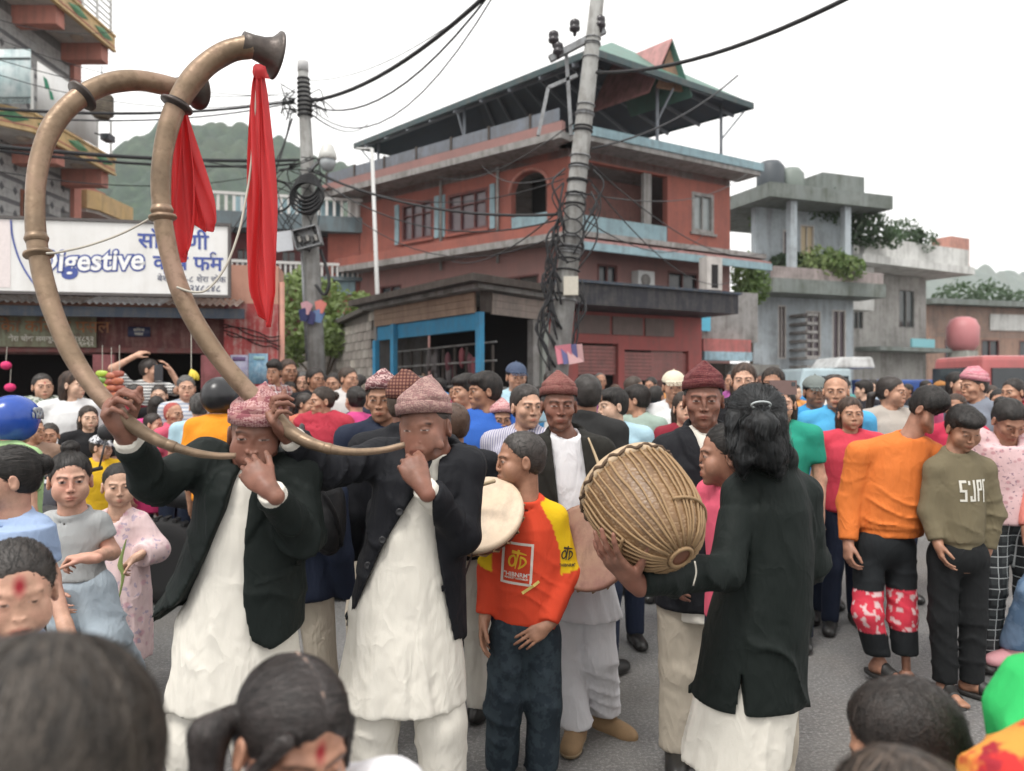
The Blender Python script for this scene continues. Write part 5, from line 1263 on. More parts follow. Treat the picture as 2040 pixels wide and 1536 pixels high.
def head_mask(Q, o):
 """lips, dark (brow, lash, iris, stubble, painted shade of nostrils and mouth line), eye white, red powder"""
 X = Q.copy(); X[:, 0] = np.abs(X[:, 0])
 front = (Q[:, 1] < -0.045)
 f = o.get('lips', 1.0)
 lip = np.clip(1.2 - np.minimum(cap(X, (0.002, -0.0945, -0.0610), (0.023, -0.0845, -0.0645), 0.0055 * f, 0.002), cap(X, (0.002, -0.0925, -0.0695), (0.021, -0.0845, -0.0660), 0.0060 * f, 0.002)) / 0.002, 0, 1) * front
 bw = o.get('brow', 1.0)
 brow = np.clip(1.0 - np.minimum(cap(X, (0.014, -0.094, 0.0190), (0.034, -0.088, 0.0245), 0.0030 * bw, 0.0034 * bw), cap(X, (0.034, -0.088, 0.0245), (0.050, -0.073, 0.0195), 0.0034 * bw, 0.0016)) / 0.004, 0, 1) * front
 op = o.get('open', 1.0)
 ex = (X[:, 0] - 0.0312) / 0.0150; ez = (X[:, 2] - 0.0012) / ((0.0050 + 0.0012 * o.get('child', 0)) * op + 0.0006)
 rr = np.sqrt(ex * ex + ez * ez * (1 + 0.5 * ex * ex))
 eye = np.clip((1.05 - rr) / 0.16, 0, 1) * front
 gx = o.get('gaze', (0, 0))
 iris = np.clip((1.12 - np.sqrt(((Q[:, 0] - np.sign(Q[:, 0]) * 0.0312 - gx[0]) / 0.0064) ** 2 + ((Q[:, 2] - 0.0016 - gx[1]) / 0.0064) ** 2)) / 0.2, 0, 1) * eye
 lash = np.clip(1 - np.abs(rr - 1.10) / 0.20, 0, 1) * np.clip(ez * 2, 0, 1) * front
 nost = np.clip(1 - ell(X, (0.0068, -0.100, -0.0415), (0.0040, 0.006, 0.0032)) / 0.0015, 0, 1) * front  # nostril hollows darkened, their shade put into the colour
 mline = np.clip(1 - cap(X, (0, -0.096, -0.0652), (0.025, -0.084, -0.0658), 0.0014, 0.001) / 0.0016, 0, 1) * front  # groove between the lips painted dark as shade
 dark = np.maximum.reduce([brow * 0.80, iris, lash * 0.75, nost * 0.8, mline * 0.75])
 st = o.get('stubble', 0)
 if st:
  g = np.clip((-0.046 - Q[:, 2]) / 0.015, 0, 1) * np.clip((0.03 - Q[:, 1]) / 0.03, 0, 1) * (1 - lip)
  mu = np.clip(1 - np.abs(Q[:, 2] + 0.050) / 0.007, 0, 1) * (np.abs(Q[:, 0]) < 0.027) * front
  dark = np.maximum(dark, np.maximum(g * st * 0.25, mu * st * 0.8))
 mu = o.get('moustache', 0)
 if mu:
  dark = np.maximum(dark, np.clip(1.2 - np.abs(Q[:, 2] + 0.0505) / 0.006, 0, 1) * (np.abs(Q[:, 0]) < 0.028) * front * mu)
 red = np.zeros(len(Q), F32)
 if o.get('tika'):
  tz = o['tika']
  red = np.clip(1 - np.sqrt((Q[:, 0] / (0.010 * tz)) ** 2 + ((Q[:, 2] - 0.040) / (0.018 * tz)) ** 2) + 0.3, 0, 1) * (Q[:, 1] < -0.05)
 return np.stack([lip, np.clip(dark, 0, 1), eye * (1 - iris), red], 1)
# ------------------------------------------------------------------ hands
def hand_chains(wr, d, n, side, curl=(0.5, 0.6, 0.4), spread=0.10, thumb=(0.6, 0.35, 0.5), s=1.0, fan=None):
 """wr wrist, d towards the fingers, n where the palm faces, side = +1 when the thumb lies along d x n"""
 d, n = unit(d), unit(n)
 n = unit(n - d * (n @ d)); t = np.cross(d, n) * side
 out = []
 L = [(0.040, 0.026, 0.020), (0.046, 0.030, 0.022), (0.043, 0.028, 0.021), (0.033, 0.021, 0.018)]
 offs = [0.030, 0.010, -0.011, -0.030]
 base = [0.088, 0.092, 0.088, 0.080]
 rad = [0.0088, 0.0092, 0.0088, 0.0078]
 for i in range(4):
  c = curl[i] if isinstance(curl[0], (tuple, list)) else curl
  p = wr + s * (d * base[i] + t * offs[i])
  out.append((wr + s * (d * 0.035 + t * offs[i] * 0.55), p, 0.0125 * s, 0.0112 * s))
  a = 0.0
  sp = (offs[i] / 0.03) * spread
  dd = unit(d + t * sp)
  for k in range(3):
   a += c[k]
   v = dd * math.cos(a) + n * math.sin(a)
   q = p + v * L[i][k] * s
   r0 = rad[i] * s * (1 - 0.10 * k); r1 = rad[i] * s * (1 - 0.10 * (k + 1))
   out.append((p, q, r0, r1)); p = q
 p = wr + s * (d * 0.022 + t * 0.022 + n * 0.006)
 sa, na, bend = thumb
 v = unit(d * math.cos(sa) + t * math.sin(sa) + n * na)
 q = p + v * 0.046 * s
 out.append((p, q, 0.0145 * s, 0.0112 * s))
 v = unit(v + (n * 0.5 + d * 0.8 - t * 0.5) * bend * 0.6)
 p2 = q + v * 0.034 * s; out.append((q, p2, 0.0108 * s, 0.0098 * s))
 v = unit(v + (n * 0.5 + d * 0.6 - t * 0.6) * bend * 0.6)
 out.append((p2, p2 + v * 0.026 * s, 0.0098 * s, 0.0078 * s))
 return out, (wr, d, n, t, s)
def hand_sdf(P, H):
 ch, (wr, d, n, t, s) = H
 M = np.stack([t, d, n], 1)
 r = ell(P, wr + s * (d * 0.055), (0.043 * s, 0.052 * s, 0.0165 * s), M)
 r = smin(r, cap(P, wr - d * 0.03, wr + d * 0.03 * s, 0.026 * s, 0.025 * s), 0.02 * s)
 g = None
 for k, c in enumerate(ch):
  e = cap(P, *c)
  if k % 4 == 0:
   if g is not None: r = smin(r, g, 0.006 * s)
   g = e
  else: g = smin(g, e, 0.004 * s)
 return smin(r, g, 0.008 * s)
# ------------------------------------------------------------------ skeleton
def skeleton(H=1.66, yaw=0.0, child=0.0, base=(0, 0), hyaw=None, hpitch=0.0, hroll=0.0, lean=0.0, over=None, arms=None, stance=0.10, headscale=None):
 """joints in world metres; 'l' is the side at -x when facing the camera"""
 s = H / 1.70
 Rm = rotm(yaw)
 b = np.array([base[0], base[1], 0.0])
 sw = 0.185 * s * (1 - 0.08 * child)
 hs = headscale or (s ** 0.55 if H < 1.6 else s ** 0.8)
 J = {}
 def W(x, y, z): return b + Rm @ np.array([x, y, z], float)
 hc = H - 0.115 * hs
 zn = hc - 0.145 * hs
 f = zn / 1.435
 J['pel'] = W(0, 0.0, 0.94 * f)
 J['waist'] = W(0, -0.005 - lean * 0.10, 1.08 * f)
 J['chest'] = W(0, -0.005 - lean * 0.22, 1.26 * f)
 J['neck'] = W(0, 0.010 - lean * 0.35, zn)
 hy = yaw if hyaw is None else hyaw
 J['headR'] = rotm(hy, hpitch, hroll)
 nb = J['neck'] + np.array([0, 0, 0.05 * hs])
 J['head'] = nb + rotm(hy, hpitch * 0.8, hroll) @ np.array([0, -0.022, 0.095]) * hs
 J['hs'] = hs
 for k, sg in (('l', -1), ('r', 1)):
  J['s' + k] = W(sg * sw, 0.005 - lean * 0.30, zn - 0.055 * f)
  J['e' + k] = W(sg * (sw + 0.045), 0.03 - lean * 0.25, zn - 0.055 * f - 0.285 * f)
  J['w' + k] = W(sg * (sw + 0.055), -0.05 - lean * 0.25, zn - 0.055 * f - 0.525 * f)
  J['h' + k] = W(sg * 0.09 * s, 0, 0.90 * f)
  J['k' + k] = W(sg * (0.09 * s + stance * 0.3), -0.02, 0.49 * f)
  J['a' + k] = W(sg * (0.09 * s + stance * 0.4), 0.02, 0.085 * s)
  J['f' + k] = unit(Rm @ np.array([sg * 0.22, -1.0, 0]))
 J['s'] = s; J['f'] = f; J['yaw'] = yaw; J['base'] = b; J['H'] = H
 J['zn'] = zn
 if over: J.update(over)
 return J
def bend(a, b, la, lb, pole):
 """middle joint of a two-bone chain; returns joint and clamped end"""
 a, b = np.asarray(a, float), np.asarray(b, float)
 v = b - a; L = np.linalg.norm(v)
 if L > (la + lb) * 0.995: L = (la + lb) * 0.995; b = a + unit(v) * L
 u = unit(b - a)
 c = (la * la + L * L - lb * lb) / (2 * L)
 h = math.sqrt(max(la * la - c * c, 0))
 p = np.asarray(pole, float); p = unit(p - u * (p @ u))
 return a + u * c + p * h, b
def set_arm(J, k, wrist, pole=(0, 0.3, -1)):
 s = J['f']
 J['e' + k], J['w' + k] = bend(J['s' + k], wrist, 0.285 * s, 0.255 * s, pole)
# ------------------------------------------------------------------ torso and cloth
def torso_uv(P, J, tab, yaw):
 z = P[:, 2]
 c, s_ = math.cos(yaw), math.sin(yaw)
 dx = P[:, 0] - interp(z, tab, 1); dy = P[:, 1] - interp(z, tab, 2)
 return dx * F32(c) + dy * F32(s_), -dx * F32(s_) + dy * F32(c)
def torso_sdf(P, J, tab, yaw, fold=None, top=None, bottom=None, k=0.02):
 """tab rows: z, cx, cy, rx, ry (world)"""
 u, v = torso_uv(P, J, tab, yaw)
 z = P[:, 2]
 rx, ry = interp(z, tab, 3), interp(z, tab, 4)
 if fold:
  amp, n, ph, z0, z1 = fold
  th = np.arctan2(v, u)
  g = np.clip((z0 - z) / F32(z0 - z1), 0, 1)
  w_ = th * n * 0.5 + ph + 1.1 * np.sin(2 * th + ph) + 0.8 * np.sin(3.1 * z + 2 * th) + 0.5 * wob(P, 9, ph)
  m = 1 + F32(amp) * g * (1.3 * (1 - np.abs(np.sin(w_))) ** 2 - 0.35 + 0.35 * np.sin(2 * n * th + 3 * ph + 4 * z))
  rx, ry = rx * m, ry * m
 k0 = np.sqrt((u / rx) ** 2 + (v / ry) ** 2); k1 = np.sqrt((u / rx ** 2) ** 2 + (v / ry ** 2) ** 2)
 d = k0 * (k0 - 1) / np.maximum(k1, 1e-4)
 if top is not None: d = smax(d, z - F32(top), k)
 if bottom is not None: d = smax(d, F32(bottom) - z, 0.006)
 return d
def std_tab(J, grow=0.0, hem=None, hemr=None, belly=0.0, wid=1.0, wgrow=None):
 """torso table from the skeleton; hem: lower end z; hemr: (rx, ry) there"""
 s, f = J['s'], J['f']
 P, W_, C, N = J['pel'], J['waist'], J['chest'], J['neck']
 rows = []
 if hem is not None and hem < P[2] - 0.05:
  rows.append((hem, P[0], P[1], hemr[0], hemr[1]))
 g = grow
 rows += [(P[2] - 0.02, P[0], P[1], 0.160 * s * wid + g, 0.115 * s + g + belly * 0.6),
    (W_[2], W_[0], W_[1], 0.142 * s * wid + g, 0.105 * s + g + belly),
    (C[2], C[0], C[1], 0.160 * s * wid + g, 0.115 * s + g + belly * 0.4),
    (C[2] + 0.09 * f, (C[0] + N[0]) / 2, (C[1] + N[1]) / 2, 0.150 * s * wid + g, 0.100 * s + g),
    (N[2] - 0.03 * f, N[0], N[1], 0.085 * s * wid + g, 0.075 * s + g),
    (N[2] + 0.02, N[0], N[1], 0.055 * s + g, 0.055 * s + g)]
 return rows
def shoulders(P, J, g=0.0):
 s = J['s']
 d = None
 for k in 'lr':
  n = J['neck'] + np.array([0, 0, 0.005])
  e = cap(P, n, J['s' + k] + np.array([0, 0, 0.004]), 0.052 * s + g, 0.058 * s + g)
  d = e if d is None else smin(d, e, 0.03)
 return d
def sleeve(P, J, k, r=(0.060, 0.050, 0.042), g=0.0, end=1.0, fold=0.004, seed=0.0, upper=False):
 """end: how far down the forearm it reaches (0..1); upper: short sleeve reaching `end` of the upper arm"""
 s = J['s']
 a, e, w_ = J['s' + k], J['e' + k], J['w' + k]
 if upper:
  q = a + (e - a) * end
  d = cap(P, a, q, r[0] * s + g, r[1] * s + g)
  d = smax(d, ((P - q.astype(F32)) @ unit(e - a).astype(F32)), 0.006)
 else:
  q = e + (w_ - e) * end
  d = smin(cap(P, a, e, r[0] * s + g, r[1] * s + g), cap(P, e, q, r[1] * s + g, r[2] * s + g), 0.025)
  d = smax(d, ((P - q.astype(F32)) @ unit(w_ - e).astype(F32)), 0.006)
 if fold:
  de = nrm(P - e.astype(F32))
  ax = unit(w_ - a).astype(F32)
  t = (P - a.astype(F32)) @ ax
  wv = -1.9 * crease(P, t * 46 + (P @ A3(9, 5, 3)), seed) + wob(P, 30, seed) * 0.25
  d = d + F32(fold) * wv * (0.45 + 1.0 * np.exp(-(de / 0.11) ** 2))
 return d
def legs(P, J, r=(0.088, 0.066, 0.055), g=0.0, hem=None, fold=0.005, seed=0.0, flare=0.0):
 s = J['s']
 d = ell(P, J['pel'] + np.array([0, 0, -0.01]), (0.165 * s + g, 0.120 * s + g, 0.13 * s), rotm(J['yaw']))
 for k in 'lr':
  h, kn, an = J['h' + k], J['k' + k], J['a' + k]
  e = smin(cap(P, h, kn, r[0] * s + g, r[1] * s + g), cap(P, kn, an + (an - kn) * 0.05, r[1] * s + g, r[2] * s + g + flare), 0.03)
  if fold:
   t = P[:, 2]
   e = e - F32(fold * 1.7) * crease(P, t * 30 + P[:, 0] * 14, seed + ord(k)) * np.clip(1.3 - np.abs(t - 0.5 * (kn[2] + an[2])) * 1.6, 0.3, 1) + F32(fold * 0.35) * wob(P, 18, seed)
  d = smin(d, e, 0.03)
 if hem is not None: d = smax(d, F32(hem) - P[:, 2], 0.006)
 return d
def shoe_sdf(P, a, f, s=1.0):
 """a ankle joint, f forward"""
 f = unit([f[0], f[1], 0]); sd = np.array([-f[1], f[0], 0])
 M = np.stack([sd, f, np.array([0, 0, 1.0])], 1)
 g = np.array([a[0], a[1], a[2] - 0.085 * s])
 d = ell(P, g + f * 0.045 * s + np.array([0, 0, 0.040 * s]), (0.047 * s, 0.135 * s, 0.045 * s), M)
 d = smin(d, cap(P, g + np.array([0, 0, 0.05 * s]) - f * 0.02, np.array(a) + np.array([0, 0, 0.02]), 0.046 * s, 0.044 * s), 0.03)
 d = smin(d, ell(P, g + f * 0.12 * s + np.array([0, 0, 0.032 * s]), (0.045 * s, 0.060 * s, 0.032 * s), M), 0.02)
 return smax(d, F32(g[2] + 0.006) - P[:, 2], 0.006)
def bbox(pts, m):
 p = np.array(pts); return p.min(0) - m, p.max(0) + m
# ------------------------------------------------------------------ figure materials
def skin_mat(key, c, lip=None, redc=(0.32, 0.02, 0.03), dark=(0.012, 0.009, 0.008), blot=0.25, rough=0.48, flush=None):
 if key in MATS: return MATS[key]
 m, nt, b, N, L = _nt(key)
 a = N('ShaderNodeAttribute'); a.attribute_name = 'mask'
 sep = N('ShaderNodeSeparateColor'); L(a.outputs['Color'], sep.inputs[0])
 v = coords(nt)
 n1 = noise(nt, v, 26, 5, 0.6)
 base = mixc(nt, ramp(nt, n1, [(0.3, 0.0), (0.7, 1.0)]), tuple(x * (1 - blot) for x in c), tuple(min(1, x * (1 + blot * 0.7)) for x in c))
 if flush: base = mixc(nt, math_(nt, 'MULTIPLY', ramp(nt, noise(nt, v, 9, 3), [(0.4, 0.0), (0.65, 1.0)]), 0.75), base, flush)
 lip = lip or (c[0] * 0.70, c[1] * 0.42, c[2] * 0.42)
 col = mixc(nt, math_(nt, 'MULTIPLY', sep.outputs[0], 0.75), base, lip)
 col = mixc(nt, a.outputs['Alpha'], col, redc)
 col = mixc(nt, sep.outputs[2], col, (0.30, 0.26, 0.24))
 col = mixc(nt, sep.outputs[1], col, dark)
 L(col, b.inputs['Base Color'])
 b.inputs['Roughness'].default_value = rough
 b.inputs['Specular IOR Level'].default_value = 0.38
 b.inputs['Subsurface Weight'].default_value = 0.0
 bump(nt, b, noise(nt, v, 240, 3, 0.6), 0.12, 0.003)
 MATS[key] = m
 return m
def hair_mat(key, c=(0.010, 0.008, 0.007), rough=0.42):
 if key in MATS: return MATS[key]
 m, nt, b, N, L = _nt(key)
 v = coords(nt)
 g = N('ShaderNodeNewGeometry')
 ri = g.outputs['Random Per Island']
 col = ramp(nt, ri, [(0.0, tuple(x * 0.35 for x in c)), (0.5, c), (0.85, tuple(x * 2.6 for x in c)), (1.0, tuple(x * 5.0 for x in c))])
 st = ramp(nt, noise(nt, mapping(nt, v, (1, 1, 0.10)), 55, 3, 0.6), [(0.42, 0.0), (0.68, 0.85)])  # paler lengthwise streaks: hair sheen painted into the colour
 col = mixc(nt, st, col, tuple(x * 2.6 for x in c))
 L(mixc(nt, math_(nt, 'MULTIPLY', noise(nt, v, 90, 3, 0.6), 0.5), col, tuple(x * 0.3 for x in c)), b.inputs['Base Color'])
 L(ramp(nt, ri, [(0.0, rough + 0.2), (1.0, rough - 0.06)]), b.inputs['Roughness'])
 b.inputs['Specular IOR Level'].default_value = 0.45
 bump(nt, b, noise(nt, v, 300, 2, 0.6), 0.5, 0.004)
 MATS[key] = m
 return m
def cloth(key, c, kind='plain', c2=None, c3=None, scale=1.0, rough=0.85, var=0.12, bs=0.25, sheen=0.0):
 if key in MATS: return MATS[key]
 m, nt, b, N, L = _nt(key)
 v = coords(nt)
 n1 = noise(nt, v, 7, 4, 0.6)
 col = mixc(nt, n1, tuple(x * (1 - var) for x in c), tuple(min(1, x * (1 + var)) for x in c))
 def band(axis, fr, duty, soft=0.04):
  s = N('ShaderNodeSeparateXYZ'); L(v, s.inputs[0])
  t = math_(nt, 'FRACT', math_(nt, 'MULTIPLY', s.outputs[axis], fr))
  return ramp(nt, t, [(0.0, 1.0), (duty, 1.0), (min(duty + soft, 0.99), 0.0), (1.0, 0.0)])
 if kind == 'hstripe': col = mixc(nt, band(2, 32 * scale, 0.42), col, c2)
 elif kind == 'vstripe': col = mixc(nt, band(0, 75 * scale, 0.35), col, c2)
 elif kind == 'plaid':
  col = mixc(nt, math_(nt, 'MULTIPLY', band(0, 17 * scale, 0.4), 0.75), col, c2)
  col = mixc(nt, math_(nt, 'MULTIPLY', band(2, 17 * scale, 0.4), 0.75), col, c2)
  col = mixc(nt, math_(nt, 'MAXIMUM', band(0, 17 * scale, 0.06), band(2, 17 * scale, 0.06)), col, c3 or (0.7, 0.7, 0.7))
 elif kind == 'floral':
  vo = N('ShaderNodeTexVoronoi'); vo.inputs['Scale'].default_value = 26 * scale
  L(mapping(nt, v, (1, 1, 1.2)), vo.inputs['Vector'])
  col = mixc(nt, ramp(nt, vo.outputs['Distance'], [(0.18, 1.0), (0.30, 0.0)]), col, c2)
  col = mixc(nt, ramp(nt, noise(nt, v, 60 * scale, 2), [(0.60, 0.0), (0.66, 1.0)]), col, c3 or c2)
 elif kind == 'dhaka':      # woven geometric topi cloth
  n2 = noise(nt, mapping(nt, v, (1, 1, 1.6), (0.3, 0.2, 0)), 34 * scale, 1, 0.4, 1.2)
  ck = N('ShaderNodeTexChecker'); ck.inputs['Scale'].default_value = 110 * scale; L(mapping(nt, v, (1, 1, 1), (0.6, 0.78, 0.5)), ck.inputs['Vector'])
  n3 = math_(nt, 'MULTIPLY', ck.outputs['Fac'], noise(nt, mapping(nt, v, (0.3, 0.3, 2.5)), 30 * scale, 1))
  col = mixc(nt, ramp(nt, n2, [(0.50, 0.0), (0.53, 0.85)]), col, c2)
  col = mixc(nt, ramp(nt, n3, [(0.46, 0.0), (0.50, 0.8)]), col, c3)
 elif kind == 'blotch':
  col = mixc(nt, ramp(nt, noise(nt, v, 22 * scale, 3, 0.7), [(0.46, 0.0), (0.54, 1.0)]), col, c2)
  if c3: col = mixc(nt, ramp(nt, noise(nt, mapping(nt, v, loc=(3, 1, 2)), 30 * scale, 3), [(0.58, 0.0), (0.64, 1.0)]), col, c3)
 L(col, b.inputs['Base Color'])
 b.inputs['Roughness'].default_value = rough
 b.inputs['Specular IOR Level'].default_value = 0.25
 b.inputs['Sheen Weight'].default_value = sheen
 wv = noise(nt, v, 420, 2, 0.5)
 cr = noise(nt, mapping(nt, v, (1.0, 1.0, 0.30), (0.15, 0.1, 0)), 22, 3, 0.5, 0.4)
 rd = math_(nt, 'ABSOLUTE', math_(nt, 'SUBTRACT', noise(nt, mapping(nt, v, (1.0, 1.0, 0.55), (0.2, 0.3, 0.1)), 11, 2, 0.5, 0.6), 0.5))
 hgt = math_(nt, 'ADD', math_(nt, 'MULTIPLY', wv, 0.10), math_(nt, 'SUBTRACT', math_(nt, 'MULTIPLY', cr, 0.7), math_(nt, 'MULTIPLY', rd, 2.2)))
 bump(nt, b, hgt, bs * (0.4 if kind == 'dhaka' else 1.9), 0.012)
 MATS[key] = m
 return m
# ------------------------------------------------------------------ hair
def hair_sdf(Q, st, o):
 t = o.get('hair_t', 0.010) * o.get('tk', 0.62)
 X = Q.copy(); X[:, 0] = np.abs(X[:, 0])
 base = ell(Q, (0, 0.016, 0.036), (0.0775 + t * 0.8, 0.098 + t * 0.8, 0.084 + t))
 base = smin(base, ell(Q, (0, 0.040, -0.010), (0.066 + t * 0.5, 0.066 + t * 0.6, 0.066)), 0.02)
 pl = Q[:, 1] * F32(0.85) + Q[:, 2] * F32(0.53)
 wv = 0.002 * np.sin(Q[:, 0] * 90 + o.get('seed', 0)) + 0.002 * np.sin(Q[:, 0] * 330 + Q[:, 1] * 50) + 0.10 * np.maximum(np.abs(Q[:, 0]) - 0.045, 0)
 cut = F32(o.get('line', -0.012) - 0.018) + wv - pl                     # > 0 in front of the hairline
 base = base + F32(t + 0.002) * np.exp(-np.maximum(-cut, 0) / 0.014) * (Q[:, 2] > -0.03)
 if st in ('short', 'crew', 'mop', 'grey'):
  d = smax(base, cut, 0.006)
  d = smax(d, -(Q[:, 2] + 0.062) + np.clip(-Q[:, 1], 0, 1) * 0.5, 0.01)
  # clear the ears
  d = smax(d, -ell(X, (0.088, -0.002, -0.018), (0.024, 0.024, 0.036)), 0.006)
  if st == 'mop':
   d = smin(d, smax(ell(Q, (0, -0.030, 0.070), (0.078, 0.072, 0.044)), -(Q[:, 2] - 0.034), 0.01), 0.012)
 else:
  d = smax(base, cut, 0.006)
  if st in ('long', 'bob'):
   zb = -0.13 if st == 'bob' else -o.get('len', 0.30)
   dr = ell(Q, (0, 0.030, -0.03), (0.088, 0.074, 0.12))
   dr = smin(dr, cap(X, (0.052, 0.045, -0.03), (0.064, 0.050, zb), 0.036, 0.026), 0.03)
   dr = smin(dr, cap(X, (0, 0.068, -0.03), (0, 0.070, zb), 0.040, 0.034), 0.03)
   dr = smax(dr, -(Q[:, 1] - 0.006 + 0.35 * (X[:, 0] - 0.085) - 0.10 * Q[:, 2]), 0.01)
   d = smin(d, dr, 0.012)
  if st in ('pony', 'pony_low', 'pony_side', 'bun', 'topknot'):
   d = smax(d, -ell(X, (0.088, -0.004, -0.018), (0.022, 0.022, 0.034)), 0.006)
   d = smax(d, -(Q[:, 2] + 0.062), 0.012)
   if st == 'bun': d = smin(d, ell(Q, (0, 0.125, 0.040), (0.038, 0.032, 0.038)), 0.008)
   elif st == 'topknot': d = smin(d, ell(Q, (0.0, 0.030, 0.140), (0.036, 0.036, 0.028)), 0.008)
   else:
    zt = 0.045 if st == 'pony' else -0.015
    xs = 0.0 if st != 'pony_side' else -0.06
    p0 = np.array([xs, 0.112 - 0.3 * abs(xs), zt])
    p1 = p0 + np.array([xs * 0.5, 0.045, -0.02]); p2 = p1 + np.array([xs * 0.3, 0.012, -0.10]); p3 = p2 + np.array([0, -0.012, -0.12])
    d = smin(d, cap(Q, p0, p1, 0.018, 0.030), 0.008)
    d = smin(d, cap(Q, p1, p2, 0.030, 0.026), 0.012)
    d = smin(d, cap(Q, p2, p3, 0.026, 0.008), 0.012)
 ruf = o.get('ruf', 0.0016)
 ang = np.arctan2(Q[:, 0], Q[:, 1] - 0.02)
 return d + F32(ruf) * (np.sin(ang * 46 + 6 * wob(Q, 30, 1.0)) * 0.6 + wob(Q, 85, 2.0) * 0.7)
def strands(hv, hq, fn, flow, n, length, width, steps=6, seed=0, lift=(0.001, 0.004), taper=True):
 """thin blades combed over the surface fn=0; returns verts, quads"""
 rg = np.random.default_rng(seed)
 if not len(hv): return np.zeros((0, 3)), np.zeros((0, 4), int)
 p = hv[rg.integers(0, len(hv), n)].astype(F32)
 lf = rg.uniform(lift[0], lift[1], n).astype(F32)
 L = (length * rg.uniform(0.6, 1.3, n)).astype(F32)
 wdt = (width * rg.uniform(0.6, 1.4, n)).astype(F32)
 eps = F32(0.002)
 def grad(q):
  g = np.stack([fn(q + eps * np.eye(3, dtype=F32)[i]) - fn(q - eps * np.eye(3, dtype=F32)[i]) for i in range(3)], 1)
  return g / (nrm(g)[:, None] + 1e-9)
 rows = []
 jit = rg.normal(0, 0.16, (n, 3)).astype(F32)
 for k in range(steps + 1):
  g = grad(p)
  p = p - g * (fn(p) - lf)[:, None] * F32(0.9)
  f = flow(p) + jit
  f = f - g * np.einsum('ij,ij->i', f, g)[:, None]
  f = f / (nrm(f)[:, None] + 1e-9)
  s_ = np.cross(g, f)
  w_ = wdt * (1 - (k / steps) ** 2 * 0.9 if taper else 1)
  rows.append((p - s_ * w_[:, None] / 2, p + s_ * w_[:, None] / 2))
  p = p + f * (L / steps)[:, None]
 v = np.stack([np.stack(r, 1) for r in rows], 1).reshape(-1, 3)
 b = np.arange(n)[:, None] * (2 * (steps + 1)); k = np.arange(steps)[None] * 2
 i0 = b + k
 q = np.stack([i0, i0 + 1, i0 + 3, i0 + 2], -1).reshape(-1, 4)
 return v, q
def join(*vf):
 vs, qs, n = [], [], 0
 for v, q in vf:
  if len(v): vs.append(v); qs.append(q + n); n += len(v)
 return (np.concatenate(vs), np.concatenate(qs)) if vs else (np.zeros((0, 3)), np.zeros((0, 4), int))
def make_hair(J, st, o, h=0.004, nst=400):
 """hair mesh in world space"""
 if not st or st == 'none': return None
 hs, Rm, c = J['hs'], J['headR'], J['head']
 def fl(Q): return hair_sdf(Q, st, o)
 lo, hi = np.array([-0.125, -0.125, -0.11]), np.array([0.125, 0.15, 0.175])
 if st == 'long': lo[2] = -o.get('len', 0.30) - 0.05; hi[1] = 0.16
 if st == 'bob': lo[2] = -0.19
 if st.startswith('pony'): lo[2] = -0.31; hi[1] = 0.22; lo[0] = -0.17
 if st == 'bun': hi[1] = 0.19
 v, q = surf(fl, lo, hi, h * 1.35 / hs)
 if nst:
  if st in ('short', 'crew', 'grey'):
   flow = lambda p: p - A3(0, 0.045, 0.10)
   L, wd = 0.034, 0.0019
  elif st == 'mop':
   flow = lambda p: p - A3(0, 0.040, 0.12); L, wd = 0.055, 0.0022
  elif st in ('long', 'bob'):
   flow = lambda p: np.where((p[:, 2] > 0.0)[:, None], np.stack([p[:, 0] * 5, (p[:, 1] + 0.02) * 4, -np.abs(p[:, 2]) * 3 - 0.15], 1), A3(0, 0.0, -1)); L, wd = 0.11, 0.0022
  else:
   tie = {'bun': A3(0, 0.13, 0.04), 'topknot': A3(0, 0.03, 0.14), 'pony': A3(0, 0.12, 0.045)}.get(st, A3(-0.06 if st == 'pony_side' else 0, 0.11, -0.015))
   flow = lambda p: np.where((p[:, 1] > tie[1] + 0.012)[:, None], A3(0, 0.05, -1), (tie - p) * 12); L, wd = 0.07, 0.0022
  sv, sq = strands(v, q, fl, flow, nst, L, wd * o.get('sw', 1.0), seed=int(o.get('seed', 0)) + 3, lift=o.get('lift', (0.0005, 0.0035)))
  v, q = join((v, q), (sv, sq))
 return (v * hs) @ Rm.T + c, q
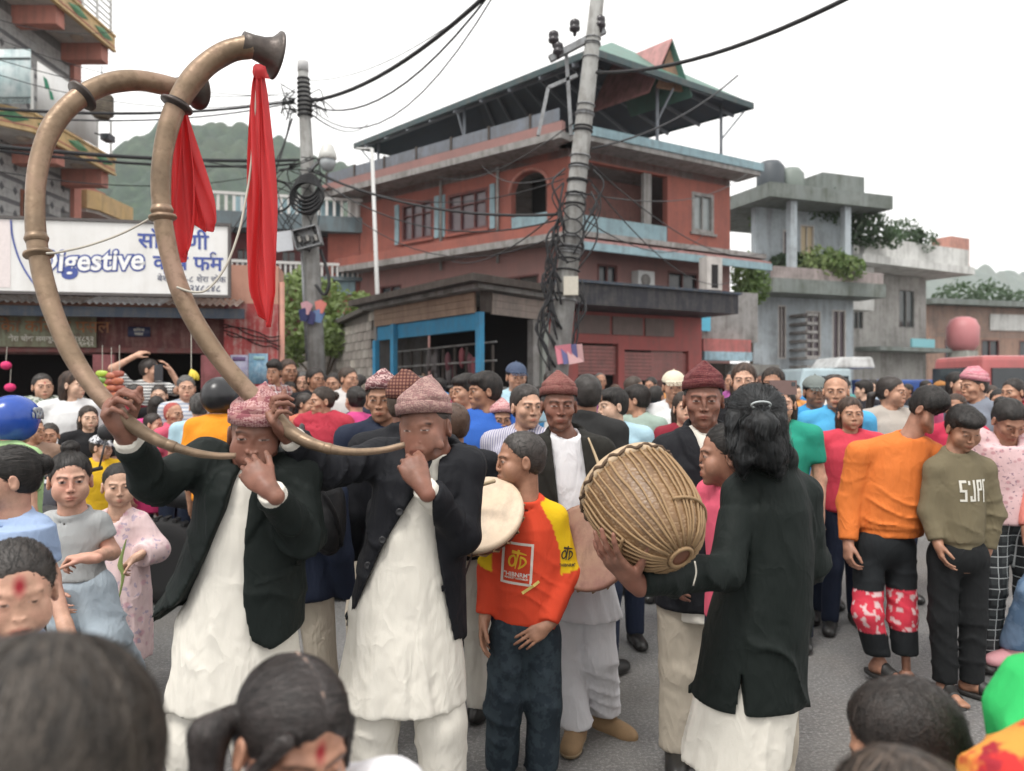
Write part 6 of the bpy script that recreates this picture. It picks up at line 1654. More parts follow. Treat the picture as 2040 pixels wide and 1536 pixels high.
# ------------------------------------------------------------------ person
def skin_mesh(J, o, hands, h=0.005, hh=0.004, feet=False, forearm=True, body_h=0.014, hide_body=False):
 """one body: head, neck and chest, arms with hands, trunk and legs"""
 hs, Rm, c = J['hs'], J['headR'].astype(F32), J['head'].astype(F32)
 s = J['s']
 nk, ch = J['neck'], J['chest']
 def fh(P):
  Q = ((P - c) @ Rm) / F32(hs)
  d = head_sdf(Q, o) * F32(hs)
  top = c + Rm @ A3(0, 0.022, -0.055) * F32(hs)
  nr = o.get('neckr', 0.052)
  d = smin(d, cap(P, nk + np.array([0, 0.0, -0.03]), top, nr * 1.08 * hs, nr * hs), 0.018)
  d = smin(d, shoulders(P, J, -0.014), 0.03)
  d = smax(d, np.sqrt((P[:, 0] - F32(nk[0])) ** 2 + (P[:, 1] - F32(nk[1])) ** 2) - F32(0.125), 0.01) if not o.get('bare') else d
  return smax(d, F32(nk[2] - 0.115) - P[:, 2], 0.01)
 lo, hi = bbox([c, nk], 0.14 * hs + 0.02)
 lo[2] = nk[2] - 0.13; hi[2] = c[2] + 0.135 * hs
 for k in 'lr':
  lo = np.minimum(lo, J['s' + k] - 0.05); hi = np.maximum(hi, J['s' + k] + 0.05)
 lo[2] = nk[2] - 0.13
 v, q = surf(fh, lo, hi, h)
 Q = ((v - c) @ Rm) / hs
 m = head_mask(Q.astype(F32), o)
 out = [(v, q)]; masks = [m]
 for k in 'lr':
  H = hands.get(k) if hands else None
  if H is None: continue
  e, w_ = J['e' + k], J['w' + k]
  sh = J['s' + k]
  def fa(P):
   d = hand_sdf(P, H)
   d = smin(d, cap(P, e, w_, 0.040 * s, 0.026 * s), 0.015)
   if forearm: d = smin(d, cap(P, sh, e, 0.046 * s, 0.040 * s), 0.02)
   return d
  pts = [w_, H[0][-1][1]] + [x[1] for x in H[0]] + ([e, sh] if forearm else [e + (w_ - e) * 0.4])
  if forearm == 'short':
   pts = [w_] + [x[1] for x in H[0]] + [e]
  lo, hi = bbox(pts, 0.035 if not forearm else 0.06)
  v, q = surf(fa, lo, hi, hh)
  out.append((v, q)); masks.append(np.zeros((len(v), 4)))
 if not hide_body:
  tb = std_tab(J, -0.022)
  def fb(P):
   d = torso_sdf(P, J, tb, J['yaw'], top=nk[2], bottom=J['pel'][2] - 0.10)
   return smin(d, legs(P, J, (0.085, 0.065, 0.055), -0.030, fold=0), 0.03)
  lo, hi = bbox([J['pel'], nk, J['al'], J['ar'], J['kl'], J['kr'], J['chest']], 0.20 * s)
  lo[2] = min(J['al'][2], J['ar'][2]) - 0.06; hi[2] = nk[2] + 0.02
  v, q = surf(fb, lo, hi, body_h)
  out.append((v, q)); masks.append(np.zeros((len(v), 4)))
 v, q = join(*out)
 return v, q, np.concatenate(masks)
def bone_box(J, keys, m):
 return bbox([J[k] for k in keys], m)
class Fig:
 """a person: Empty at the feet, parts in local coordinates"""
 def __init__(s, J, label, cat='person', group=None):
  s.J = J
  s.o = empty('person', J['base'], 0, label, cat, group)
  s.b = np.array(J['base'], float)
 def part(s, name, vq, mat, attrs=None, parent=None):
  v, q = vq
  if not len(v): return None
  if attrs is None and mat is not None and mat.name.startswith('skin_'): attrs = {'mask': np.zeros((len(v), 4))}
  o = mesh_obj(name, np.asarray(v) - s.b, q, mat, parent or s.o, True, attrs)
  return o
 def solid(s, name, fn, lo, hi, h, mat, parent=None):
  return s.part(name, surf(fn, lo, hi, h), mat, None, parent)
# ------------------------------------------------------------------ garments traced in the place
def tabpx(Y, rows):
 """rows (py, xl, xr, ry, dy): silhouette at distance Y -> torso table"""
 out = []
 for r in rows:
  py, xl, xr, ry = r[:4]
  dy = r[4] if len(r) > 4 else 0.0
  a, b = at(xl, py, Y + dy), at(xr, py, Y + dy)
  out.append((a[2], (a[0] + b[0]) / 2, Y + dy, (b[0] - a[0]) / 2, ry))
 return sorted(out)
def open_front(P, Y, rows, ycut):
 """wedge between two front edges; rows (py, xl, xr)"""
 e = sorted([(at(0, r[0], Y)[2], at(r[1], r[0], Y)[0], at(r[2], r[0], Y)[0]) for r in rows])
 z = P[:, 2]
 l, r = interp(z, e, 1), interp(z, e, 2)
 d = np.maximum(np.maximum(l - P[:, 0], P[:, 0] - r), P[:, 1] - F32(ycut))
 top = F32(e[-1][0])
 return np.maximum(d, z - top), l, r
def tab_box(tab, J=None, arms='', m=0.06):
 lo = np.array([min(r[1] - r[3] for r in tab), min(r[2] - r[4] for r in tab), tab[0][0]]) - m
 hi = np.array([max(r[1] + r[3] for r in tab), max(r[2] + r[4] for r in tab), tab[-1][0]]) + m
 for k in arms:
  for n in ('s', 'e', 'w'):
   lo = np.minimum(lo, J[n + k] - 0.09); hi = np.maximum(hi, J[n + k] + 0.09)
 return lo, hi
def fabric(P, a, seed=0.0, k=14.0):
 """soft drapes"""
 return F32(a * 0.55) * (wob(P, k, seed) + 0.6 * wob(P, k * 2.3, seed + 3))
def collar_ring(P, c, n, rx, ry, r):
 """flattened ring about c with axis n"""
 n = unit(n); u = unit(np.cross((0, 1, 0), n)); v = np.cross(n, u)
 q = P - np.asarray(c, F32)
 a, b, h = q @ u.astype(F32), q @ v.astype(F32), q @ n.astype(F32)
 k = np.sqrt((a / rx) ** 2 + (b / ry) ** 2)
 d = (k - 1) * min(rx, ry)
 return np.sqrt(d * d + (h * 0.55) ** 2) - F32(r)
def topi(fig, J, mat, h=0.118, peak=(0.0, 0.0), tilt=0.0, ridge=0.045, lean=0.0, z0=0.040, seed=1):
 """soft brimless cap with folded crest"""
 hs, Rm, c = J['hs'], J['headR'], J['head']
 n, m = 22, 40
 v = []
 for i in range(n):
  t = i / (n - 1)
  k = (1 - 0.06 * t / 0.45) if t < 0.45 else 0.94 * (1 - ((t - 0.45) / 0.55) ** 1.15)
  k = max(k, 0.0)
  rx = 0.0825 * k + 0.003
  ry = 0.102 * k + ridge * (1 - k) + 0.003
  for j in range(m):
   a = 2 * math.pi * j / m
   cr = 0.007 * (abs(math.sin(1.5 * a + 2.2 * t + seed)) - 0.6) * math.sin(math.pi * min(1, t * 1.2)) + 0.003 * math.sin(7 * a + 9 * t + 2 * seed) * t
   x = (rx + cr) * math.cos(a) + peak[0] * t * t
   y = (ry + cr) * math.sin(a) + 0.012 + peak[1] * t * t
   zb = z0 - 0.022 * math.sin(a)
   z = zb * (1 - t) + t * (z0 + h + lean * math.sin(a) * 0.03) + 0.004 * math.sin(4 * a + seed) * t * (1 - t) * 4
   v.append((x, y, z))
 f = []
 for i in range(n - 1):
  for j in range(m):
   j2 = (j + 1) % m
   f.append((i*m+j, i*m+j2, (i+1)*m+j2, (i+1)*m+j))
 f.append(tuple(range((n-1)*m, n*m)))
 # turned-in rim for thickness
 b0 = len(v)
 for j in range(m):
  x, y, z = v[j]; v.append((x * 0.95, y * 0.95, z + 0.012))
 f += [(j, b0 + j, b0 + (j + 1) % m, (j + 1) % m) for j in range(m)]
 v = np.array(v) @ rotm(0, tilt, 0).T * hs @ Rm.T + c
 o = mesh_obj('cap', v - fig.b, f, mat, fig.o, True)
 # folded band along the rim
 bv, bf = [], []
 for i, (zz, ro) in enumerate(((0.0, 0.0), (0.0, 0.0022), (0.036, 0.0026), (0.038, -0.001))):
  for j in range(m):
   a = 2 * math.pi * j / m
   x = (0.0862 + ro) * math.cos(a); y = (0.1057 + ro) * math.sin(a) + 0.012
   bv.append((x, y, z0 - 0.022 * math.sin(a) + zz + 0.003 * math.sin(2 * a + seed)))
 for i in range(3):
  for j in range(m):
   j2 = (j + 1) % m
   bf.append((i*m+j, i*m+j2, (i+1)*m+j2, (i+1)*m+j))
 bv = np.array(bv) @ rotm(0, tilt, 0).T * hs @ Rm.T + c
 mesh_obj('brim_band', bv - fig.b, bf, mat, o, True)
 return o
def project_print(fig, name, v, f, origin, right, up, fn, mat, off=0.0025, d=(0, 1, 0), parent=None, start=0.25):
 """flat print (x, y in metres) pressed onto the cloth fn=0 along d"""
 right, up, d = np.asarray(right, float), np.asarray(up, float), unit(d)
 p = (np.asarray(origin) + v[:, :1] * right + v[:, 1:2] * up - d * start).astype(F32)
 for _ in range(40):
  s = fn(p) - F32(off)
  p = p + (d[None] * np.clip(s, -0.02, 0.05)[:, None] * 0.8).astype(F32)
 return mesh_obj(name, p - fig.b, f, mat, parent or fig.o, False)
def subdiv_flat(v, f, n=2):
 me = bpy.data.meshes.new('tmp')
 me.from_pydata([tuple(x) for x in v], [], f)
 import bmesh
 bm = bmesh.new(); bm.from_mesh(me)
 bmesh.ops.triangulate(bm, faces=bm.faces)
 for _ in range(n):
  bmesh.ops.subdivide_edges(bm, edges=[e for e in bm.edges if e.calc_length() > 0.02], cuts=1, use_grid_fill=False)
 bmesh.ops.triangulate(bm, faces=bm.faces)
 v = np.array([x.co[:] for x in bm.verts]); f = [tuple(y.index for y in x.verts) for x in bm.faces]
 bm.free(); bpy.data.meshes.remove(me)
 return v, f
def relaxed_hand(J, k, inward=None, curl=(0.35, 0.45, 0.3), s=None):
 d = unit(J['w' + k] - J['e' + k])
 sg = 1 if k == 'l' else -1
 n = rotm(J['yaw']) @ np.array([sg, 0.25, 0]) if inward is None else np.asarray(inward, float)
 # thumb points forward (towards -y in the body frame)
 t = np.cross(d, unit(n - d * (n @ d)))
 fwd = rotm(J['yaw']) @ np.array([0, -1.0, 0])
 side = 1 if t @ fwd > 0 else -1
 return hand_chains(J['w' + k], d, n, side, curl, s=s or J['s'])
def two_tone(key, c, c2, c3=None, base_kind='plain'):
 """cloth whose second (and third) colour is laid out by the panels it is sewn from"""
 m = cloth(key, c)
 nt = m.node_tree
 b = nt.nodes['Principled BSDF']
 src = b.inputs['Base Color'].links[0].from_socket
 a = nt.nodes.new('ShaderNodeAttribute'); a.attribute_name = 'panel'
 sep = nt.nodes.new('ShaderNodeSeparateColor'); nt.links.new(a.outputs['Color'], sep.inputs[0])
 col = mixc(nt, sep.outputs[0], src, c2)
 if c3: col = mixc(nt, sep.outputs[1], col, c3)
 nt.links.new(col, b.inputs['Base Color'])
 return m
def top_fn(J, t):
 """upper garment; keys: tab/grow/hem/hemr, sl ('none','short','long'), slr, end, fold, collar, seed"""
 sd = t.get('seed', 1.0)
 tab = t.get('tab') or std_tab(J, t.get('grow', 0.022), t.get('hem'), t.get('hemr', (0.2, 0.16)), t.get('belly', 0), t.get('wid', 1.0))
 hem = t.get('hem', J['pel'][2] - 0.06)
 yaw = t.get('yaw', J['yaw'] if not t.get('tab') else 0.0)
 sl = t.get('sl', 'long')
 sd_ = t.get('slr', (0.064, 0.057, 0.044))
 fo = t.get('fold', 0.05 if t.get('hem') and t['hem'] < J['pel'][2] - 0.15 else 0.02)
 band = t.get('band', 0.0)
 ends = t.get('end', {'l': 0.92, 'r': 0.92})
 if not isinstance(ends, dict): ends = {'l': ends, 'r': ends}
 nk = J['neck']
 def fn(P):
  d = torso_sdf(P, J, tab, yaw, fold=(fo, t.get('nf', 6), sd, J['chest'][2], hem), top=nk[2] + t.get('topz', 0.01))
  d = smin(d, shoulders(P, J, t.get('shg', 0.006)), 0.03)
  if band: d = d + F32(0.010) * np.clip((F32(hem + band) - P[:, 2]) / 0.012, 0, 1)
  d = d + fabric(P, t.get('fab', 0.0035), sd, 12) - F32(t.get('crink', 0.0) * 2.2) * crease(P, P[:, 2] * 34 + P[:, 0] * 12, sd) * np.clip((J['chest'][2] + 0.05 - P[:, 2]) / 0.15, 0.15, 1)
  d = smax(d, F32(hem) - P[:, 2], 0.006)
  if sl == 'short':
   for k in t.get('arms', 'lr'): d = smin(d, sleeve(P, J, k, (0.066, 0.064, 0.05), 0, ends[k] if ends[k] < 0.9 else 0.62, 0.002, sd, True), 0.03)
  elif sl == 'long':
   for k in t.get('arms', 'lr'): d = smin(d, sleeve(P, J, k, sd_, 0, ends[k], t.get('sfold', 0.0045), sd + ord(k)), 0.03)
  # neckline
  d = smax(d, -cap(P, nk + np.array([0, -0.03, 0.0]) - np.array([0, 0, t.get('neckdeep', 0.0)]), nk + np.array([0, -0.005, 0.25]), 0.048 * J['hs'], 0.075 * J['hs']), 0.006)
  if t.get('collar') == 'crew':
   d = smin(d, collar_ring(P, nk + np.array([0, -0.006, 0.012]), (0, -0.30, 1), 0.064 * J['hs'], 0.064 * J['hs'], 0.009), 0.006)
  elif t.get('collar') == 'shirt':
   d = smin(d, smax(collar_ring(P, nk + np.array([0, 0.004, 0.020]), (0, -0.40, 1), 0.068 * J['hs'], 0.070 * J['hs'], 0.016), -ell(P, nk + rotm(J['yaw']) @ np.array([0, -0.07, 0.0]), (0.022, 0.05, 0.08)), 0.006), 0.008)
  return d
 arms = t.get('arms', 'lr') if sl != 'none' else ''
 lo, hi = tab_box(tab, J, arms)
 for k in 'lr':
  lo = np.minimum(lo, J['s' + k] - 0.08); hi = np.maximum(hi, J['s' + k] + 0.08)
 lo[2] = hem - 0.02
 for k in arms: lo[2] = min(lo[2], J['w' + k][2] - 0.05 if sl == 'long' else lo[2])
 hi[2] = max(hi[2], nk[2] + 0.06)
 return fn, lo, hi
def simple(J, label, skin, face, hair, top, bottom=None, hands='relax', shoes=None, h=0.004, gh=0.009, group=None, hairmat=None, nst=500, hh=0.0045, hide=False, forearm=True, cat='person'):
 fig = Fig(J, label, cat, group)
 if any(t.get('sl', 'long') == 'long' for t in (top if isinstance(top, list) else [top])): forearm = False
 if hands == 'relax':
  hands = {k: relaxed_hand(J, k) for k in 'lr'}
 v, q, m = skin_mesh(J, face, hands, h=h, hh=hh, forearm=forearm, body_h=0.018, hide_body=hide)
 fig.part('body', (v, q), skin, {'mask': m})
 if hair:
  st, ho = hair
  fig.part('hair', make_hair(J, st, ho, max(0.0032, h), nst), hairmat or HB)
 fns = []
 for t in (top if isinstance(top, list) else [top]):
  fn, lo, hi = top_fn(J, t)
  v, q = surf(fn, lo, hi, t.get('h', gh))
  at_ = {'panel': t['panel'](v)} if t.get('panel') else None
  o = fig.part(t.get('name', 'shirt'), (v, q), t['mat'], at_)
  fns.append((fn, o))
 if bottom:
  def fb(P): return legs(P, J, bottom.get('r', (0.092, 0.074, 0.062)), 0.0, bottom.get('hem', 0.07), bottom.get('fold', 0.006), bottom.get('seed', 1.0), bottom.get('flare', 0.0))
  lo, hi = bone_box(J, ['hl', 'hr', 'kl', 'kr', 'al', 'ar', 'pel'], 0.13)
  hi[2] = J['pel'][2] + 0.13; lo[2] = min(lo[2] + 0.1, bottom.get('hem', 0.07) - 0.02)
  v, q = surf(fb, lo, hi, bottom.get('h', gh + 0.004))
  fig.part(bottom.get('name', 'trousers'), (v, q), bottom['mat'], {'panel': bottom['panel'](v)} if bottom.get('panel') else None)
 if shoes:
  for k in 'lr':
   if shoes.get('kind') == 'sandal': sandal(fig, J, k, shoes['mat'], skin)
   else:
    ob = fig.part('shoe', surf(lambda P: shoe_sdf(P, J['a' + k], J['f' + k], shoes.get('s', 1.0)), J['a' + k] - 0.24, J['a' + k] + 0.24, 0.008), shoes['mat'])
    if shoes.get('sole'):
     a = J['a' + k]; s_ = shoes.get('s', 1.0)
     sl = fig.part('sole', surf(lambda P: smax(shoe_sdf(P, a, J['f' + k], s_) - F32(0.005), P[:, 2] - F32(a[2] - 0.085 * s_ + 0.026), 0.003), a - 0.24, a + 0.24, 0.007), shoes['sole'], None, ob)
 return fig, fns
def sandal(fig, J, k, mat, skin):
 a, f = J['a' + k], unit([J['f' + k][0], J['f' + k][1], 0])
 sd = np.array([-f[1], f[0], 0]); g = np.array([a[0], a[1], a[2] - 0.085]); up = np.array([0, 0, 1.0])
 M = np.stack([sd, f, up], 1)
 def foot(P):
  d = smin(cap(P, a, g + up * 0.045 - f * 0.03, 0.034, 0.034), cap(P, g + up * 0.055, g + f * 0.11 + up * 0.036, 0.036, 0.026), 0.03)
  for i, o in enumerate((-0.026, -0.012, 0.001, 0.013, 0.025)):
   L = (0.135, 0.145, 0.15, 0.152, 0.150)[i] + 0.02
   d = smin(d, cap(P, g + f * 0.10 + sd * o + up * 0.034, g + f * L + sd * o * 1.15 + up * 0.030, 0.011, 0.0105 if i < 4 else 0.013), 0.004)
  return d
 lo, hi = bbox([a, g + f * 0.2, g - f * 0.08], 0.06)
 fig.part('foot', surf(foot, lo, hi, 0.004), skin)
 def sole(P): return smax(ell(P, g + f * 0.045 + up * 0.010, (0.052, 0.148, 0.2), M), np.abs(P[:, 2] - F32(g[2] + 0.012)) - F32(0.012), 0.004)
 so = fig.part('sandal', surf(sole, g - 0.2, g + 0.2, 0.006), mat)
 def strap(P):
  d = foot(P) - F32(0.006)
  t = (P - (g + f * 0.075).astype(F32)) @ f.astype(F32)
  return smax(smax(d, np.abs(t) - F32(0.034), 0.004), F32(g[2] + 0.012) - P[:, 2], 0.003)
 fig.part('strap', surf(strap, lo, hi, 0.005), mat, None, so)
# ================================================================== the musicians and people in front
SK_DARK = skin_mat('skin_weathered', (0.215, 0.103, 0.071), blot=0.30, flush=(0.225, 0.092, 0.064))
SK_MID = skin_mat('skin_brown', (0.33, 0.165, 0.110))
SK_BOY = skin_mat('skin_tan', (0.35, 0.18, 0.115))
SK_FAIR = skin_mat('skin_light', (0.54, 0.33, 0.235))
SK_CHILD = skin_mat('skin_child', (0.53, 0.31, 0.22), flush=(0.58, 0.28, 0.21))
HB = hair_mat('hair_black', (0.016, 0.0135, 0.012), 0.46)
HBR = hair_mat('hair_brown_black', (0.016, 0.012, 0.010), 0.45)
HG = hair_mat('hair_greying', (0.08, 0.078, 0.075), 0.5)
M_JKT = cloth('suit_charcoal', (0.0072, 0.0078, 0.0108), rough=0.72, bs=0.35)
M_JKG = cloth('suit_bottle_green', (0.0058, 0.0098, 0.0084), rough=0.70, bs=0.35)
M_NAVY = cloth('suit_navy', (0.012, 0.018, 0.038), rough=0.75)
M_KUR = cloth('kurta_cream', (0.72, 0.685, 0.61), var=0.05, bs=0.35)
M_WHT = cloth('cotton_white', (0.70, 0.69, 0.71), var=0.05, bs=0.4)
M_BEIGE = cloth('cotton_beige', (0.42, 0.37, 0.30), var=0.08, bs=0.4)
M_BTN = plain('button_dark', (0.02, 0.02, 0.022), 0.3)
M_TOPA = cloth('topi_pink', (0.40, 0.20, 0.19), 'dhaka', (0.24, 0.07, 0.09), (0.58, 0.36, 0.35), 1.3)
M_TOPB = cloth('topi_mauve', (0.40, 0.26, 0.23), 'dhaka', (0.27, 0.145, 0.14), (0.20, 0.12, 0.115), 1.9)
M_TOPC = cloth('topi_brick', (0.19, 0.082, 0.070), 'dhaka', (0.14, 0.045, 0.042), (0.27, 0.115, 0.10), 1.9)
M_TOPD = cloth('topi_maroon', (0.12, 0.030, 0.032), 'dhaka', (0.08, 0.018, 0.022), (0.20, 0.075, 0.07), 1.9)
M_TOPE = cloth('topi_chequer', (0.22, 0.105, 0.075), 'plaid', (0.07, 0.02, 0.02), (0.05, 0.015, 0.015), 4.0)
M_TOPF = cloth('topi_white_red', (0.52, 0.36, 0.34), 'dhaka', (0.10, 0.03, 0.04), (0.20, 0.06, 0.07), 1.4)
def horn_player(Y, cfg, label):
 J = cfg['J']
 fig = Fig(J, label)
 hands = cfg['hands']
 v, q, m = skin_mesh(J, cfg['face'], hands, h=0.0026, hh=0.0036, forearm=False)
 fig.part('body', (v, q), cfg['skin'], {'mask': m})
 fig.part('hair', make_hair(J, 'short', dict(hair_t=0.006, line=0.0), 0.0035, 300), HB)
 topi(fig, J, cfg['topi_mat'], **cfg['topi'])
 kt = tabpx(Y, cfg['kurta'])
 def fk(P):
  d = torso_sdf(P, J, kt, 0.0, fold=(0.055, 7, cfg['seed'], J['pel'][2] + 0.15, kt[0][0]), bottom=kt[0][0], top=J['neck'][2] + 0.035) + fabric(P, 0.004, cfg['seed'], 11) - F32(0.007) * crease(P, P[:, 0] * 26 + P[:, 2] * 8, cfg['seed'] + 1, 1.6)
  d = smin(d, collar_ring(P, J['neck'] + np.array([0, 0.012, 0.018]), (0, -0.35, 1), 0.066, 0.070, 0.010), 0.02)
  for k in 'lr':                                     # shirt cuffs
   w_, e = J['w' + k], J['e' + k]
   u = unit(w_ - e)
   c = cap(P, w_ - u * 0.10, w_ - u * 0.012, 0.040, 0.040) + fabric(P, 0.002, 5, 40)
   c = smax(c, (P - (w_ - u * 0.004).astype(F32)) @ u.astype(F32), 0.004)
   d = np.minimum(d, c)
  return d
 lo, hi = tab_box(kt, J, 'lr'); lo[2] = kt[0][0] - 0.02
 fig.solid('kurta', fk, lo, hi, 0.007, M_KUR)
 jt = tabpx(Y, cfg['jacket'])
 yc = Y + 0.02
 def fj(P, cut=True):
  d = torso_sdf(P, J, jt, 0.0, fold=(0.03, 5, cfg['seed'] + 1, J['chest'][2], jt[0][0]), top=J['neck'][2] + 0.01, bottom=None)
  d = smin(d, shoulders(P, J, 0.012), 0.03)
  d = d + fabric(P, 0.0035, cfg['seed'] + 2, 12) - F32(0.013) * crease(P, P[:, 0] * 16 + P[:, 2] * 15, cfg['seed'] + 4, 2.0)
  for k in 'lr':
   d = smin(d, sleeve(P, J, k, (0.066, 0.060, 0.047), 0, 0.86, 0.0085, cfg['seed'] + ord(k)), 0.035)
  if not cut: return d
  wd, l, r = open_front(P, Y - 0.13, cfg['open'], yc)
  z = P[:, 2]
  # lapels: raised flaps beside the upper edges
  zl0, zl1 = cfg['lapel']
  g = np.clip((z - F32(zl0)) / F32(zl1 - zl0), 0, 1.15)
  wid = 0.075 * np.minimum(g * 1.6, 1.0) * (1.0 - 0.35 * np.clip(g - 0.8, 0, 1) / 0.35)
  near = np.minimum(np.abs(P[:, 0] - l), np.abs(P[:, 0] - r))
  lp = np.clip((wid - near) / 0.006, 0, 1) * (P[:, 1] < yc - 0.02) * (g > 0.02) * (g < 1.12)
  d = d - F32(0.0075) * lp
  # collar behind the neck
  d = smin(d, smax(collar_ring(P, J['neck'] + np.array([0, 0.020, 0.020]), (0, -0.45, 1), 0.085, 0.088, 0.017), -(P[:, 1] - F32(J['neck'][1] - 0.045)), 0.02), 0.008)
  d = smax(d, -wd, 0.007)
  d = smax(d, -(cap(P, J['neck'] - np.array([0, 0.02, 0.10]), J['neck'] + np.array([0, -0.01, 0.2]), 0.05, 0.068)), 0.008)
  # hem with rounded front corners
  nl = np.minimum(np.abs(P[:, 0] - l), np.abs(P[:, 0] - r))
  e = sorted([(at(x, 0, Y)[0], at(0, y, Y)[2]) for x, y in cfg['hem']])
  hz = np.interp(P[:, 0], [a for a, _ in e], [b for _, b in e]).astype(F32)
  hz = hz + 0.045 * np.exp(-(nl / 0.028) ** 2) * (P[:, 1] < Y)
  return smax(d, hz - z, 0.008)
 lo, hi = tab_box(jt, J, 'lr'); lo[2] = jt[0][0] - 0.02; hi[2] += 0.05
 jk = fig.solid('jacket', fj, lo, hi, 0.0058, cfg['jmat'])
 for bx, by in cfg['buttons']:
  mb = MB().lathe([(0.0125, -0.004), (0.0125, 0.003), (0.010, 0.005), (0.007, 0.0035), (0.0005, 0.0035)], (0, 0, 0), 14, (0, -1, 0))
  p = at(bx, by, Y - 0.3).astype(F32)[None]
  for _ in range(30):
   s = fj(p); p = p + np.array([[0, 1, 0]], F32) * np.clip(s, -0.02, 0.05)[:, None]
  mb.build('button', M_BTN, jk, True, loc=p[0] - fig.b)
 # breast pocket flap and cuff buttons
 lt = cfg.get('pocket')
 if lt:
  v, f = subdiv_flat(np.array([(-0.055, -0.012, 0), (0.055, -0.012, 0), (0.055, 0.012, 0), (-0.055, 0.012, 0)]), [(0, 1, 2, 3)], 3)
  project_print(fig, 'pocket_flap', v, f, at(lt[0], lt[1], Y), (0.98, 0, lt[2]), (0, 0, 1), fj, cfg['jmat'], 0.006, parent=jk)
 def ft(P): return legs(P, J, (0.105, 0.088, 0.075), 0.0, None, 0.008, cfg['seed'])
 lo, hi = bone_box(J, ['hl', 'hr', 'kl', 'kr', 'al', 'ar', 'pel'], 0.13); hi[2] = J['pel'][2] - 0.05; lo[2] = 0.06
 fig.solid('trousers', ft, lo, hi, 0.009, cfg['tmat'])
 for k in 'lr':
  fig.part('shoe', surf(lambda P: shoe_sdf(P, J['a' + k], J['f' + k]), J['a' + k] - 0.2, J['a' + k] + 0.2, 0.008), plain('shoe_black', (0.015, 0.014, 0.013), 0.4))
 return fig, fj
# --- left horn player
YA = 2.40
JA = skeleton(1.58, 0.0, base=(at(480, 0, YA)[0], YA), hyaw=R(10), hpitch=R(8), hroll=R(4))
JA['neck'] = at(502, 940, YA); JA['chest'] = at(490, 1030, YA); JA['waist'] = at(475, 1130, YA); JA['pel'] = at(465, 1225, YA)
JA['head'] = at(512, 866, YA - 0.03); JA['hs'] = 1.0
JA['sl'] = at(412, 918, YA - 0.02); JA['sr'] = at(598, 942, YA)
JA['el'] = at(305, 962, YA - 0.16); JA['wl'] = at(252, 868, YA - 0.30)
JA['er'] = at(604, 1070, YA - 0.08); JA['wr'] = at(536, 975, YA - 0.25)
for k, dx in (('l', -48), ('r', 48)):
 JA['h' + k] = at(462 + dx, 1250, YA); JA['k' + k] = at(455 + dx * 1.35, 1480, YA - 0.03); JA['a' + k] = at(452 + dx * 1.5, 1690, YA)
handsA = {
 'l': hand_chains(JA['wl'], at(222, 815, YA - 0.34) - JA['wl'], (0.75, -0.35, 0.5), 1, ((1.0, 1.1, 0.6), (1.05, 1.1, 0.6), (1.1, 1.1, 0.6), (1.15, 1.1, 0.6)), 0.05, (0.5, 0.7, 0.7), 1.08),
 'r': hand_chains(JA['wr'], at(486, 922, YA - 0.22) - JA['wr'], (-0.45, 0.80, 0.1), -1, ((0.55, 0.95, 0.5), (0.6, 1.0, 0.5), (0.7, 1.0, 0.5), (0.8, 1.05, 0.5)), 0.10, (0.60, 0.2, 0.35), 0.95)}
cfgA = dict(J=JA, hands=handsA, face=dict(age=1, stubble=0.25, nose=0.9, puff=0.6, jaw=1.12, wrinkle=1, open=0.5, brow=0.8, neckr=0.058), skin=SK_DARK, topi_mat=M_TOPA,
 topi=dict(h=0.125, peak=(0.012, -0.01), tilt=0.10, seed=2, z0=0.034), seed=1.3, jmat=M_JKG, tmat=M_KUR,
 kurta=[(925, 470, 545, 0.075), (960, 430, 565, 0.10), (1030, 408, 575, 0.118), (1130, 395, 580, 0.125), (1240, 362, 588, 0.15), (1330, 345, 594, 0.17), (1392, 336, 602, 0.18)],
 jacket=[(900, 455, 555, 0.09), (925, 410, 592, 0.105), (975, 392, 604, 0.135), (1050, 384, 608, 0.145), (1130, 355, 606, 0.155), (1200, 322, 604, 0.175), (1290, 288, 602, 0.20)],
 open=[(920, 492, 502), (943, 464, 503), (1017, 446, 494), (1113, 404, 486), (1198, 356, 489), (1246, 306, 498), (1300, 296, 512)],
 hem=[(280, 1252), (310, 1240), (350, 1210), (480, 1262), (520, 1278), (560, 1274), (605, 1246)], lapel=(at(0, 1075, YA)[2], at(0, 935, YA)[2]), buttons=[(404, 1082)], pocket=(572, 1128, 0.18))
figA, fjA = horn_player(YA, cfgA, 'man in pink topi and bottle-green jacket blowing the curved horn nearer the shop')
# --- middle horn player
YB = 2.60
JB = skeleton(1.60, 0.0, base=(at(800, 0, YB)[0], YB), hyaw=R(-15), hpitch=R(6), hroll=R(-4))
JB['neck'] = at(866, 918, YB); JB['chest'] = at(842, 990, YB); JB['waist'] = at(822, 1090, YB); JB['pel'] = at(802, 1190, YB)
JB['head'] = at(846, 851, YB - 0.03); JB['hs'] = 1.03
JB['sl'] = at(757, 915, YB); JB['sr'] = at(928, 930, YB)
JB['el'] = at(648, 938, YB - 0.14); JB['wl'] = at(576, 868, YB - 0.26)
JB['er'] = at(922, 1068, YB - 0.08); JB['wr'] = at(842, 968, YB - 0.24)
for k, dx in (('l', -50), ('r', 58)):
 JB['h' + k] = at(802 + dx, 1220, YB); JB['k' + k] = at(806 + dx * 1.25, 1440, YB - 0.03); JB['a' + k] = at(812 + dx * 1.3, 1660, YB)
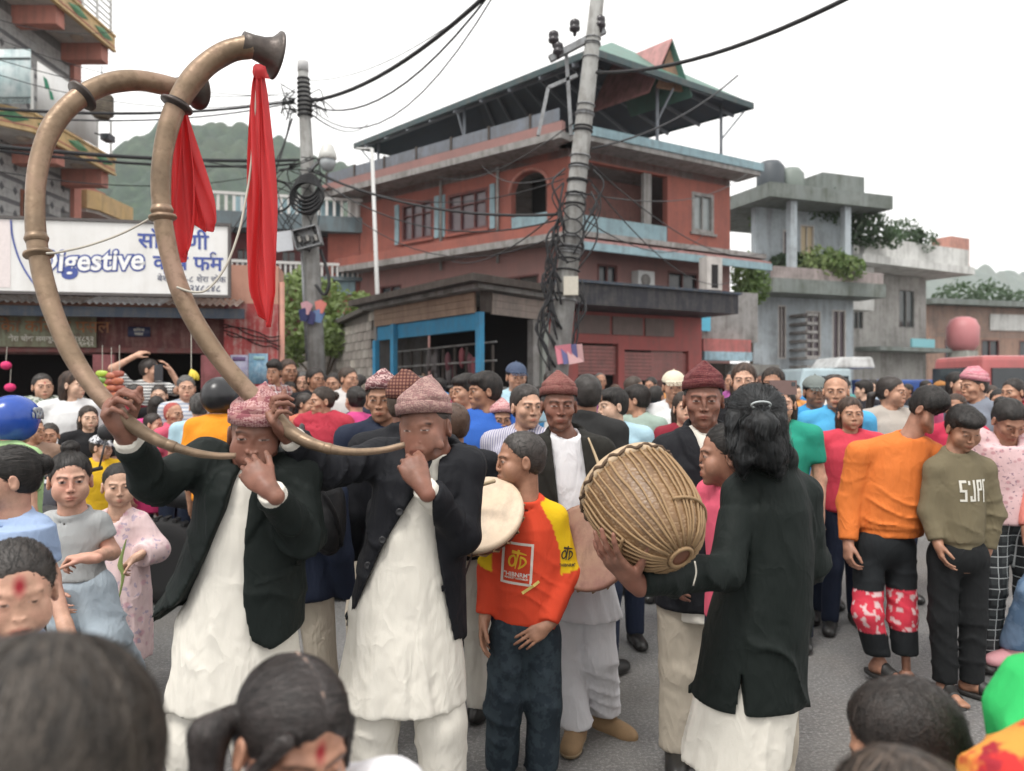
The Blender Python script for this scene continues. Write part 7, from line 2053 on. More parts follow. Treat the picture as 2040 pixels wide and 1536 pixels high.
handsB = {
 'l': hand_chains(JB['wl'], at(545, 835, YB - 0.30) - JB['wl'], (0.35, -0.25, 0.9), 1, ((1.0, 1.0, 0.6), (1.05, 1.05, 0.6), (1.1, 1.1, 0.6), (1.15, 1.1, 0.6)), 0.05, (0.5, 0.7, 0.7), 1.05),
 'r': hand_chains(JB['wr'], at(808, 908, YB - 0.20) - JB['wr'], (-0.35, 0.75, 0.2), -1, ((0.9, 1.1, 0.6), (0.85, 1.1, 0.6), (0.9, 1.1, 0.6), (0.95, 1.1, 0.6)), 0.08, (0.40, 0.25, 0.5), 1.0)}
cfgB = dict(J=JB, hands=handsB, face=dict(age=1, stubble=0.15, nose=1.0, puff=1.6, jaw=1.22, wrinkle=1, open=0.45, brow=0.7, neckr=0.062), skin=SK_DARK, topi_mat=M_TOPB,
 topi=dict(h=0.125, peak=(0.026, -0.012), tilt=0.04, seed=4, z0=0.040), seed=2.6, jmat=M_JKT, tmat=M_KUR,
 kurta=[(905, 835, 895, 0.075), (950, 790, 905, 0.105), (1000, 770, 910, 0.12), (1100, 745, 905, 0.13), (1200, 705, 915, 0.145), (1300, 682, 925, 0.16), (1392, 664, 934, 0.175)],
 jacket=[(880, 830, 900, 0.085), (905, 775, 930, 0.10), (950, 744, 938, 0.132), (1030, 734, 934, 0.142), (1100, 722, 930, 0.148), (1180, 702, 926, 0.158), (1310, 676, 930, 0.18)],
 open=[(915, 862, 872), (950, 846, 871), (1000, 816, 868), (1060, 778, 866), (1110, 750, 872), (1200, 710, 886), (1262, 688, 898), (1320, 676, 906)],
 hem=[(660, 1262), (690, 1250), (720, 1225), (880, 1280), (905, 1294), (930, 1270)], lapel=(at(0, 1035, YB)[2], at(0, 930, YB)[2]), buttons=[(781, 1037), (742, 1100), (708, 1158)], pocket=(902, 1150, 0.25))
figB, fjB = horn_player(YB, cfgB, 'man in mauve topi and black suit jacket blowing the tallest curved horn')
# ------------------------------------------------------------------ the boy in the printed sweatshirt
def mk(Y, px, H, yaw=0.0, **kw):
 return skeleton(H, yaw, base=(at(px, 0, Y)[0], Y), **kw)
def setj(J, Y, **kw):
 for k, v in kw.items():
  J[k] = at(v[0], v[1], Y + (v[2] if len(v) > 2 else 0))
SH_BLK = plain('shoe_black', (0.015, 0.014, 0.013), 0.4)
YC = 3.13
JC = mk(YC, 1042, 1.41, R(4), child=0.6, hyaw=R(-76), hpitch=R(2))
setj(JC, YC, neck=(1048, 1000), chest=(1047, 1070), waist=(1047, 1150), pel=(1046, 1245), head=(1036, 917), sl=(1003, 1032), sr=(1102, 1034), el=(978, 1132, 0.03), wl=(966, 1228, -0.02), er=(1130, 1142), wr=(1092, 1244, -0.09),
  hl=(1014, 1275), hr=(1080, 1275), kl=(1004, 1405, -0.02), kr=(1084, 1405), al=(1000, 1522), ar=(1080, 1526))
JC['hs'] = 0.965
TABC = tabpx(YC, [(992, 1022, 1078, 0.062), (1012, 1002, 1100, 0.075), (1050, 990, 1114, 0.098), (1120, 986, 1120, 0.105), (1200, 982, 1124, 0.108), (1256, 990, 1116, 0.098)])
def panelC(v):
 """raglan shoulders and upper sleeves are yellow"""
 z = v[:, 2]
 def arm(k, dx):
  a, e = JC['s' + k], JC['e' + k]
  t = (v - a) @ (e - a) / ((e - a) @ (e - a))
  away = np.abs(v[:, 0] - JC['neck'][0])
  lim = np.interp(z, [JC['chest'][2] - 0.05, JC['sl'][2] - 0.02, JC['neck'][2]], [0.135, 0.105, 0.055])
  return (np.sign(v[:, 0] - JC['neck'][0]) == dx) & (away > lim) & (t < 0.93)
 y = (arm('l', -1) | arm('r', 1)).astype(float)
 y *= 1 - ((np.hypot(v[:, 0] - JC['neck'][0], v[:, 1] - JC['neck'][1]) < 0.078) & (z > JC['neck'][2] - 0.01))
 return np.stack([y, y * 0, y * 0, y * 0 + 1], 1)
M_OTD = two_tone('sweat_orange_yellow', (0.62, 0.062, 0.025), (0.68, 0.44, 0.010))
M_JEAN = cloth('jeans_dark', (0.020, 0.030, 0.040), 'blotch', (0.035, 0.050, 0.062), scale=0.6)
handsC = {'l': relaxed_hand(JC, 'l', (0.9, -0.2, 0), (0.25, 0.35, 0.25), 0.86), 'r': hand_chains(JC['wr'], at(1058, 1268, YC - 0.11) - JC['wr'], (0.1, 0.9, -0.2), -1, (0.2, 0.3, 0.2), s=0.84)}
figC, fnC = simple(JC, 'boy in orange sweatshirt with yellow raglan sleeves standing beside the drummer', SK_BOY, dict(child=0.6, lips=1.15, open=0.9), ('crew', dict(hair_t=0.006, line=-0.002, ruf=0.0010)),
 dict(name='sweatshirt', mat=M_OTD, tab=TABC, hem=at(0, 1256, YC)[2], sl='long', slr=(0.070, 0.064, 0.046), end=0.95, collar='crew', panel=panelC, fold=0.03, nf=5, band=0.05, fab=0.005, crink=0.003, sfold=0.007, h=0.0055),
 dict(name='jeans', mat=M_JEAN, r=(0.098, 0.086, 0.082), hem=0.045, fold=0.009, h=0.008), handsC, dict(mat=SH_BLK, s=0.9), h=0.0026, hh=0.0034)
def ink(key, c): return plain('print_' + key, c, 0.7, var=0.06)
def ring_poly(outer, inner):
 n = len(outer)
 return [tuple(p) + (0,) for p in outer] + [tuple(p) + (0,) for p in inner], [(i, (i + 1) % n, n + (i + 1) % n, n + i) for i in range(n)]
fC, oC = fnC[0]
oc = at(1030, 1112, YC); rt, upv = np.array([0.995, 0, -0.09]), np.array([0.06, 0, 1.0])
W2, H2 = 0.062, 0.083
v, f = ring_poly([(-W2, -H2), (W2, -H2), (W2, H2), (-W2, H2)], [(-W2 + 0.010, -H2 + 0.010), (W2 - 0.010, -H2 + 0.010), (W2 - 0.010, H2 - 0.010), (-W2 + 0.010, H2 - 0.010)])
v, f = subdiv_flat(np.array(v), f, 3)
project_print(figC, 'printed_frame', v, f, oc, rt, upv, fC, ink('pale', (0.70, 0.62, 0.55)), parent=oC)
def brush(pts, w0, w1):
 p = spline([(x, y, 0) for x, y in pts], 12); out = []; n = len(p)
 t = np.gradient(p, axis=0); nn = np.stack([-t[:, 1], t[:, 0], 0 * t[:, 0]], 1); nn /= np.linalg.norm(nn, axis=1)[:, None] + 1e-9
 w = np.linspace(w0, w1, n)[:, None] / 2
 return np.concatenate([p - nn * w, p + nn * w]), [(i, i + 1, n + i + 1, n + i) for i in range(n - 1)]
def otd(fig, fn, o, org, rt, upv, s, mat, d=(0, 1, 0)):
 strokes = [([(-0.012, 0.020), (-0.028, 0.012), (-0.034, -0.008), (-0.026, -0.024), (-0.012, -0.018), (-0.008, 0.004), (-0.014, 0.020)], 0.009, 0.007),
    ([(-0.024, 0.034), (-0.005, 0.032), (0.018, 0.030), (0.036, 0.026)], 0.014, 0.004),
    ([(0.004, 0.044), (0.000, 0.020), (-0.004, -0.008), (-0.008, -0.034)], 0.010, 0.004),
    ([(0.012, 0.014), (0.012, -0.008), (0.008, -0.030)], 0.008, 0.005),
    ([(0.010, 0.016), (0.028, 0.010), (0.034, -0.004), (0.024, -0.018), (0.004, -0.032)], 0.009, 0.007)]
 for p, a, b in strokes:
  v, f = brush([(x * s, y * s) for x, y in p], a * s, b * s)
  project_print(fig, 'printed_letter', v, f, org, rt, upv, fn, mat, 0.0032, d, parent=o)
otd(figC, fC, oC, oc + upv * 0.012, rt, upv, 0.98, ink('yellow', (0.72, 0.42, 0.02)))
for s_, sz, dz in (('"HIBNRM"', 0.0235, -0.044), ('MARKET RESEARCH', 0.0105, -0.058)):
 v, f = text_mesh(s_, sz, 0.0004)
 project_print(figC, 'printed_text', v, f, oc + upv * dz, rt, upv, fC, ink('pale', (0.70, 0.62, 0.55)), 0.0032, parent=oC)
for (x, y) in ((-W2 + 0.004, H2 + 0.002), (W2 - 0.002, -H2 - 0.002)):
 v, f = brush([(x - 0.034, y - 0.026), (x, y), (x + 0.030, y + 0.026)], 0.011, 0.011)
 project_print(figC, 'printed_tape', v, f, oc, rt, upv, fC, ink('tape', (0.66, 0.50, 0.14)), 0.004, parent=oC)
oa = at(1122, 1098, YC)
otd(figC, fC, oC, oa, np.array([0.9, 0.35, -0.05]), np.array([0.06, 0.05, 1.0]), 0.72, ink('dark', (0.035, 0.025, 0.012)), (-0.25, 1, 0))
v, f = text_mesh('"HIBNRM"', 0.0165, 0.0004)
project_print(figC, 'printed_text', v, f, oa - np.array([0, 0, 0.044]), np.array([0.9, 0.35, -0.05]), (0.06, 0.05, 1.0), fC, ink('dark', (0.035, 0.025, 0.012)), 0.0032, (-0.25, 1, 0), parent=oC)
# ------------------------------------------------------------------ drummer facing the camera
def suited(Y, J, label, face, skin, topi_mat, tk, jt, kt, op, jm, km, tm, shoe, hands, lapel, hemj, hemk, seed=1.0, h=0.003, hair_t=0.006, sole=None, forearm=False, group=None):
 fig = Fig(J, label, 'person', group)
 v, q, m = skin_mesh(J, face, hands, h=h, hh=0.004, forearm=forearm, body_h=0.018)
 fig.part('body', (v, q), skin, {'mask': m})
 fig.part('hair', make_hair(J, 'short', dict(hair_t=hair_t, line=0.0), 0.004, 250), HG if face.get('grey') else HB)
 if topi_mat: topi(fig, J, topi_mat, **tk)
 fk, lo, hi = top_fn(J, dict(tab=kt, hem=hemk, sl='none', fold=0.05, nf=7, seed=seed, collar='crew', topz=0.02, fab=0.004))
 fig.part('kurta', surf(fk, lo, hi, 0.008), km)
 base, lo, hi = top_fn(J, dict(tab=jt, hem=hemj, sl='long', slr=(0.066, 0.058, 0.046), end=0.93, fold=0.025, seed=seed + 2, shg=0.012, topz=0.012, sfold=0.005))
 yc = Y + 0.02
 def fj(P):
  d = base(P)
  wd, l, r = open_front(P, Y - 0.11, op, yc)
  g = np.clip((P[:, 2] - F32(lapel[0])) / F32(lapel[1] - lapel[0]), 0, 1.15)
  near = np.minimum(np.abs(P[:, 0] - l), np.abs(P[:, 0] - r))
  d = d - F32(0.007) * np.clip((0.070 * np.minimum(g * 1.5, 1) - near) / 0.006, 0, 1) * (P[:, 1] < yc - 0.02) * (g > 0.02) * (g < 1.1)
  d = smin(d, smax(collar_ring(P, J['neck'] + np.array([0, 0.020, 0.018]), (0, -0.45, 1), 0.083, 0.086, 0.016), -(P[:, 1] - F32(J['neck'][1] - 0.045)), 0.02), 0.008)
  return smax(d, -wd, 0.006)
 hi[2] += 0.04
 jk = fig.part('jacket', surf(fj, lo, hi, 0.0065), jm)
 def ft(P): return legs(P, J, (0.098, 0.084, 0.076), 0.0, 0.075, 0.007, seed)
 lo, hi = bone_box(J, ['hl', 'hr', 'kl', 'kr', 'al', 'ar', 'pel'], 0.13); hi[2] = J['pel'][2] + 0.02
 fig.part('trousers', surf(ft, lo, hi, 0.008), tm)
 for k in 'lr':
  ob = fig.part('shoe', surf(lambda P: shoe_sdf(P, J['a' + k], J['f' + k]), J['a' + k] - 0.24, J['a' + k] + 0.24, 0.005), shoe)
  if sole: fig.part('sole', surf(lambda P: smax(shoe_sdf(P, J['a' + k], J['f' + k]) - F32(0.005), P[:, 2] - F32(J['a' + k][2] - 0.085 + 0.026), 0.003), J['a' + k] - 0.24, J['a' + k] + 0.24, 0.007), sole, None, ob)
  if shoe.name.startswith('shoe_tan'):
   a, f_ = J['a' + k], J['f' + k]; sd = np.array([-f_[1], f_[0], 0])
   for i in range(4):
    c = a + f_ * (0.035 + 0.022 * i) - np.array([0, 0, 0.012 + 0.011 * i])
    MB().tube(np.array([c - sd * 0.022 + f_ * 0.008, c + np.array([0, 0, 0.008]), c + sd * 0.022 - f_ * 0.008]) - fig.b, 0.0032, 5).build('lace', plain('lace', (0.10, 0.06, 0.035), 0.8), ob, True)
 return fig, fj, jk
YD = 3.50
JD = mk(YD, 1160, 1.64, 0.0, hyaw=R(4), hpitch=R(1))
setj(JD, YD, neck=(1128, 876), chest=(1135, 960), waist=(1142, 1040), pel=(1150, 1130), head=(1113, 808, -0.02), sl=(1066, 902), sr=(1196, 902), el=(1050, 1020, -0.02), wl=(1062, 1085, -0.22), er=(1222, 1025, -0.02), wr=(1190, 1055, -0.24),
  hl=(1122, 1160), hr=(1182, 1160), kl=(1126, 1310), kr=(1192, 1305, -0.03), al=(1146, 1442, -0.05), ar=(1206, 1424, 0.10))
JD['fl'] = unit([-0.25, -1, 0]); JD['fr'] = unit([0.75, -0.8, 0])
hD = {'l': relaxed_hand(JD, 'l', (0.5, -0.5, 0.4), (0.7, 0.8, 0.5)), 'r': hand_chains(JD['wr'], (-0.6, -0.3, -0.4), (-0.2, 0.5, -0.8), 1, (0.7, 0.8, 0.5))}
M_TAN = plain('shoe_tan_suede', (0.26, 0.165, 0.085), 0.85, var=0.25, scale=18)
M_SOLE = plain('sole_rubber', (0.30, 0.22, 0.13), 0.7)
figD, fjD, jkD = suited(YD, JD, 'drummer in brick-red topi and dark jacket facing the camera with closed lips', dict(age=1, stubble=0.2, nose=1.0, wrinkle=1, jaw=1.06, open=0.55, brow=0.7, lips=1.1, grey=1), SK_DARK, M_TOPC, dict(h=0.125, peak=(-0.004, -0.01), tilt=0.02, seed=1, z0=0.040),
 tabpx(YD, [(850, 1100, 1158, 0.085), (880, 1062, 1198, 0.10), (930, 1052, 1214, 0.125), (1000, 1050, 1218, 0.13), (1100, 1052, 1222, 0.135), (1160, 1050, 1226, 0.14)]),
 tabpx(YD, [(862, 1100, 1158, 0.08), (900, 1085, 1180, 0.095), (960, 1078, 1190, 0.115), (1050, 1082, 1200, 0.125), (1150, 1098, 1222, 0.14), (1226, 1102, 1240, 0.15)]),
 [(842, 1108, 1150), (870, 1098, 1158), (930, 1104, 1166), (1000, 1112, 1174), (1080, 1116, 1180), (1200, 1110, 1190)], cloth('suit_olive_black', (0.020, 0.019, 0.016)), M_WHT, M_WHT, M_TAN, hD,
 (at(0, 1010, YD)[2], at(0, 880, YD)[2]), at(0, 1150, YD)[2], at(0, 1226, YD)[2], 3.1, sole=M_SOLE)
# ------------------------------------------------------------------ tall man in maroon topi behind the large drum
YE = 3.24
JE = mk(YE, 1392, 1.67, 0.0, hyaw=R(-12), hpitch=R(3))
setj(JE, YE, neck=(1408, 868), chest=(1402, 950), waist=(1396, 1050), pel=(1388, 1150), head=(1401, 797, -0.02), sl=(1330, 900), sr=(1486, 900), el=(1310, 1020), wl=(1330, 1120, -0.1), er=(1505, 1020), wr=(1500, 1120, -0.1),
  hl=(1352, 1175), hr=(1416, 1175), kl=(1354, 1330), kr=(1412, 1330), al=(1348, 1484), ar=(1410, 1480))
hE = {k: relaxed_hand(JE, k) for k in 'lr'}
figE, fjE, jkE = suited(YE, JE, 'man in dark maroon topi and black suit looking straight ahead behind the laced drum', dict(age=1, stubble=0.15, nose=0.9, wrinkle=1, jaw=1.12, open=0.6, brow=0.8, grey=1), SK_DARK, M_TOPD, dict(h=0.128, peak=(0.004, -0.01), tilt=0.0, seed=3, z0=0.040),
 tabpx(YE, [(846, 1375, 1440, 0.085), (872, 1330, 1486, 0.10), (930, 1302, 1506, 0.13), (1050, 1308, 1500, 0.14), (1150, 1306, 1490, 0.145), (1210, 1304, 1484, 0.15)]),
 tabpx(YE, [(855, 1378, 1440, 0.08), (900, 1345, 1465, 0.10), (960, 1330, 1475, 0.12), (1150, 1330, 1470, 0.13), (1230, 1325, 1475, 0.14)]),
 [(836, 1388, 1432), (852, 1384, 1436), (900, 1398, 1442), (960, 1420, 1446), (985, 1440, 1446)], M_JKT, M_KUR, M_BEIGE, SH_BLK, hE,
 (at(0, 975, YE)[2], at(0, 860, YE)[2]), at(0, 1205, YE)[2], at(0, 1226, YE)[2], 4.4)
# ------------------------------------------------------------------ long-haired drummer seen from behind
YF = 2.55
JF = mk(YF, 1500, 1.61, R(-150), hyaw=R(-148), hpitch=R(6))
setj(JF, YF, neck=(1522, 925), chest=(1532, 1010), waist=(1528, 1110), pel=(1505, 1215), head=(1500, 842), sl=(1476, 985, -0.02), sr=(1598, 985, 0.04), el=(1446, 1140, -0.14), wl=(1262, 1158, -0.40), er=(1615, 1120, 0.05), wr=(1560, 1180, 0.18),
  hl=(1450, 1245), hr=(1548, 1245), kl=(1440, 1450), kr=(1535, 1450), al=(1436, 1670), ar=(1530, 1670))
JF['hs'] = 1.0
hF = {'l': hand_chains(JF['wl'], at(1190, 1085, YF - 0.46) - JF['wl'], (0.55, 0.55, 0.55), -1, ((0.15, 0.25, 0.2), (0.15, 0.25, 0.2), (0.18, 0.25, 0.2), (0.2, 0.3, 0.2)), 0.22, (0.9, 0.5, 0.1), 1.05),
  'r': relaxed_hand(JF, 'r', (0, 0.5, 0.5), (0.6, 0.7, 0.4))}
figF = Fig(JF, 'long-haired man in dark green suit jacket seen from behind carrying the laced drum')
v, q, m = skin_mesh(JF, dict(age=1), hF, h=0.004, hh=0.0036, forearm=False)
figF.part('body', (v, q), SK_DARK, {'mask': m})
cF, RF = JF['head'], JF['headR']
def hairF(P):
 Q = ((P - cF.astype(F32)) @ RF.astype(F32))
 d = hair_sdf(Q, 'base', dict(hair_t=0.012, line=-0.02, ruf=0.003))
 def c(a, b, r0, r1): return cap(P, at(a[0], a[1], YF + a[2]), at(b[0], b[1], YF + b[2]), r0, r1)
 e = c((1516, 818, -0.13), (1520, 850, -0.16), 0.026, 0.042)
 e = smin(e, c((1520, 850, -0.16), (1530, 905, -0.14), 0.042, 0.040), 0.02)
 e = smin(e, c((1530, 905, -0.14), (1548, 935, -0.12), 0.036, 0.020), 0.02)
 e = smin(e, c((1505, 850, -0.13), (1480, 915, -0.11), 0.036, 0.030), 0.02)
 e = smin(e, c((1480, 915, -0.11), (1478, 940, -0.10), 0.026, 0.010), 0.02)
 e = smin(e, c((1545, 840, -0.09), (1558, 900, -0.09), 0.030, 0.026), 0.02)
 e = smin(e, c((1462, 830, -0.03), (1468, 905, -0.06), 0.028, 0.024), 0.02)
 e = e + F32(0.006) * wob(P, 55, 1) + F32(0.003) * wob(P, 130, 2)
 return smin(d, e, 0.015)
lo, hi = at(1415, 960, YF) - np.array([0, 0.24, 0]), at(1600, 745, YF) + np.array([0, 0.16, 0])
hv, hq = surf(hairF, lo, hi, 0.0035)
tie = at(1515, 808, YF - 0.15).astype(F32)
def flowF(p):
 up = p[:, 2] > tie[2] - 0.02
 return np.where(up[:, None], (tie - p) * 14, np.stack([wob(p, 22, 3) * 0.55 + 0.1, wob(p, 25, 5) * 0.2, -np.ones(len(p))], 1)).astype(F32)
sv = strands(hv, hq, hairF, flowF, 2400, 0.10, 0.0018, 8, 5, (0.0005, 0.006))
sv2 = strands(hv[hv[:, 2] < tie[2]], hq, hairF, flowF, 500, 0.12, 0.0018, 8, 6, (0.004, 0.018))
ho = figF.part('hair', join((hv, hq), sv, sv2), hair_mat('hair_black_gloss', (0.009, 0.010, 0.011), 0.36))
a_ = np.linspace(0, 2 * math.pi, 18)
MB().tube(np.array([at(1515, 812, YF - 0.150) + np.array([0.030 * math.cos(t), -0.010 * math.sin(t) - 0.006, 0.011 * math.sin(t) + 0.008]) for t in a_]) - figF.b, 0.0035, 6).build('hair_tie', plain('elastic_grey', (0.35, 0.38, 0.38), 0.5), ho, True)
TABF = tabpx(YF, [(905, 1490, 1560, 0.075), (930, 1482, 1582, 0.09), (965, 1462, 1600, 0.115), (1010, 1454, 1612, 0.130), (1100, 1448, 1616, 0.140), (1200, 1420, 1612, 0.148), (1300, 1398, 1604, 0.158), (1392, 1380, 1598, 0.168)])
jb, lo, hi = top_fn(JF, dict(tab=TABF, hem=at(0, 1388, YF)[2], sl='long', slr=(0.064, 0.058, 0.048), end={'l': 0.95, 'r': 0.9}, fold=0.02, nf=4, seed=2.2, topz=0.02, shg=0.002, fab=0.004, sfold=0.006))
def fjF(P):
 d = jb(P)
 z = P[:, 2]
 # stand-up collar fold, centre seam and vent
 d = smin(d, smax(collar_ring(P, JF['neck'] + np.array([0, -0.01, 0.018]), (0.1, 0.35, 1), 0.085, 0.086, 0.020), (P[:, 1] - F32(YF + 0.05)), 0.02), 0.010)
 xs = np.interp(z, [at(0, 1388, YF)[2], at(0, 1100, YF)[2], at(0, 930, YF)[2]], [at(1478, 0, YF - 0.16)[0], at(1498, 0, YF - 0.15)[0], at(1524, 0, YF - 0.1)[0]])
 w_ = 0.0025 + 0.012 * np.clip((at(0, 1320, YF)[2] - z) / 0.12, 0, 1)
 back = P[:, 1] < YF
 d = d + F32(0.004) * np.exp(-((P[:, 0] - xs) / 0.004) ** 2) * back
 vent = np.maximum(np.abs(P[:, 0] - xs) - w_, np.maximum(P[:, 1] - F32(YF - 0.05), z - F32(at(0, 1312, YF)[2])))
 d = smax(d, -vent.astype(F32), 0.004)
 # long diagonal drapes across the back
 d = d - F32(0.016) * crease(P, P[:, 0] * 22 + z * 9, 1.7, 1.8) * np.clip((at(0, 960, YF)[2] - z) / 0.2, 0.1, 1) * (P[:, 1] < YF + 0.05)
 d = d + F32(0.004) * np.exp(-((nrm(P - JF['sl'].astype(F32)) - 0.085) / 0.006) ** 2)
 return d
hi[2] += 0.04
figF.part('jacket', surf(fjF, lo, hi, 0.0055), M_JKG)
ktF = tabpx(YF, [(1310, 1430, 1570, 0.10), (1350, 1405, 1580, 0.13), (1390, 1384, 1588, 0.15), (1512, 1356, 1566, 0.175)])
def fkF(P): return torso_sdf(P, JF, ktF, 0.0, fold=(0.05, 8, 1.1, at(0, 1280, YF)[2], ktF[0][0]), bottom=ktF[0][0], top=ktF[-1][0])
lo, hi = tab_box(ktF)
figF.part('kurta', surf(fkF, lo, hi, 0.007), M_KUR)
figF.part('collar', surf(lambda P: collar_ring(P, JF['neck'] + np.array([0.0, -0.008, 0.042]), (0.1, 0.35, 1), 0.074, 0.074, 0.012), JF['neck'] - 0.12, JF['neck'] + 0.16, 0.005), M_KUR)
def ftF(P): return legs(P, JF, (0.10, 0.088, 0.078), 0, None, 0.007, 2)
lo, hi = bone_box(JF, ['hl', 'hr', 'kl', 'kr', 'al', 'ar'], 0.13); lo[2] = 0.06; hi[2] = at(0, 1400, YF)[2]
figF.part('trousers', surf(ftF, lo, hi, 0.011), M_BEIGE)
for k in 'lr': figF.part('shoe', surf(lambda P: shoe_sdf(P, JF['a' + k], JF['f' + k]), JF['a' + k] - 0.24, JF['a' + k] + 0.24, 0.01), SH_BLK)
# ------------------------------------------------------------------ girl in profile between them
YG = 2.80
JG = mk(YG, 1480, 1.47, R(-60), hyaw=R(-96), hpitch=R(2))
setj(JG, YG, neck=(1462, 985), head=(1446, 908)); JG['hs'] = 0.97
M_PINK = cloth('cotton_pink', (0.62, 0.10, 0.16))
simple(JG, 'girl in profile with tied-back hair and pink top behind the laced drum', SK_MID, dict(child=0.35, lips=1.2, open=0.85), ('bun', dict(hair_t=0.008, line=-0.004)),
 dict(mat=M_PINK, grow=0.015, sl='short', collar='crew', topz=0.03), dict(mat=M_NAVY), None, None, h=0.003, nst=900)
# ------------------------------------------------------------------ people at the sides
M_ORANGE = cloth('sweat_orange', (0.62, 0.165, 0.035), bs=0.4)
M_OLIVE = cloth('sweat_olive', (0.155, 0.130, 0.080), bs=0.3)
M_BLACK = cloth('jersey_black', (0.010, 0.011, 0.012))
M_SAND = plain('sandal_black', (0.018, 0.017, 0.016), 0.55)
def panelH(v):
 z = v[:, 2]
 r = ((z > at(0, 1252, YH)[2]) & (z < at(0, 1168, YH)[2])).astype(float)
 w_ = r * ((wob(v.astype(F32), 60, 1.0) > 0.30) & (v[:, 1] < YH))
 return np.stack([r, w_, r * 0, r * 0 + 1], 1)
YH = 4.14
JH = mk(YH, 1770, 1.63, R(12), hyaw=R(28), hpitch=R(34), hroll=R(4))
setj(JH, YH, neck=(1808, 876), chest=(1782, 945), waist=(1768, 1010), pel=(1762, 1080), head=(1852, 816, -0.06), sl=(1712, 905), sr=(1858, 908), el=(1692, 1000, 0.02), wl=(1690, 1080, -0.04), er=(1882, 1005), wr=(1888, 1075),
  hl=(1732, 1095), hr=(1792, 1095), kl=(1728, 1220, -0.05), kr=(1798, 1225), al=(1752, 1318, 0.0), ar=(1806, 1345))
JH['fl'] = unit([0.35, -1, 0]); JH['fr'] = unit([0.3, -1, 0])
simple(JH, 'boy in plain orange sweatshirt bending his head over the olive sweatshirt', SK_MID, dict(child=0.3, open=0.5), ('short', dict(hair_t=0.016, line=-0.012)),
 dict(name='sweatshirt', mat=M_ORANGE, tab=tabpx(YH, [(858, 1775, 1842, 0.08), (885, 1735, 1856, 0.10), (930, 1722, 1856, 0.125), (1000, 1714, 1848, 0.135), (1068, 1710, 1838, 0.125)]), hem=at(0, 1066, YH)[2], slr=(0.072, 0.066, 0.050), end=0.95, collar='crew', band=0.05, crink=0.006, fold=0.03, sfold=0.008, seed=2.0, h=0.0065),
 dict(mat=two_tone('sports_trousers', (0.012, 0.014, 0.016), (0.62, 0.045, 0.075), (0.70, 0.50, 0.50)), r=(0.086, 0.076, 0.066), hem=0.16, panel=panelH, h=0.008, seed=3), {'l': relaxed_hand(JH, 'l', (0.9, 0.1, 0), (0.6, 0.7, 0.4))}, dict(kind='sandal', mat=M_SAND), h=0.0036, nst=900)
YI = 3.97
JI = mk(YI, 1912, 1.50, R(-6), hyaw=R(0), hpitch=R(26))
setj(JI, YI, neck=(1902, 905), chest=(1908, 985), waist=(1908, 1040), pel=(1908, 1100), head=(1920, 853, -0.04), sl=(1866, 936), sr=(1958, 936), el=(1852, 1020), wl=(1868, 1080, -0.06), er=(1978, 1022), wr=(1966, 1095),
  hl=(1880, 1120), hr=(1938, 1120), kl=(1878, 1230), kr=(1938, 1230), al=(1884, 1358), ar=(1936, 1352))
JI['fl'] = unit([-0.1, -1, 0]); JI['fr'] = unit([0.7, -0.8, 0])
hI = {'l': relaxed_hand(JI, 'l', (0.8, -0.3, 0)), 'r': relaxed_hand(JI, 'r', (-0.6, 0.5, 0))}
figI, fnI = simple(JI, 'boy in olive sweatshirt with white block letters looking down', SK_BOY, dict(child=0.5, lips=1.15, open=0.45), ('mop', dict(hair_t=0.012, line=-0.012)),
 dict(name='sweatshirt', mat=M_OLIVE, tab=tabpx(YI, [(898, 1882, 1938, 0.07), (925, 1868, 1954, 0.09), (970, 1862, 1958, 0.11), (1040, 1862, 1956, 0.115), (1092, 1864, 1954, 0.105)]), hem=at(0, 1092, YI)[2], slr=(0.068, 0.062, 0.048), end=0.95, collar='crew', band=0.045, crink=0.004, seed=4.0, h=0.0065),
 dict(mat=M_BLACK, r=(0.086, 0.074, 0.064), hem=0.075, h=0.008, seed=5), hI, dict(kind='sandal', mat=M_SAND), h=0.0036, nst=900)
fI, oI = fnI[0]
org = at(1915, 972, YI)
def blk(x0, x1, y0, y1): return [(x0, y0), (x1, y0), (x1, y1), (x0, y1)]
u = 0.0105
for lx, bars in ((-0.068, [blk(0, .032, .040, .053), blk(0, u, 0, .053), blk(0, .032, -.006, .006), blk(.032 - u, .032, -.053, .006), blk(0, .032, -.053, -.042)]),
     (-0.028, [blk(0, u, .030, .050)]), (-0.022, [blk(.018, .018 + u, -.053, .053), blk(0, .028, -.053, -.042), blk(0, u, -.053, -.025)]),
     (0.016, [blk(0, u, -.053, .053), blk(0, .030, .042, .053), blk(.020, .030, .0, .053), blk(0, .03, 0, .010)]),
     (0.052, [blk(0, u * .8, -.060, .050), blk(0, .022, .042, .053)])):
 for b_ in bars:
  v, f = subdiv_flat(np.array([(x + lx, y, 0) for x, y in b_]), [(0, 1, 2, 3)], 2)
  project_print(figI, 'printed_letter', v, f, org, (1, 0, 0.04), (-0.02, 0, 1), fI, ink('white', (0.62, 0.60, 0.53)), 0.004, parent=oI)
YJ = 4.35
JJ = mk(YJ, 2010, 1.60, R(-10), hyaw=R(-4), hpitch=R(34))
setj(JJ, YJ, neck=(2000, 890), head=(2010, 838, -0.04)); JJ['hs'] = 0.97
M_PFL = cloth('blouse_pink_floral', (0.66, 0.46, 0.47), 'floral', (0.50, 0.28, 0.30), (0.30, 0.20, 0.24), 0.8)
M_PLAID = cloth('trousers_plaid', (0.045, 0.050, 0.052), 'plaid', (0.016, 0.018, 0.020), (0.42, 0.44, 0.44), 1.0)
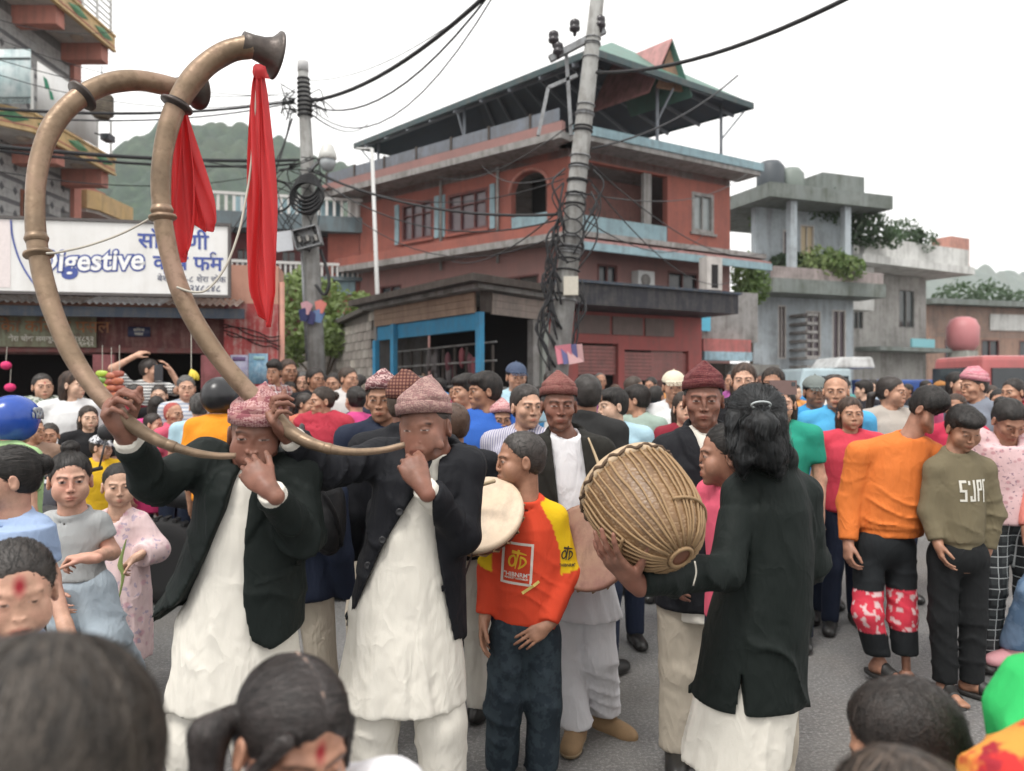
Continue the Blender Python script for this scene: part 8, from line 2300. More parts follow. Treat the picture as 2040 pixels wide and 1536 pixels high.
simple(JJ, 'woman in pale pink floral blouse and grey plaid trousers looking down', SK_MID, dict(open=0.4), ('bun', dict(hair_t=0.010)),
 dict(name='blouse', mat=M_PFL, grow=0.030, slr=(0.068, 0.060, 0.05), seed=3), dict(mat=M_PLAID, r=(0.105, 0.095, 0.09), h=0.012), 'relax', dict(mat=SH_BLK), nst=500)
YK = 4.40
JK = mk(YK, 2112, 1.58, R(-60), hyaw=R(-70), hpitch=R(25))
setj(JK, YK, kl=(2060, 1180, -0.25), al=(2014, 1292, -0.1), hl=(2095, 1110), sl=(2078, 905, -0.12), el=(2052, 985, -0.16), wl=(2046, 1055, -0.22))
JK['fl'] = unit([-0.95, -0.3, 0])
M_SALM = cloth('shirt_salmon', (0.70, 0.24, 0.20)); M_DENIM = cloth('jeans_blue', (0.12, 0.20, 0.32), 'blotch', (0.18, 0.27, 0.40), scale=0.5)
simple(JK, 'person in salmon shirt, blue jeans and pink clogs stepping in at the right edge', SK_MID, {}, ('short', {}), dict(mat=M_SALM, grow=0.03, sl='long'),
 dict(name='jeans', mat=M_DENIM, r=(0.098, 0.082, 0.074), hem=0.14), 'relax', dict(mat=plain('clog_pink', (0.62, 0.30, 0.32), 0.5), s=1.0), nst=200)
# ------------------------------------------------------------------ girls walking at the left
def spread_tab(Y, rows): return tabpx(Y, rows)
YL = 3.2
JL = mk(YL, 165, 1.34, R(6), child=0.6, hyaw=R(31), hpitch=R(0))
setj(JL, YL, neck=(148, 1027), chest=(150, 1075), waist=(155, 1120), pel=(162, 1165), head=(140, 957, -0.02), sl=(104, 1042), sr=(194, 1042), el=(88, 1120), wl=(110, 1180, -0.1), er=(222, 1100, 0.02), wr=(178, 1112, -0.16),
  hl=(136, 1185), hr=(190, 1185), kl=(140, 1330), kr=(212, 1270, -0.06), al=(142, 1465), ar=(248, 1335, 0.16))
JL['hs'] = 0.97
M_GREY = cloth('tee_grey', (0.36, 0.37, 0.37), bs=0.35); M_ICE = cloth('trousers_ice_blue', (0.36, 0.42, 0.47), bs=0.4)
hL = {'l': relaxed_hand(JL, 'l'), 'r': hand_chains(JL['wr'], (-0.98, -0.1, 0.05), (-0.1, -0.1, -0.9), 1, (1.0, 1.1, 0.6), s=0.8)}
simple(JL, 'girl in tight grey T-shirt and pale blue trousers walking at the left', SK_CHILD, dict(child=0.8, lips=1.15, open=0.85), ('topknot', dict(hair_t=0.008)),
 dict(name='tee', mat=M_GREY, tab=tabpx(YL, [(1020, 126, 174, 0.055), (1036, 106, 194, 0.072), (1075, 102, 202, 0.09), (1120, 110, 204, 0.085), (1152, 112, 212, 0.095)]), hem=at(0, 1152, YL)[2], sl='short', end=0.55, collar='crew', crink=0.003, h=0.006, shg=-0.014),
 dict(mat=M_ICE, r=(0.105, 0.100, 0.105), hem=0.05, fold=0.010, h=0.010), hL, dict(mat=plain('sandal_pink', (0.55, 0.22, 0.25), 0.6), s=0.85), h=0.003, nst=900)
YM = 3.9
JM = mk(YM, 245, 1.22, R(8), child=0.9, hyaw=R(30), hpitch=R(2))
setj(JM, YM, neck=(240, 1015), chest=(245, 1060), waist=(247, 1100), pel=(250, 1150), head=(237, 968, -0.02), sl=(208, 1038), sr=(278, 1038), el=(200, 1085), wl=(205, 1130), er=(312, 1095), wr=(272, 1110, -0.14), al=(245, 1372), ar=(285, 1270, 0.25), kr=(285, 1240))
JM['hs'] = 0.93
M_ROBE = cloth('robe_pink_print', (0.66, 0.50, 0.50), 'floral', (0.58, 0.36, 0.40), (0.42, 0.34, 0.42), 0.55, bs=0.4)
hM = {'r': hand_chains(JM['wr'], (-0.7, -0.3, -0.5), (-0.2, -0.2, -0.9), 1, (0.9, 1.0, 0.6), s=0.72), 'l': relaxed_hand(JM, 'l')}
simple(JM, 'small girl in pale pink printed robe walking with a long leaf', SK_FAIR, dict(child=1.0, open=0.8, lips=1.1), ('bun', dict(hair_t=0.006, line=-0.002)),
 dict(name='robe', mat=M_ROBE, tab=tabpx(YM, [(1008, 215, 265, 0.055), (1040, 200, 288, 0.08), (1090, 198, 290, 0.095), (1180, 192, 300, 0.12), (1308, 205, 300, 0.14)]), hem=at(0, 1308, YM)[2], slr=(0.070, 0.085, 0.085), end=0.80, neckdeep=0.04, fold=0.07, nf=8, h=0.0065, shg=-0.016),
 None, hM, dict(mat=plain('sandal_maroon', (0.18, 0.04, 0.05), 0.6), s=0.75), h=0.0034, nst=700)
mb = MB()
p0 = JM['wr'] + np.array([-0.05, -0.06, -0.02])
lf = np.array([p0 + np.array([0.03, 0, 0.12]), p0, at(245, 1150, YM - 0.2), at(232, 1215, YM - 0.2)]); lf = spline(lf, 12)
wl_ = np.interp(np.linspace(0, 1, 12), [0, 0.4, 1], [0.003, 0.014, 0.001])
v = np.concatenate([lf - np.array([1, 0, 0]) * wl_[:, None], lf + np.array([0, -0.004, 0]), lf + np.array([1, 0, 0]) * wl_[:, None]])
f = [(i, i + 1, 13 + i, 12 + i) for i in range(11)] + [(12 + i, 13 + i, 25 + i, 24 + i) for i in range(11)]
tag(mesh_obj('leaf_blade', v, f, plain('leaf_fresh', (0.20, 0.26, 0.08), 0.5), None, True), 'long narrow green leaf hanging from the small girl\'s hand', 'leaf')
YN = 2.55
JN = mk(YN, 20, 1.33, R(-25), child=0.5, hyaw=R(-46), hpitch=R(4))
setj(JN, YN, neck=(28, 1034), chest=(26, 1085), waist=(24, 1140), pel=(22, 1190), head=(14, 955, -0.02), sl=(-40, 1055), sr=(72, 1055), el=(-60, 1160), wl=(-50, 1260), er=(98, 1150, 0.02), wr=(135, 1262, -0.06))
M_SKYT = cloth('tee_powder_blue', (0.33, 0.43, 0.62), bs=0.35)
hN = {'r': relaxed_hand(JN, 'r', (-0.8, 0.2, 0.2), s=0.85)}
simple(JN, 'girl in powder blue T-shirt with dark ponytail at the left edge', SK_CHILD, dict(child=0.5), ('bun', dict(hair_t=0.014)),
 dict(name='tee', mat=M_SKYT, grow=0.02, sl='short', end=0.70, collar='crew', crink=0.003, h=0.006, shg=-0.014), dict(mat=M_ICE), hN, dict(mat=SH_BLK, s=0.85), h=0.0034, nst=900)
YO = 1.70
JO = mk(YO, 28, 1.20, R(10), child=0.9, hyaw=R(36), hpitch=R(6))
setj(JO, YO, neck=(20, 1280), head=(34, 1180, -0.03)); JO['hs'] = 0.90
simple(JO, 'child with red powder on the forehead looking down at the left edge', SK_CHILD, dict(child=1.0, tika=1.5, open=0.3, lips=1.2), ('bun', dict(hair_t=0.010, line=-0.01)),
 dict(mat=M_SKYT, grow=0.02, sl='short', collar='crew'), dict(mat=M_ICE), None, dict(mat=SH_BLK, s=0.7), h=0.0034, nst=900)
# ------------------------------------------------------------------ heads right in front of the lens
YP = 0.60
JP = mk(YP, 60, 1.43, R(180), hyaw=R(172), hpitch=R(12))
JP['head'] = at(70, 1625, YP); JP['neck'] = JP['head'] - np.array([0, 0.02, 0.16]); JP['hs'] = 1.08
for k, sg in (('l', -1), ('r', 1)):
 JP['s' + k] = JP['neck'] + np.array([sg * 0.17, 0, -0.06]); JP['e' + k] = JP['s' + k] + np.array([0, 0, -0.27]); JP['w' + k] = JP['e' + k] + np.array([0, 0, -0.24])
HP = hair_mat('hair_dark_brown', (0.030, 0.024, 0.019), 0.40)
simple(JP, 'dark brown head of hair right in front at the lower left corner', SK_MID, {}, ('long', dict(hair_t=0.016, len=0.30, ruf=0.0006, line=-0.06, lift=(0.0003, 0.002), sw=0.8)),
 dict(mat=M_NAVY, grow=0.02, sl='short'), dict(mat=M_BLACK), None, dict(mat=SH_BLK), h=0.005, nst=4200, hairmat=HP)
YQ = 1.03
JQ = mk(YQ, 600, 1.24, R(20), child=0.6, hyaw=R(40), hpitch=R(16), hroll=R(6))
JQ['head'] = at(582, 1478, YQ); JQ['neck'] = at(590, 1610, YQ + 0.03); JQ['hs'] = 0.86
for k, sg in (('l', -1), ('r', 1)):
 JQ['s' + k] = JQ['neck'] + np.array([sg * 0.13, 0.0, -0.02 + sg * 0.03])
 JQ['e' + k] = JQ['s' + k] + np.array([0, 0, -0.22]); JQ['w' + k] = JQ['e' + k] + np.array([0, -0.05, -0.2])
figQ, _ = simple(JQ, 'girl with side ponytail and centre parting bowing her head at the bottom', skin_mat('skin_girl', (0.43, 0.22, 0.145)), dict(child=0.8, tika=0.9, open=0.25, lips=1.1), None,
 dict(mat=M_WHT, grow=0.03, sl='short', collar='shirt'), dict(mat=M_NAVY), None, dict(mat=SH_BLK, s=0.8), h=0.0026, nst=0)
cQ, RQ, sQ = JQ['head'], JQ['headR'], JQ['hs']
def hairQ(Q):
 d = hair_sdf(Q, 'base', dict(hair_t=0.010, line=-0.020, ruf=0.0005))
 d = smax(d, -ell(Q, (0.088, -0.004, -0.022), (0.02, 0.02, 0.03)), 0.006)
 d = d + F32(0.0030) * np.exp(-((Q[:, 0] - 0.006) / 0.0032) ** 2) * (Q[:, 1] < 0.05) * (Q[:, 2] > 0.02)
 e = cap(Q, (-0.088, 0.045, 0.030), (-0.118, 0.040, 0.010), 0.018, 0.026)
 e = smin(e, cap(Q, (-0.118, 0.040, 0.010), (-0.122, 0.000, -0.070), 0.026, 0.024), 0.02)
 e = smin(e, cap(Q, (-0.122, 0.000, -0.070), (-0.112, -0.05, -0.15), 0.024, 0.012), 0.02)
 e = smin(e, cap(Q, (0.080, -0.022, 0.035), (0.086, -0.040, -0.05), 0.010, 0.004), 0.01)
 e = smin(e, cap(Q, (-0.055, -0.070, 0.060), (-0.076, -0.045, 0.0), 0.014, 0.010), 0.01)
 return smin(d, e, 0.008) + F32(0.0008) * wob(Q, 120, 1)
hv, hq = surf(hairQ, (-0.16, -0.13, -0.19), (0.13, 0.15, 0.15), 0.003)
tQ = A3(-0.095, 0.045, 0.028)
def flowQ(p):
 left = p[:, 0] < 0.006
 tail = p[:, 0] < -0.098
 f = np.where(left[:, None], (tQ - p) * 12, (A3(0.09, 0.05, 0.0) - p) * 12)
 return np.where(tail[:, None], A3(0.0, -0.45, -1), f).astype(F32)
sv = strands(hv, hq, hairQ, flowQ, 4200, 0.075, 0.0014, 7, 3, (0.0002, 0.0016))
hvv, hqq = join((hv, hq), sv)
oh = figQ.part('hair', ((hvv * sQ) @ RQ.T + cQ, hqq), hair_mat('hair_soft_black', (0.018, 0.014, 0.013), 0.40))
pv = np.array([(0.006, -0.088 + 0.012 * i, 0.0) for i in range(14)], F32)
pv[:, 2] = 0.12
for _ in range(30): pv[:, 2] -= np.clip(hairQ(pv), -0.02, 0.02)
ok = pv[:, 2] > 0.03
pv = pv[ok]
w_ = 0.0022
v = np.concatenate([pv + A3(-w_, 0, 0.0012), pv + A3(w_, 0, 0.0012)]); n = len(pv)
figQ.part('parting', ((v * sQ) @ RQ.T + cQ, np.array([(i, i + 1, n + i + 1, n + i) for i in range(n - 1)])), plain('scalp', (0.28, 0.19, 0.15), 0.6), None, oh)
YR = 1.38
JR = mk(YR, 1800, 1.10, R(-40), child=0.9, hyaw=R(-120), hpitch=R(22))
JR['head'] = at(1800, 1492, YR); JR['neck'] = at(1805, 1590, YR + 0.02); JR['hs'] = 0.95
for k, sg in (('l', -1), ('r', 1)):
 JR['s' + k] = JR['neck'] + np.array([sg * 0.11, 0, -0.04]); JR['e' + k] = JR['s' + k] + np.array([0, 0, -0.2]); JR['w' + k] = JR['e' + k] + np.array([0, -0.05, -0.18])
simple(JR, 'dark cropped head of a child turned away at the lower right', SK_BOY, dict(child=0.9), ('short', dict(hair_t=0.018, ruf=0.0008, sw=0.7)), dict(mat=M_NAVY, grow=0.02, sl='short'), dict(mat=M_BLACK), None, dict(mat=SH_BLK, s=0.7), h=0.0035, nst=2600, hairmat=HBR)
YR2 = 0.85
JR2 = mk(YR2, 1800, 1.22, R(180), hyaw=R(170), hpitch=R(10))
JR2['head'] = at(1800, 1725, YR2); JR2['neck'] = JR2['head'] - np.array([0, 0, 0.15]); JR2['hs'] = 1.0
for k, sg in (('l', -1), ('r', 1)):
 JR2['s' + k] = JR2['neck'] + np.array([sg * 0.13, 0, -0.06]); JR2['e' + k] = JR2['s' + k] + np.array([0, 0, -0.22]); JR2['w' + k] = JR2['e' + k] + np.array([0, 0, -0.2])
simple(JR2, 'crown of a brown-haired head just showing at the bottom edge', SK_MID, {}, ('long', dict(hair_t=0.012, len=0.2, line=-0.06, ruf=0.0008)), dict(mat=M_NAVY, grow=0.02, sl='short'), dict(mat=M_BLACK), None, dict(mat=SH_BLK), h=0.006, nst=1500, hairmat=hair_mat('hair_rust_brown', (0.045, 0.032, 0.024), 0.45))
YS = 1.25
JS = mk(YS, 2085, 1.30, R(-30), hyaw=R(-60), hpitch=R(10))
setj(JS, YS, neck=(2210, 1275), head=(2230, 1185), sl=(2175, 1290), el=(2068, 1462, -0.04), wl=(2000, 1620, -0.10), sr=(2200, 1320), er=(2240, 1450), wr=(2230, 1600), chest=(2130, 1420), waist=(2130, 1540), pel=(2130, 1650))
M_GRN = cloth('blouse_vivid_green', (0.03, 0.42, 0.11)); M_SHW = cloth('shawl_red_orange', (0.50, 0.030, 0.028), 'blotch', (0.62, 0.26, 0.05), (0.30, 0.02, 0.03), 0.5, bs=0.5)
figS, _ = simple(JS, 'person in vivid green sleeve and red patterned shawl at the lower right corner', SK_MID, {}, ('long', dict(len=0.25)), dict(mat=M_GRN, grow=0.0, slr=(0.056, 0.052, 0.048), shg=-0.01), dict(mat=M_NAVY), None, dict(mat=SH_BLK), h=0.006, nst=200)
def shawl(P):
 d = cap(P, at(1998, 1556, YS - 0.12), at(2120, 1500, YS - 0.10), 0.050, 0.06)
 d = smin(d, cap(P, at(1990, 1570, YS - 0.12), at(2000, 1700, YS - 0.10), 0.050, 0.06), 0.03)
 d = smin(d, cap(P, at(2090, 1570, YS - 0.10), at(2120, 1720, YS - 0.05), 0.07, 0.08), 0.04)
 return d - F32(0.012) * crease(P, P @ A3(30, 10, 55), 2.0) + F32(0.004) * wob(P, 30, 1)
lo, hi = bbox([at(1940, 1720, YS - 0.1), at(2180, 1400, YS - 0.1)], 0.12)
figS.solid('shawl', shawl, lo, hi, 0.006, M_SHW)
# ================================================================== the crowd
SKT = [skin_mat('skin_c%d' % k, c) for k, c in enumerate(((0.54, 0.315, 0.22), (0.46, 0.25, 0.165), (0.34, 0.175, 0.11), (0.62, 0.40, 0.29), (0.24, 0.115, 0.078)))]
def dye(c, kind='plain', c2=None, c3=None, sc=1.0):
 return cloth('dye_%s_%02d%02d%02d%s' % (kind, c[0] * 99, c[1] * 99, c[2] * 99, '' if c2 is None else '_%02d' % (c2[0] * 99)), c, kind, c2, c3, sc)
PROTO = {}
def proto(key, hair, ho, top, hyaw=0, hpitch=0, face=None, bottom=None, arms=None, extra=None, hands=None, h=0.0040):
 J = skeleton(1.65, 0.0, base=(0, 0), hyaw=R(hyaw), hpitch=R(hpitch))
 if arms: arms(J)
 fig, _ = simple(J, 'x', SKT[0], face or {}, (hair, ho) if hair else None, top, bottom or dict(mat=M_NAVY, h=0.018, fold=0), hands, dict(mat=SH_BLK), h=h, gh=0.012, nst=420, hh=0.006)
 if extra: extra(fig, J)
 PROTO[key] = fig.o
def cap_hat(fig, J, c=None):
 """peaked cap: crown, visor, button"""
 hs, Rm, c_ = J['hs'], J['headR'], J['head']
 def f(P):
  Q = ((P - c_.astype(F32)) @ Rm.astype(F32)) / F32(hs)
  d = smax(ell(Q, (0, 0.014, 0.040), (0.090, 0.110, 0.088)), -(Q[:, 2] - 0.040 - 0.10 * Q[:, 1]), 0.006)
  v = smax(ell(Q, (0, -0.105, 0.046), (0.078, 0.085, 0.5)), np.abs(Q[:, 2] - 0.048 - 0.25 * (Q[:, 1] + 0.08) + 2.0 * Q[:, 0] ** 2) - 0.003, 0.003)
  return smin(d, v, 0.006) * F32(hs)
 o = fig.solid('cap', f, c_ - 0.22, c_ + 0.22, 0.006, M_NAVY)
 fig.solid('cap_button', lambda P: sph(P, c_ + Rm @ np.array([0, 0.014, 0.129]) * hs, 0.009), c_ - 0.02 + Rm @ np.array([0, 0.014, 0.129]), c_ + 0.02 + Rm @ np.array([0, 0.014, 0.129]), 0.004, M_NAVY, o)
def helmet(fig, J):
 hs, Rm, c_ = J['hs'], J['headR'], J['head']
 def q_(P): return ((P - c_.astype(F32)) @ Rm.astype(F32)) / F32(hs)
 def f(P):
  Q = q_(P)
  d = ell(Q, (0, 0.010, 0.020), (0.125, 0.145, 0.135))
  d = smax(d, -(Q[:, 2] + 0.115), 0.02)
  return smax(d, -ell(Q, (0, -0.14, -0.005), (0.095, 0.09, 0.052)), 0.01) * F32(hs)
 o = fig.solid('helmet', f, c_ - 0.2, c_ + 0.2, 0.007, M_NAVY)
 def fv(P):
  Q = q_(P)
  d = np.abs(ell(Q, (0, 0.010, 0.030), (0.131, 0.151, 0.137))) - F32(0.003)
  return smax(d, np.maximum(Q[:, 1] + 0.02, np.abs(Q[:, 2] - 0.062) - 0.035), 0.004) * F32(hs)
 fig.solid('visor', fv, c_ - 0.2, c_ + 0.2, 0.006, plain('visor_grey', (0.28, 0.30, 0.33), 0.2), o)
def shawl_over(fig, J):
 def f(P):
  d = smin(np.abs(torso_sdf(P, J, std_tab(J, 0.045), 0.0, top=J['neck'][2] + 0.02, bottom=J['waist'][2] - 0.05)) - F32(0.01), shoulders(P, J, 0.034), 0.03)
  d = smax(d, -(cap(P, J['neck'], J['neck'] + np.array([0, -0.05, 0.3]), 0.07, 0.09)), 0.01)
  d = smax(d, -(P @ A3(0.75, 0.2, 0.65) - F32(J['chest'] @ np.array([0.75, 0.2, 0.65]) - 0.12)), 0.02)
  return d - F32(0.012) * crease(P, P @ A3(25, 10, 34), 3.0)
 lo, hi = tab_box(std_tab(J, 0.06)); hi[2] += 0.05
 for k in 'lr': lo = np.minimum(lo, J['s' + k] - 0.11); hi = np.maximum(hi, J['s' + k] + 0.11)
 fig.solid('shawl', f, lo, hi, 0.010, M_RED_SH)
M_RED_SH = dye((0.36, 0.03, 0.05))
def topi_hat(fig, J): topi(fig, J, M_TOPA, h=0.118, peak=(0.006, -0.01), seed=5)
def phone_arm(J): J['er'], J['wr'] = bend(J['sr'], J['head'] + np.array([0.13, -0.24, -0.02]), 0.27, 0.24, (0.6, -0.2, -1)); J['el'], J['wl'] = bend(J['sl'], J['head'] + np.array([-0.16, 0.0, 0.14]), 0.27, 0.24, (-1, 0, 0.3))
T_ = lambda **k: dict(dict(mat=M_NAVY, grow=0.022, sl='short', collar='crew', fold=0.02), **k)
ml = dict(stubble=0.25, jaw=1.08, nose=0.7)
proto('man_tee', 'short', dict(hair_t=0.013), T_(), 12, 0, ml, hands='relax')
proto('man_shirt', 'short', dict(hair_t=0.011, line=-0.004), T_(sl='long', collar='shirt'), -25, 0, dict(ml, moustache=0.7))
proto('man_coat', 'short', dict(hair_t=0.012), T_(sl='long', collar='shirt', grow=0.032), 40, 0, ml)
proto('man_mop', 'mop', dict(hair_t=0.018, line=-0.016), T_(sl='long', collar='shirt', grow=0.03), -70, 2, dict(nose=0.7))
proto('man_bald', 'crew', dict(hair_t=0.004, line=0.03), T_(collar='shirt', sl='short', belly=0.03), -8, 0, dict(ml, age=1))
proto('man_cap', 'short', dict(hair_t=0.008), T_(collar='shirt'), 14, 4, ml, extra=cap_hat)
proto('man_topi', 'short', dict(hair_t=0.006), T_(sl='long', collar='shirt', grow=0.034), -20, 4, dict(ml, age=1, wrinkle=1), extra=topi_hat)
proto('rider', None, {}, T_(sl='short', grow=0.03), 0, 6, ml, extra=helmet, hands='relax')
proto('woman_long', 'long', dict(hair_t=0.014, len=0.26), T_(), 6, 0, dict(lips=1.15, jaw=0.95, child=0.35), hands='relax')
proto('woman_bun', 'bun', dict(hair_t=0.010), T_(sl='short', hem=0.55, hemr=(0.24, 0.2)), -38, 2, dict(lips=1.1, age=1), extra=shawl_over, bottom=dict(mat=M_NAVY, h=0.02, fold=0))
proto('woman_right', 'pony_low', dict(hair_t=0.010), T_(hem=0.6, hemr=(0.22, 0.18)), 36, 2, dict(lips=1.15, jaw=0.96, child=0.35), hands='relax')
proto('woman_sari', 'bun', dict(hair_t=0.010, line=-0.006), T_(hem=0.3, hemr=(0.24, 0.2)), 4, 0, dict(lips=1.15, tika=0.7, child=0.3), extra=shawl_over)
proto('girl_pony', 'pony', dict(hair_t=0.008), T_(), -16, 0, dict(child=0.4, lips=1.15), hands='relax')
proto('girl_turn', 'long', dict(hair_t=0.012, len=0.22), T_(sl='long'), 55, 2, dict(child=0.3, lips=1.15))
proto('boy', 'mop', dict(hair_t=0.013, line=-0.014), T_(), -62, 2, dict(child=0.6, lips=1.1), hands='relax')
proto('boy_crew', 'crew', dict(hair_t=0.007), T_(), 48, 4, dict(child=0.5, lips=1.1), extra=cap_hat)
proto('phone_man', 'short', dict(hair_t=0.012), T_(sl='short'), 48, 0, dict(nose=0.6), arms=phone_arm, hands='relax')
proto('woman_back', 'bun', dict(hair_t=0.010), T_(), -30, 0, dict(lips=1.1, child=0.35), hands='relax')
HAIRS = [HB, HB, HBR, hair_mat('hair_umber', (0.028, 0.019, 0.014), 0.5), HB, hair_mat('hair_salt', (0.055, 0.052, 0.050), 0.55), hair_mat('hair_chestnut', (0.040, 0.022, 0.014), 0.48), HBR]
def place(key, px, py, Y, yaw, label, skin, top, bot=None, hair=None, extra=None, z0=0.0, group=None, sy=1.0):
 """head at photo (px, py) and distance Y"""
 o = copy_tree(PROTO[key])
 if 4.3 < Y < 7.9: Y *= 1.13 if px < 760 else 1.08
 p = at(px, py, Y)
 hair = hair or HAIRS[int(abs(math.sin(px * 12.9 + py)) * 7.99)]
 s_ = (p[2] - z0) / 1.535
 o.location = (p[0], Y, z0); o.rotation_euler = (0, 0, R(yaw) - math.atan((px - CX) / FPX)); o.scale = (s_ * sy, s_ * sy, s_)
 tag(o, label, 'person', group)
 if not group and 'group' in o: del o['group']
 for c in o.children:
  k = c.name.split('.')[0]
  m = {'body': SKT[skin], 'shirt': top, 'trousers': bot, 'hair': hair}.get(k)
  if extra and k in extra: m = extra[k]
  if m:
   c.material_slots[0].link = 'OBJECT'; c.material_slots[0].material = m
   for g in c.children:
    if g.name.split('.')[0] in ('brim_band', 'cap_button'): g.material_slots[0].link = 'OBJECT'; g.material_slots[0].material = m
 return o
W_T, GREY_, BLK_, YEL, PNK, BLU, LBL, GRN, RED_, MINT = dye((0.66, 0.66, 0.66)), dye((0.30, 0.31, 0.32)), dye((0.012, 0.012, 0.014)), dye((0.66, 0.40, 0.03)), dye((0.60, 0.07, 0.24)), dye((0.04, 0.15, 0.50)), dye((0.36, 0.52, 0.60)), dye((0.22, 0.40, 0.17)), dye((0.44, 0.035, 0.055)), dye((0.30, 0.38, 0.33))
ORG = dye((0.70, 0.24, 0.025)); AZUR = dye((0.05, 0.30, 0.60)); DRED = dye((0.22, 0.02, 0.035)); TEALG = dye((0.02, 0.26, 0.18)); SALM = dye((0.55, 0.22, 0.18)); NAVY = M_NAVY
SARI = dye((0.16, 0.20, 0.15), 'blotch', (0.45, 0.47, 0.42), (0.05, 0.07, 0.05), 1.0)
STRW = dye((0.60, 0.60, 0.58), 'hstripe', (0.06, 0.06, 0.07), sc=1.0); STRV = dye((0.52, 0.50, 0.56), 'vstripe', (0.20, 0.20, 0.33)); REDF = dye((0.42, 0.07, 0.06), 'floral', (0.55, 0.20, 0.15), (0.30, 0.05, 0.05)); ORF = dye((0.52, 0.17, 0.11), 'floral', (0.55, 0.30, 0.20), (0.40, 0.08, 0.06))
CAMO = dye((0.10, 0.09, 0.07), 'blotch', (0.18, 0.15, 0.12), (0.05, 0.04, 0.04)); MAUVE = dye((0.34, 0.24, 0.28))
P_ = place
# --- by the left shop
P_('woman_sari', 84, 772, 6.2, 8, 'woman in dark green and white patterned sari before the shop doorway', 0, SARI, SARI, extra={'shawl': SARI})
P_('girl_turn', 140, 768, 5.9, 0, 'girl in white shirt and grey waistcoat turning to the right by the shop', 3, W_T, GREY_)
P_('phone_man', 296, 738, 7.4, 18, 'man in black and white striped T-shirt holding up a phone in the doorway', 0, STRW, NAVY, z0=0.18)
P_('woman_right', 266, 788, 7.0, 0, 'dark-haired girl in maroon top below the man with the phone', 0, DRED)
P_('girl_pony', 318, 789, 7.0, 10, 'girl in black jacket facing the camera below the man with the phone', 3, BLK_)
P_('girl_pony', 371, 774, 6.4, 22, 'girl in striped top and pale blue shirt beside the bananas', 0, dye((0.55, 0.56, 0.58), 'hstripe', (0.30, 0.34, 0.42), sc=0.9))
P_('woman_long', 160, 812, 6.3, 14, 'woman in yellow top half hidden behind the woman in black', 0, YEL, sy=0.95)
P_('woman_long', 176, 834, 5.6, 6, 'woman in black T-shirt behind the boy in the white cap', 3, BLK_)
P_('woman_right', 62, 858, 5.0, 12, 'smiling woman in brown top beside the rider in green', 1, dye((0.30, 0.20, 0.15)))
P_('girl_pony', 100, 868, 5.2, 10, 'small girl in ochre top peering over the walking girls', 1, dye((0.45, 0.28, 0.08)))
P_('boy_crew', 197, 892, 4.9, 8, 'boy in white printed cap and yellow T-shirt', 0, dye((0.68, 0.42, 0.02)), extra={'cap': dye((0.66, 0.66, 0.68), 'blotch', (0.05, 0.05, 0.06), None, 1.3)})
P_('woman_right', 303, 846, 6.0, 18, 'woman with tied hair in crimson blouse sitting near the motorcycle', 0, dye((0.45, 0.03, 0.12)), REDF)
P_('man_bald', 345, 826, 6.0, 50, 'old man with red powdered head and pink shirt in profile', 1, dye((0.58, 0.10, 0.16)), extra={'hair': dye((0.40, 0.10, 0.09))})
P_('woman_long', 312, 812, 6.6, 170, 'black-haired woman in magenta seen from behind near the powdered man', 1, PNK)
P_('man_tee', 398, 812, 5.4, 165, 'man in pale blue T-shirt seen from behind next to the orange rider', 1, LBL)
P_('rider', 437, 796, 4.5, 150, 'rider with black helmet in bright orange shirt seen from behind', 1, dye((0.75, 0.27, 0.02)), extra={'helmet': plain('helmet_black', (0.015, 0.015, 0.017), 0.3)})
rd = P_('rider', 22, 842, 3.9, 118, 'rider with blue helmet in light green shirt at the left edge', 0, dye((0.33, 0.50, 0.24)), extra={'helmet': plain('helmet_blue', (0.02, 0.07, 0.34), 0.22)})
# --- between shop corner and horn player
P_('man_tee', 573, 741, 8.3, 10, 'man in dark shirt standing at the red shop corner', 2, dye((0.10, 0.05, 0.05)))
P_('boy', 549, 742, 8.0, 40, 'toddler in chequered shirt carried at the red shop corner', 2, dye((0.40, 0.20, 0.18), 'plaid', (0.15, 0.04, 0.05)), sy=0.8)
P_('woman_long', 577, 783, 8.2, 0, 'woman in dark red behind the woman with the crimson shawl', 1, DRED)
P_('woman_sari', 603, 764, 7.4, -6, 'woman in dusty rose sari looking at the camera', 0, MAUVE, MAUVE, extra={'shawl': dye((0.36, 0.12, 0.12))})
P_('man_tee', 627, 757, 8.2, 20, 'man in black standing before the block wall', 2, BLK_)
P_('woman_right', 606, 806, 6.6, 24, 'woman in orange floral kurta looking to the right', 1, ORF)
P_('woman_bun', 645, 800, 5.4, -28, 'woman with crimson shawl and coral kurta in profile', 1, dye((0.50, 0.10, 0.10)), extra={'shawl': M_RED_SH})
P_('man_shirt', 665, 766, 7.6, 10, 'man in white shirt before the block wall', 1, W_T)
P_('man_coat', 692, 756, 7.2, 0, 'young man with dark cropped hair in pale shirt by the wall', 1, dye((0.50, 0.48, 0.47)))
P_('woman_back', 708, 798, 5.6, -125, 'woman in bright pink T-shirt turning away', 0, PNK)
P_('man_cap', 737, 790, 5.9, 35, 'man in camouflage cap and dark jacket', 2, dye((0.025, 0.03, 0.05)), extra={'cap': CAMO})
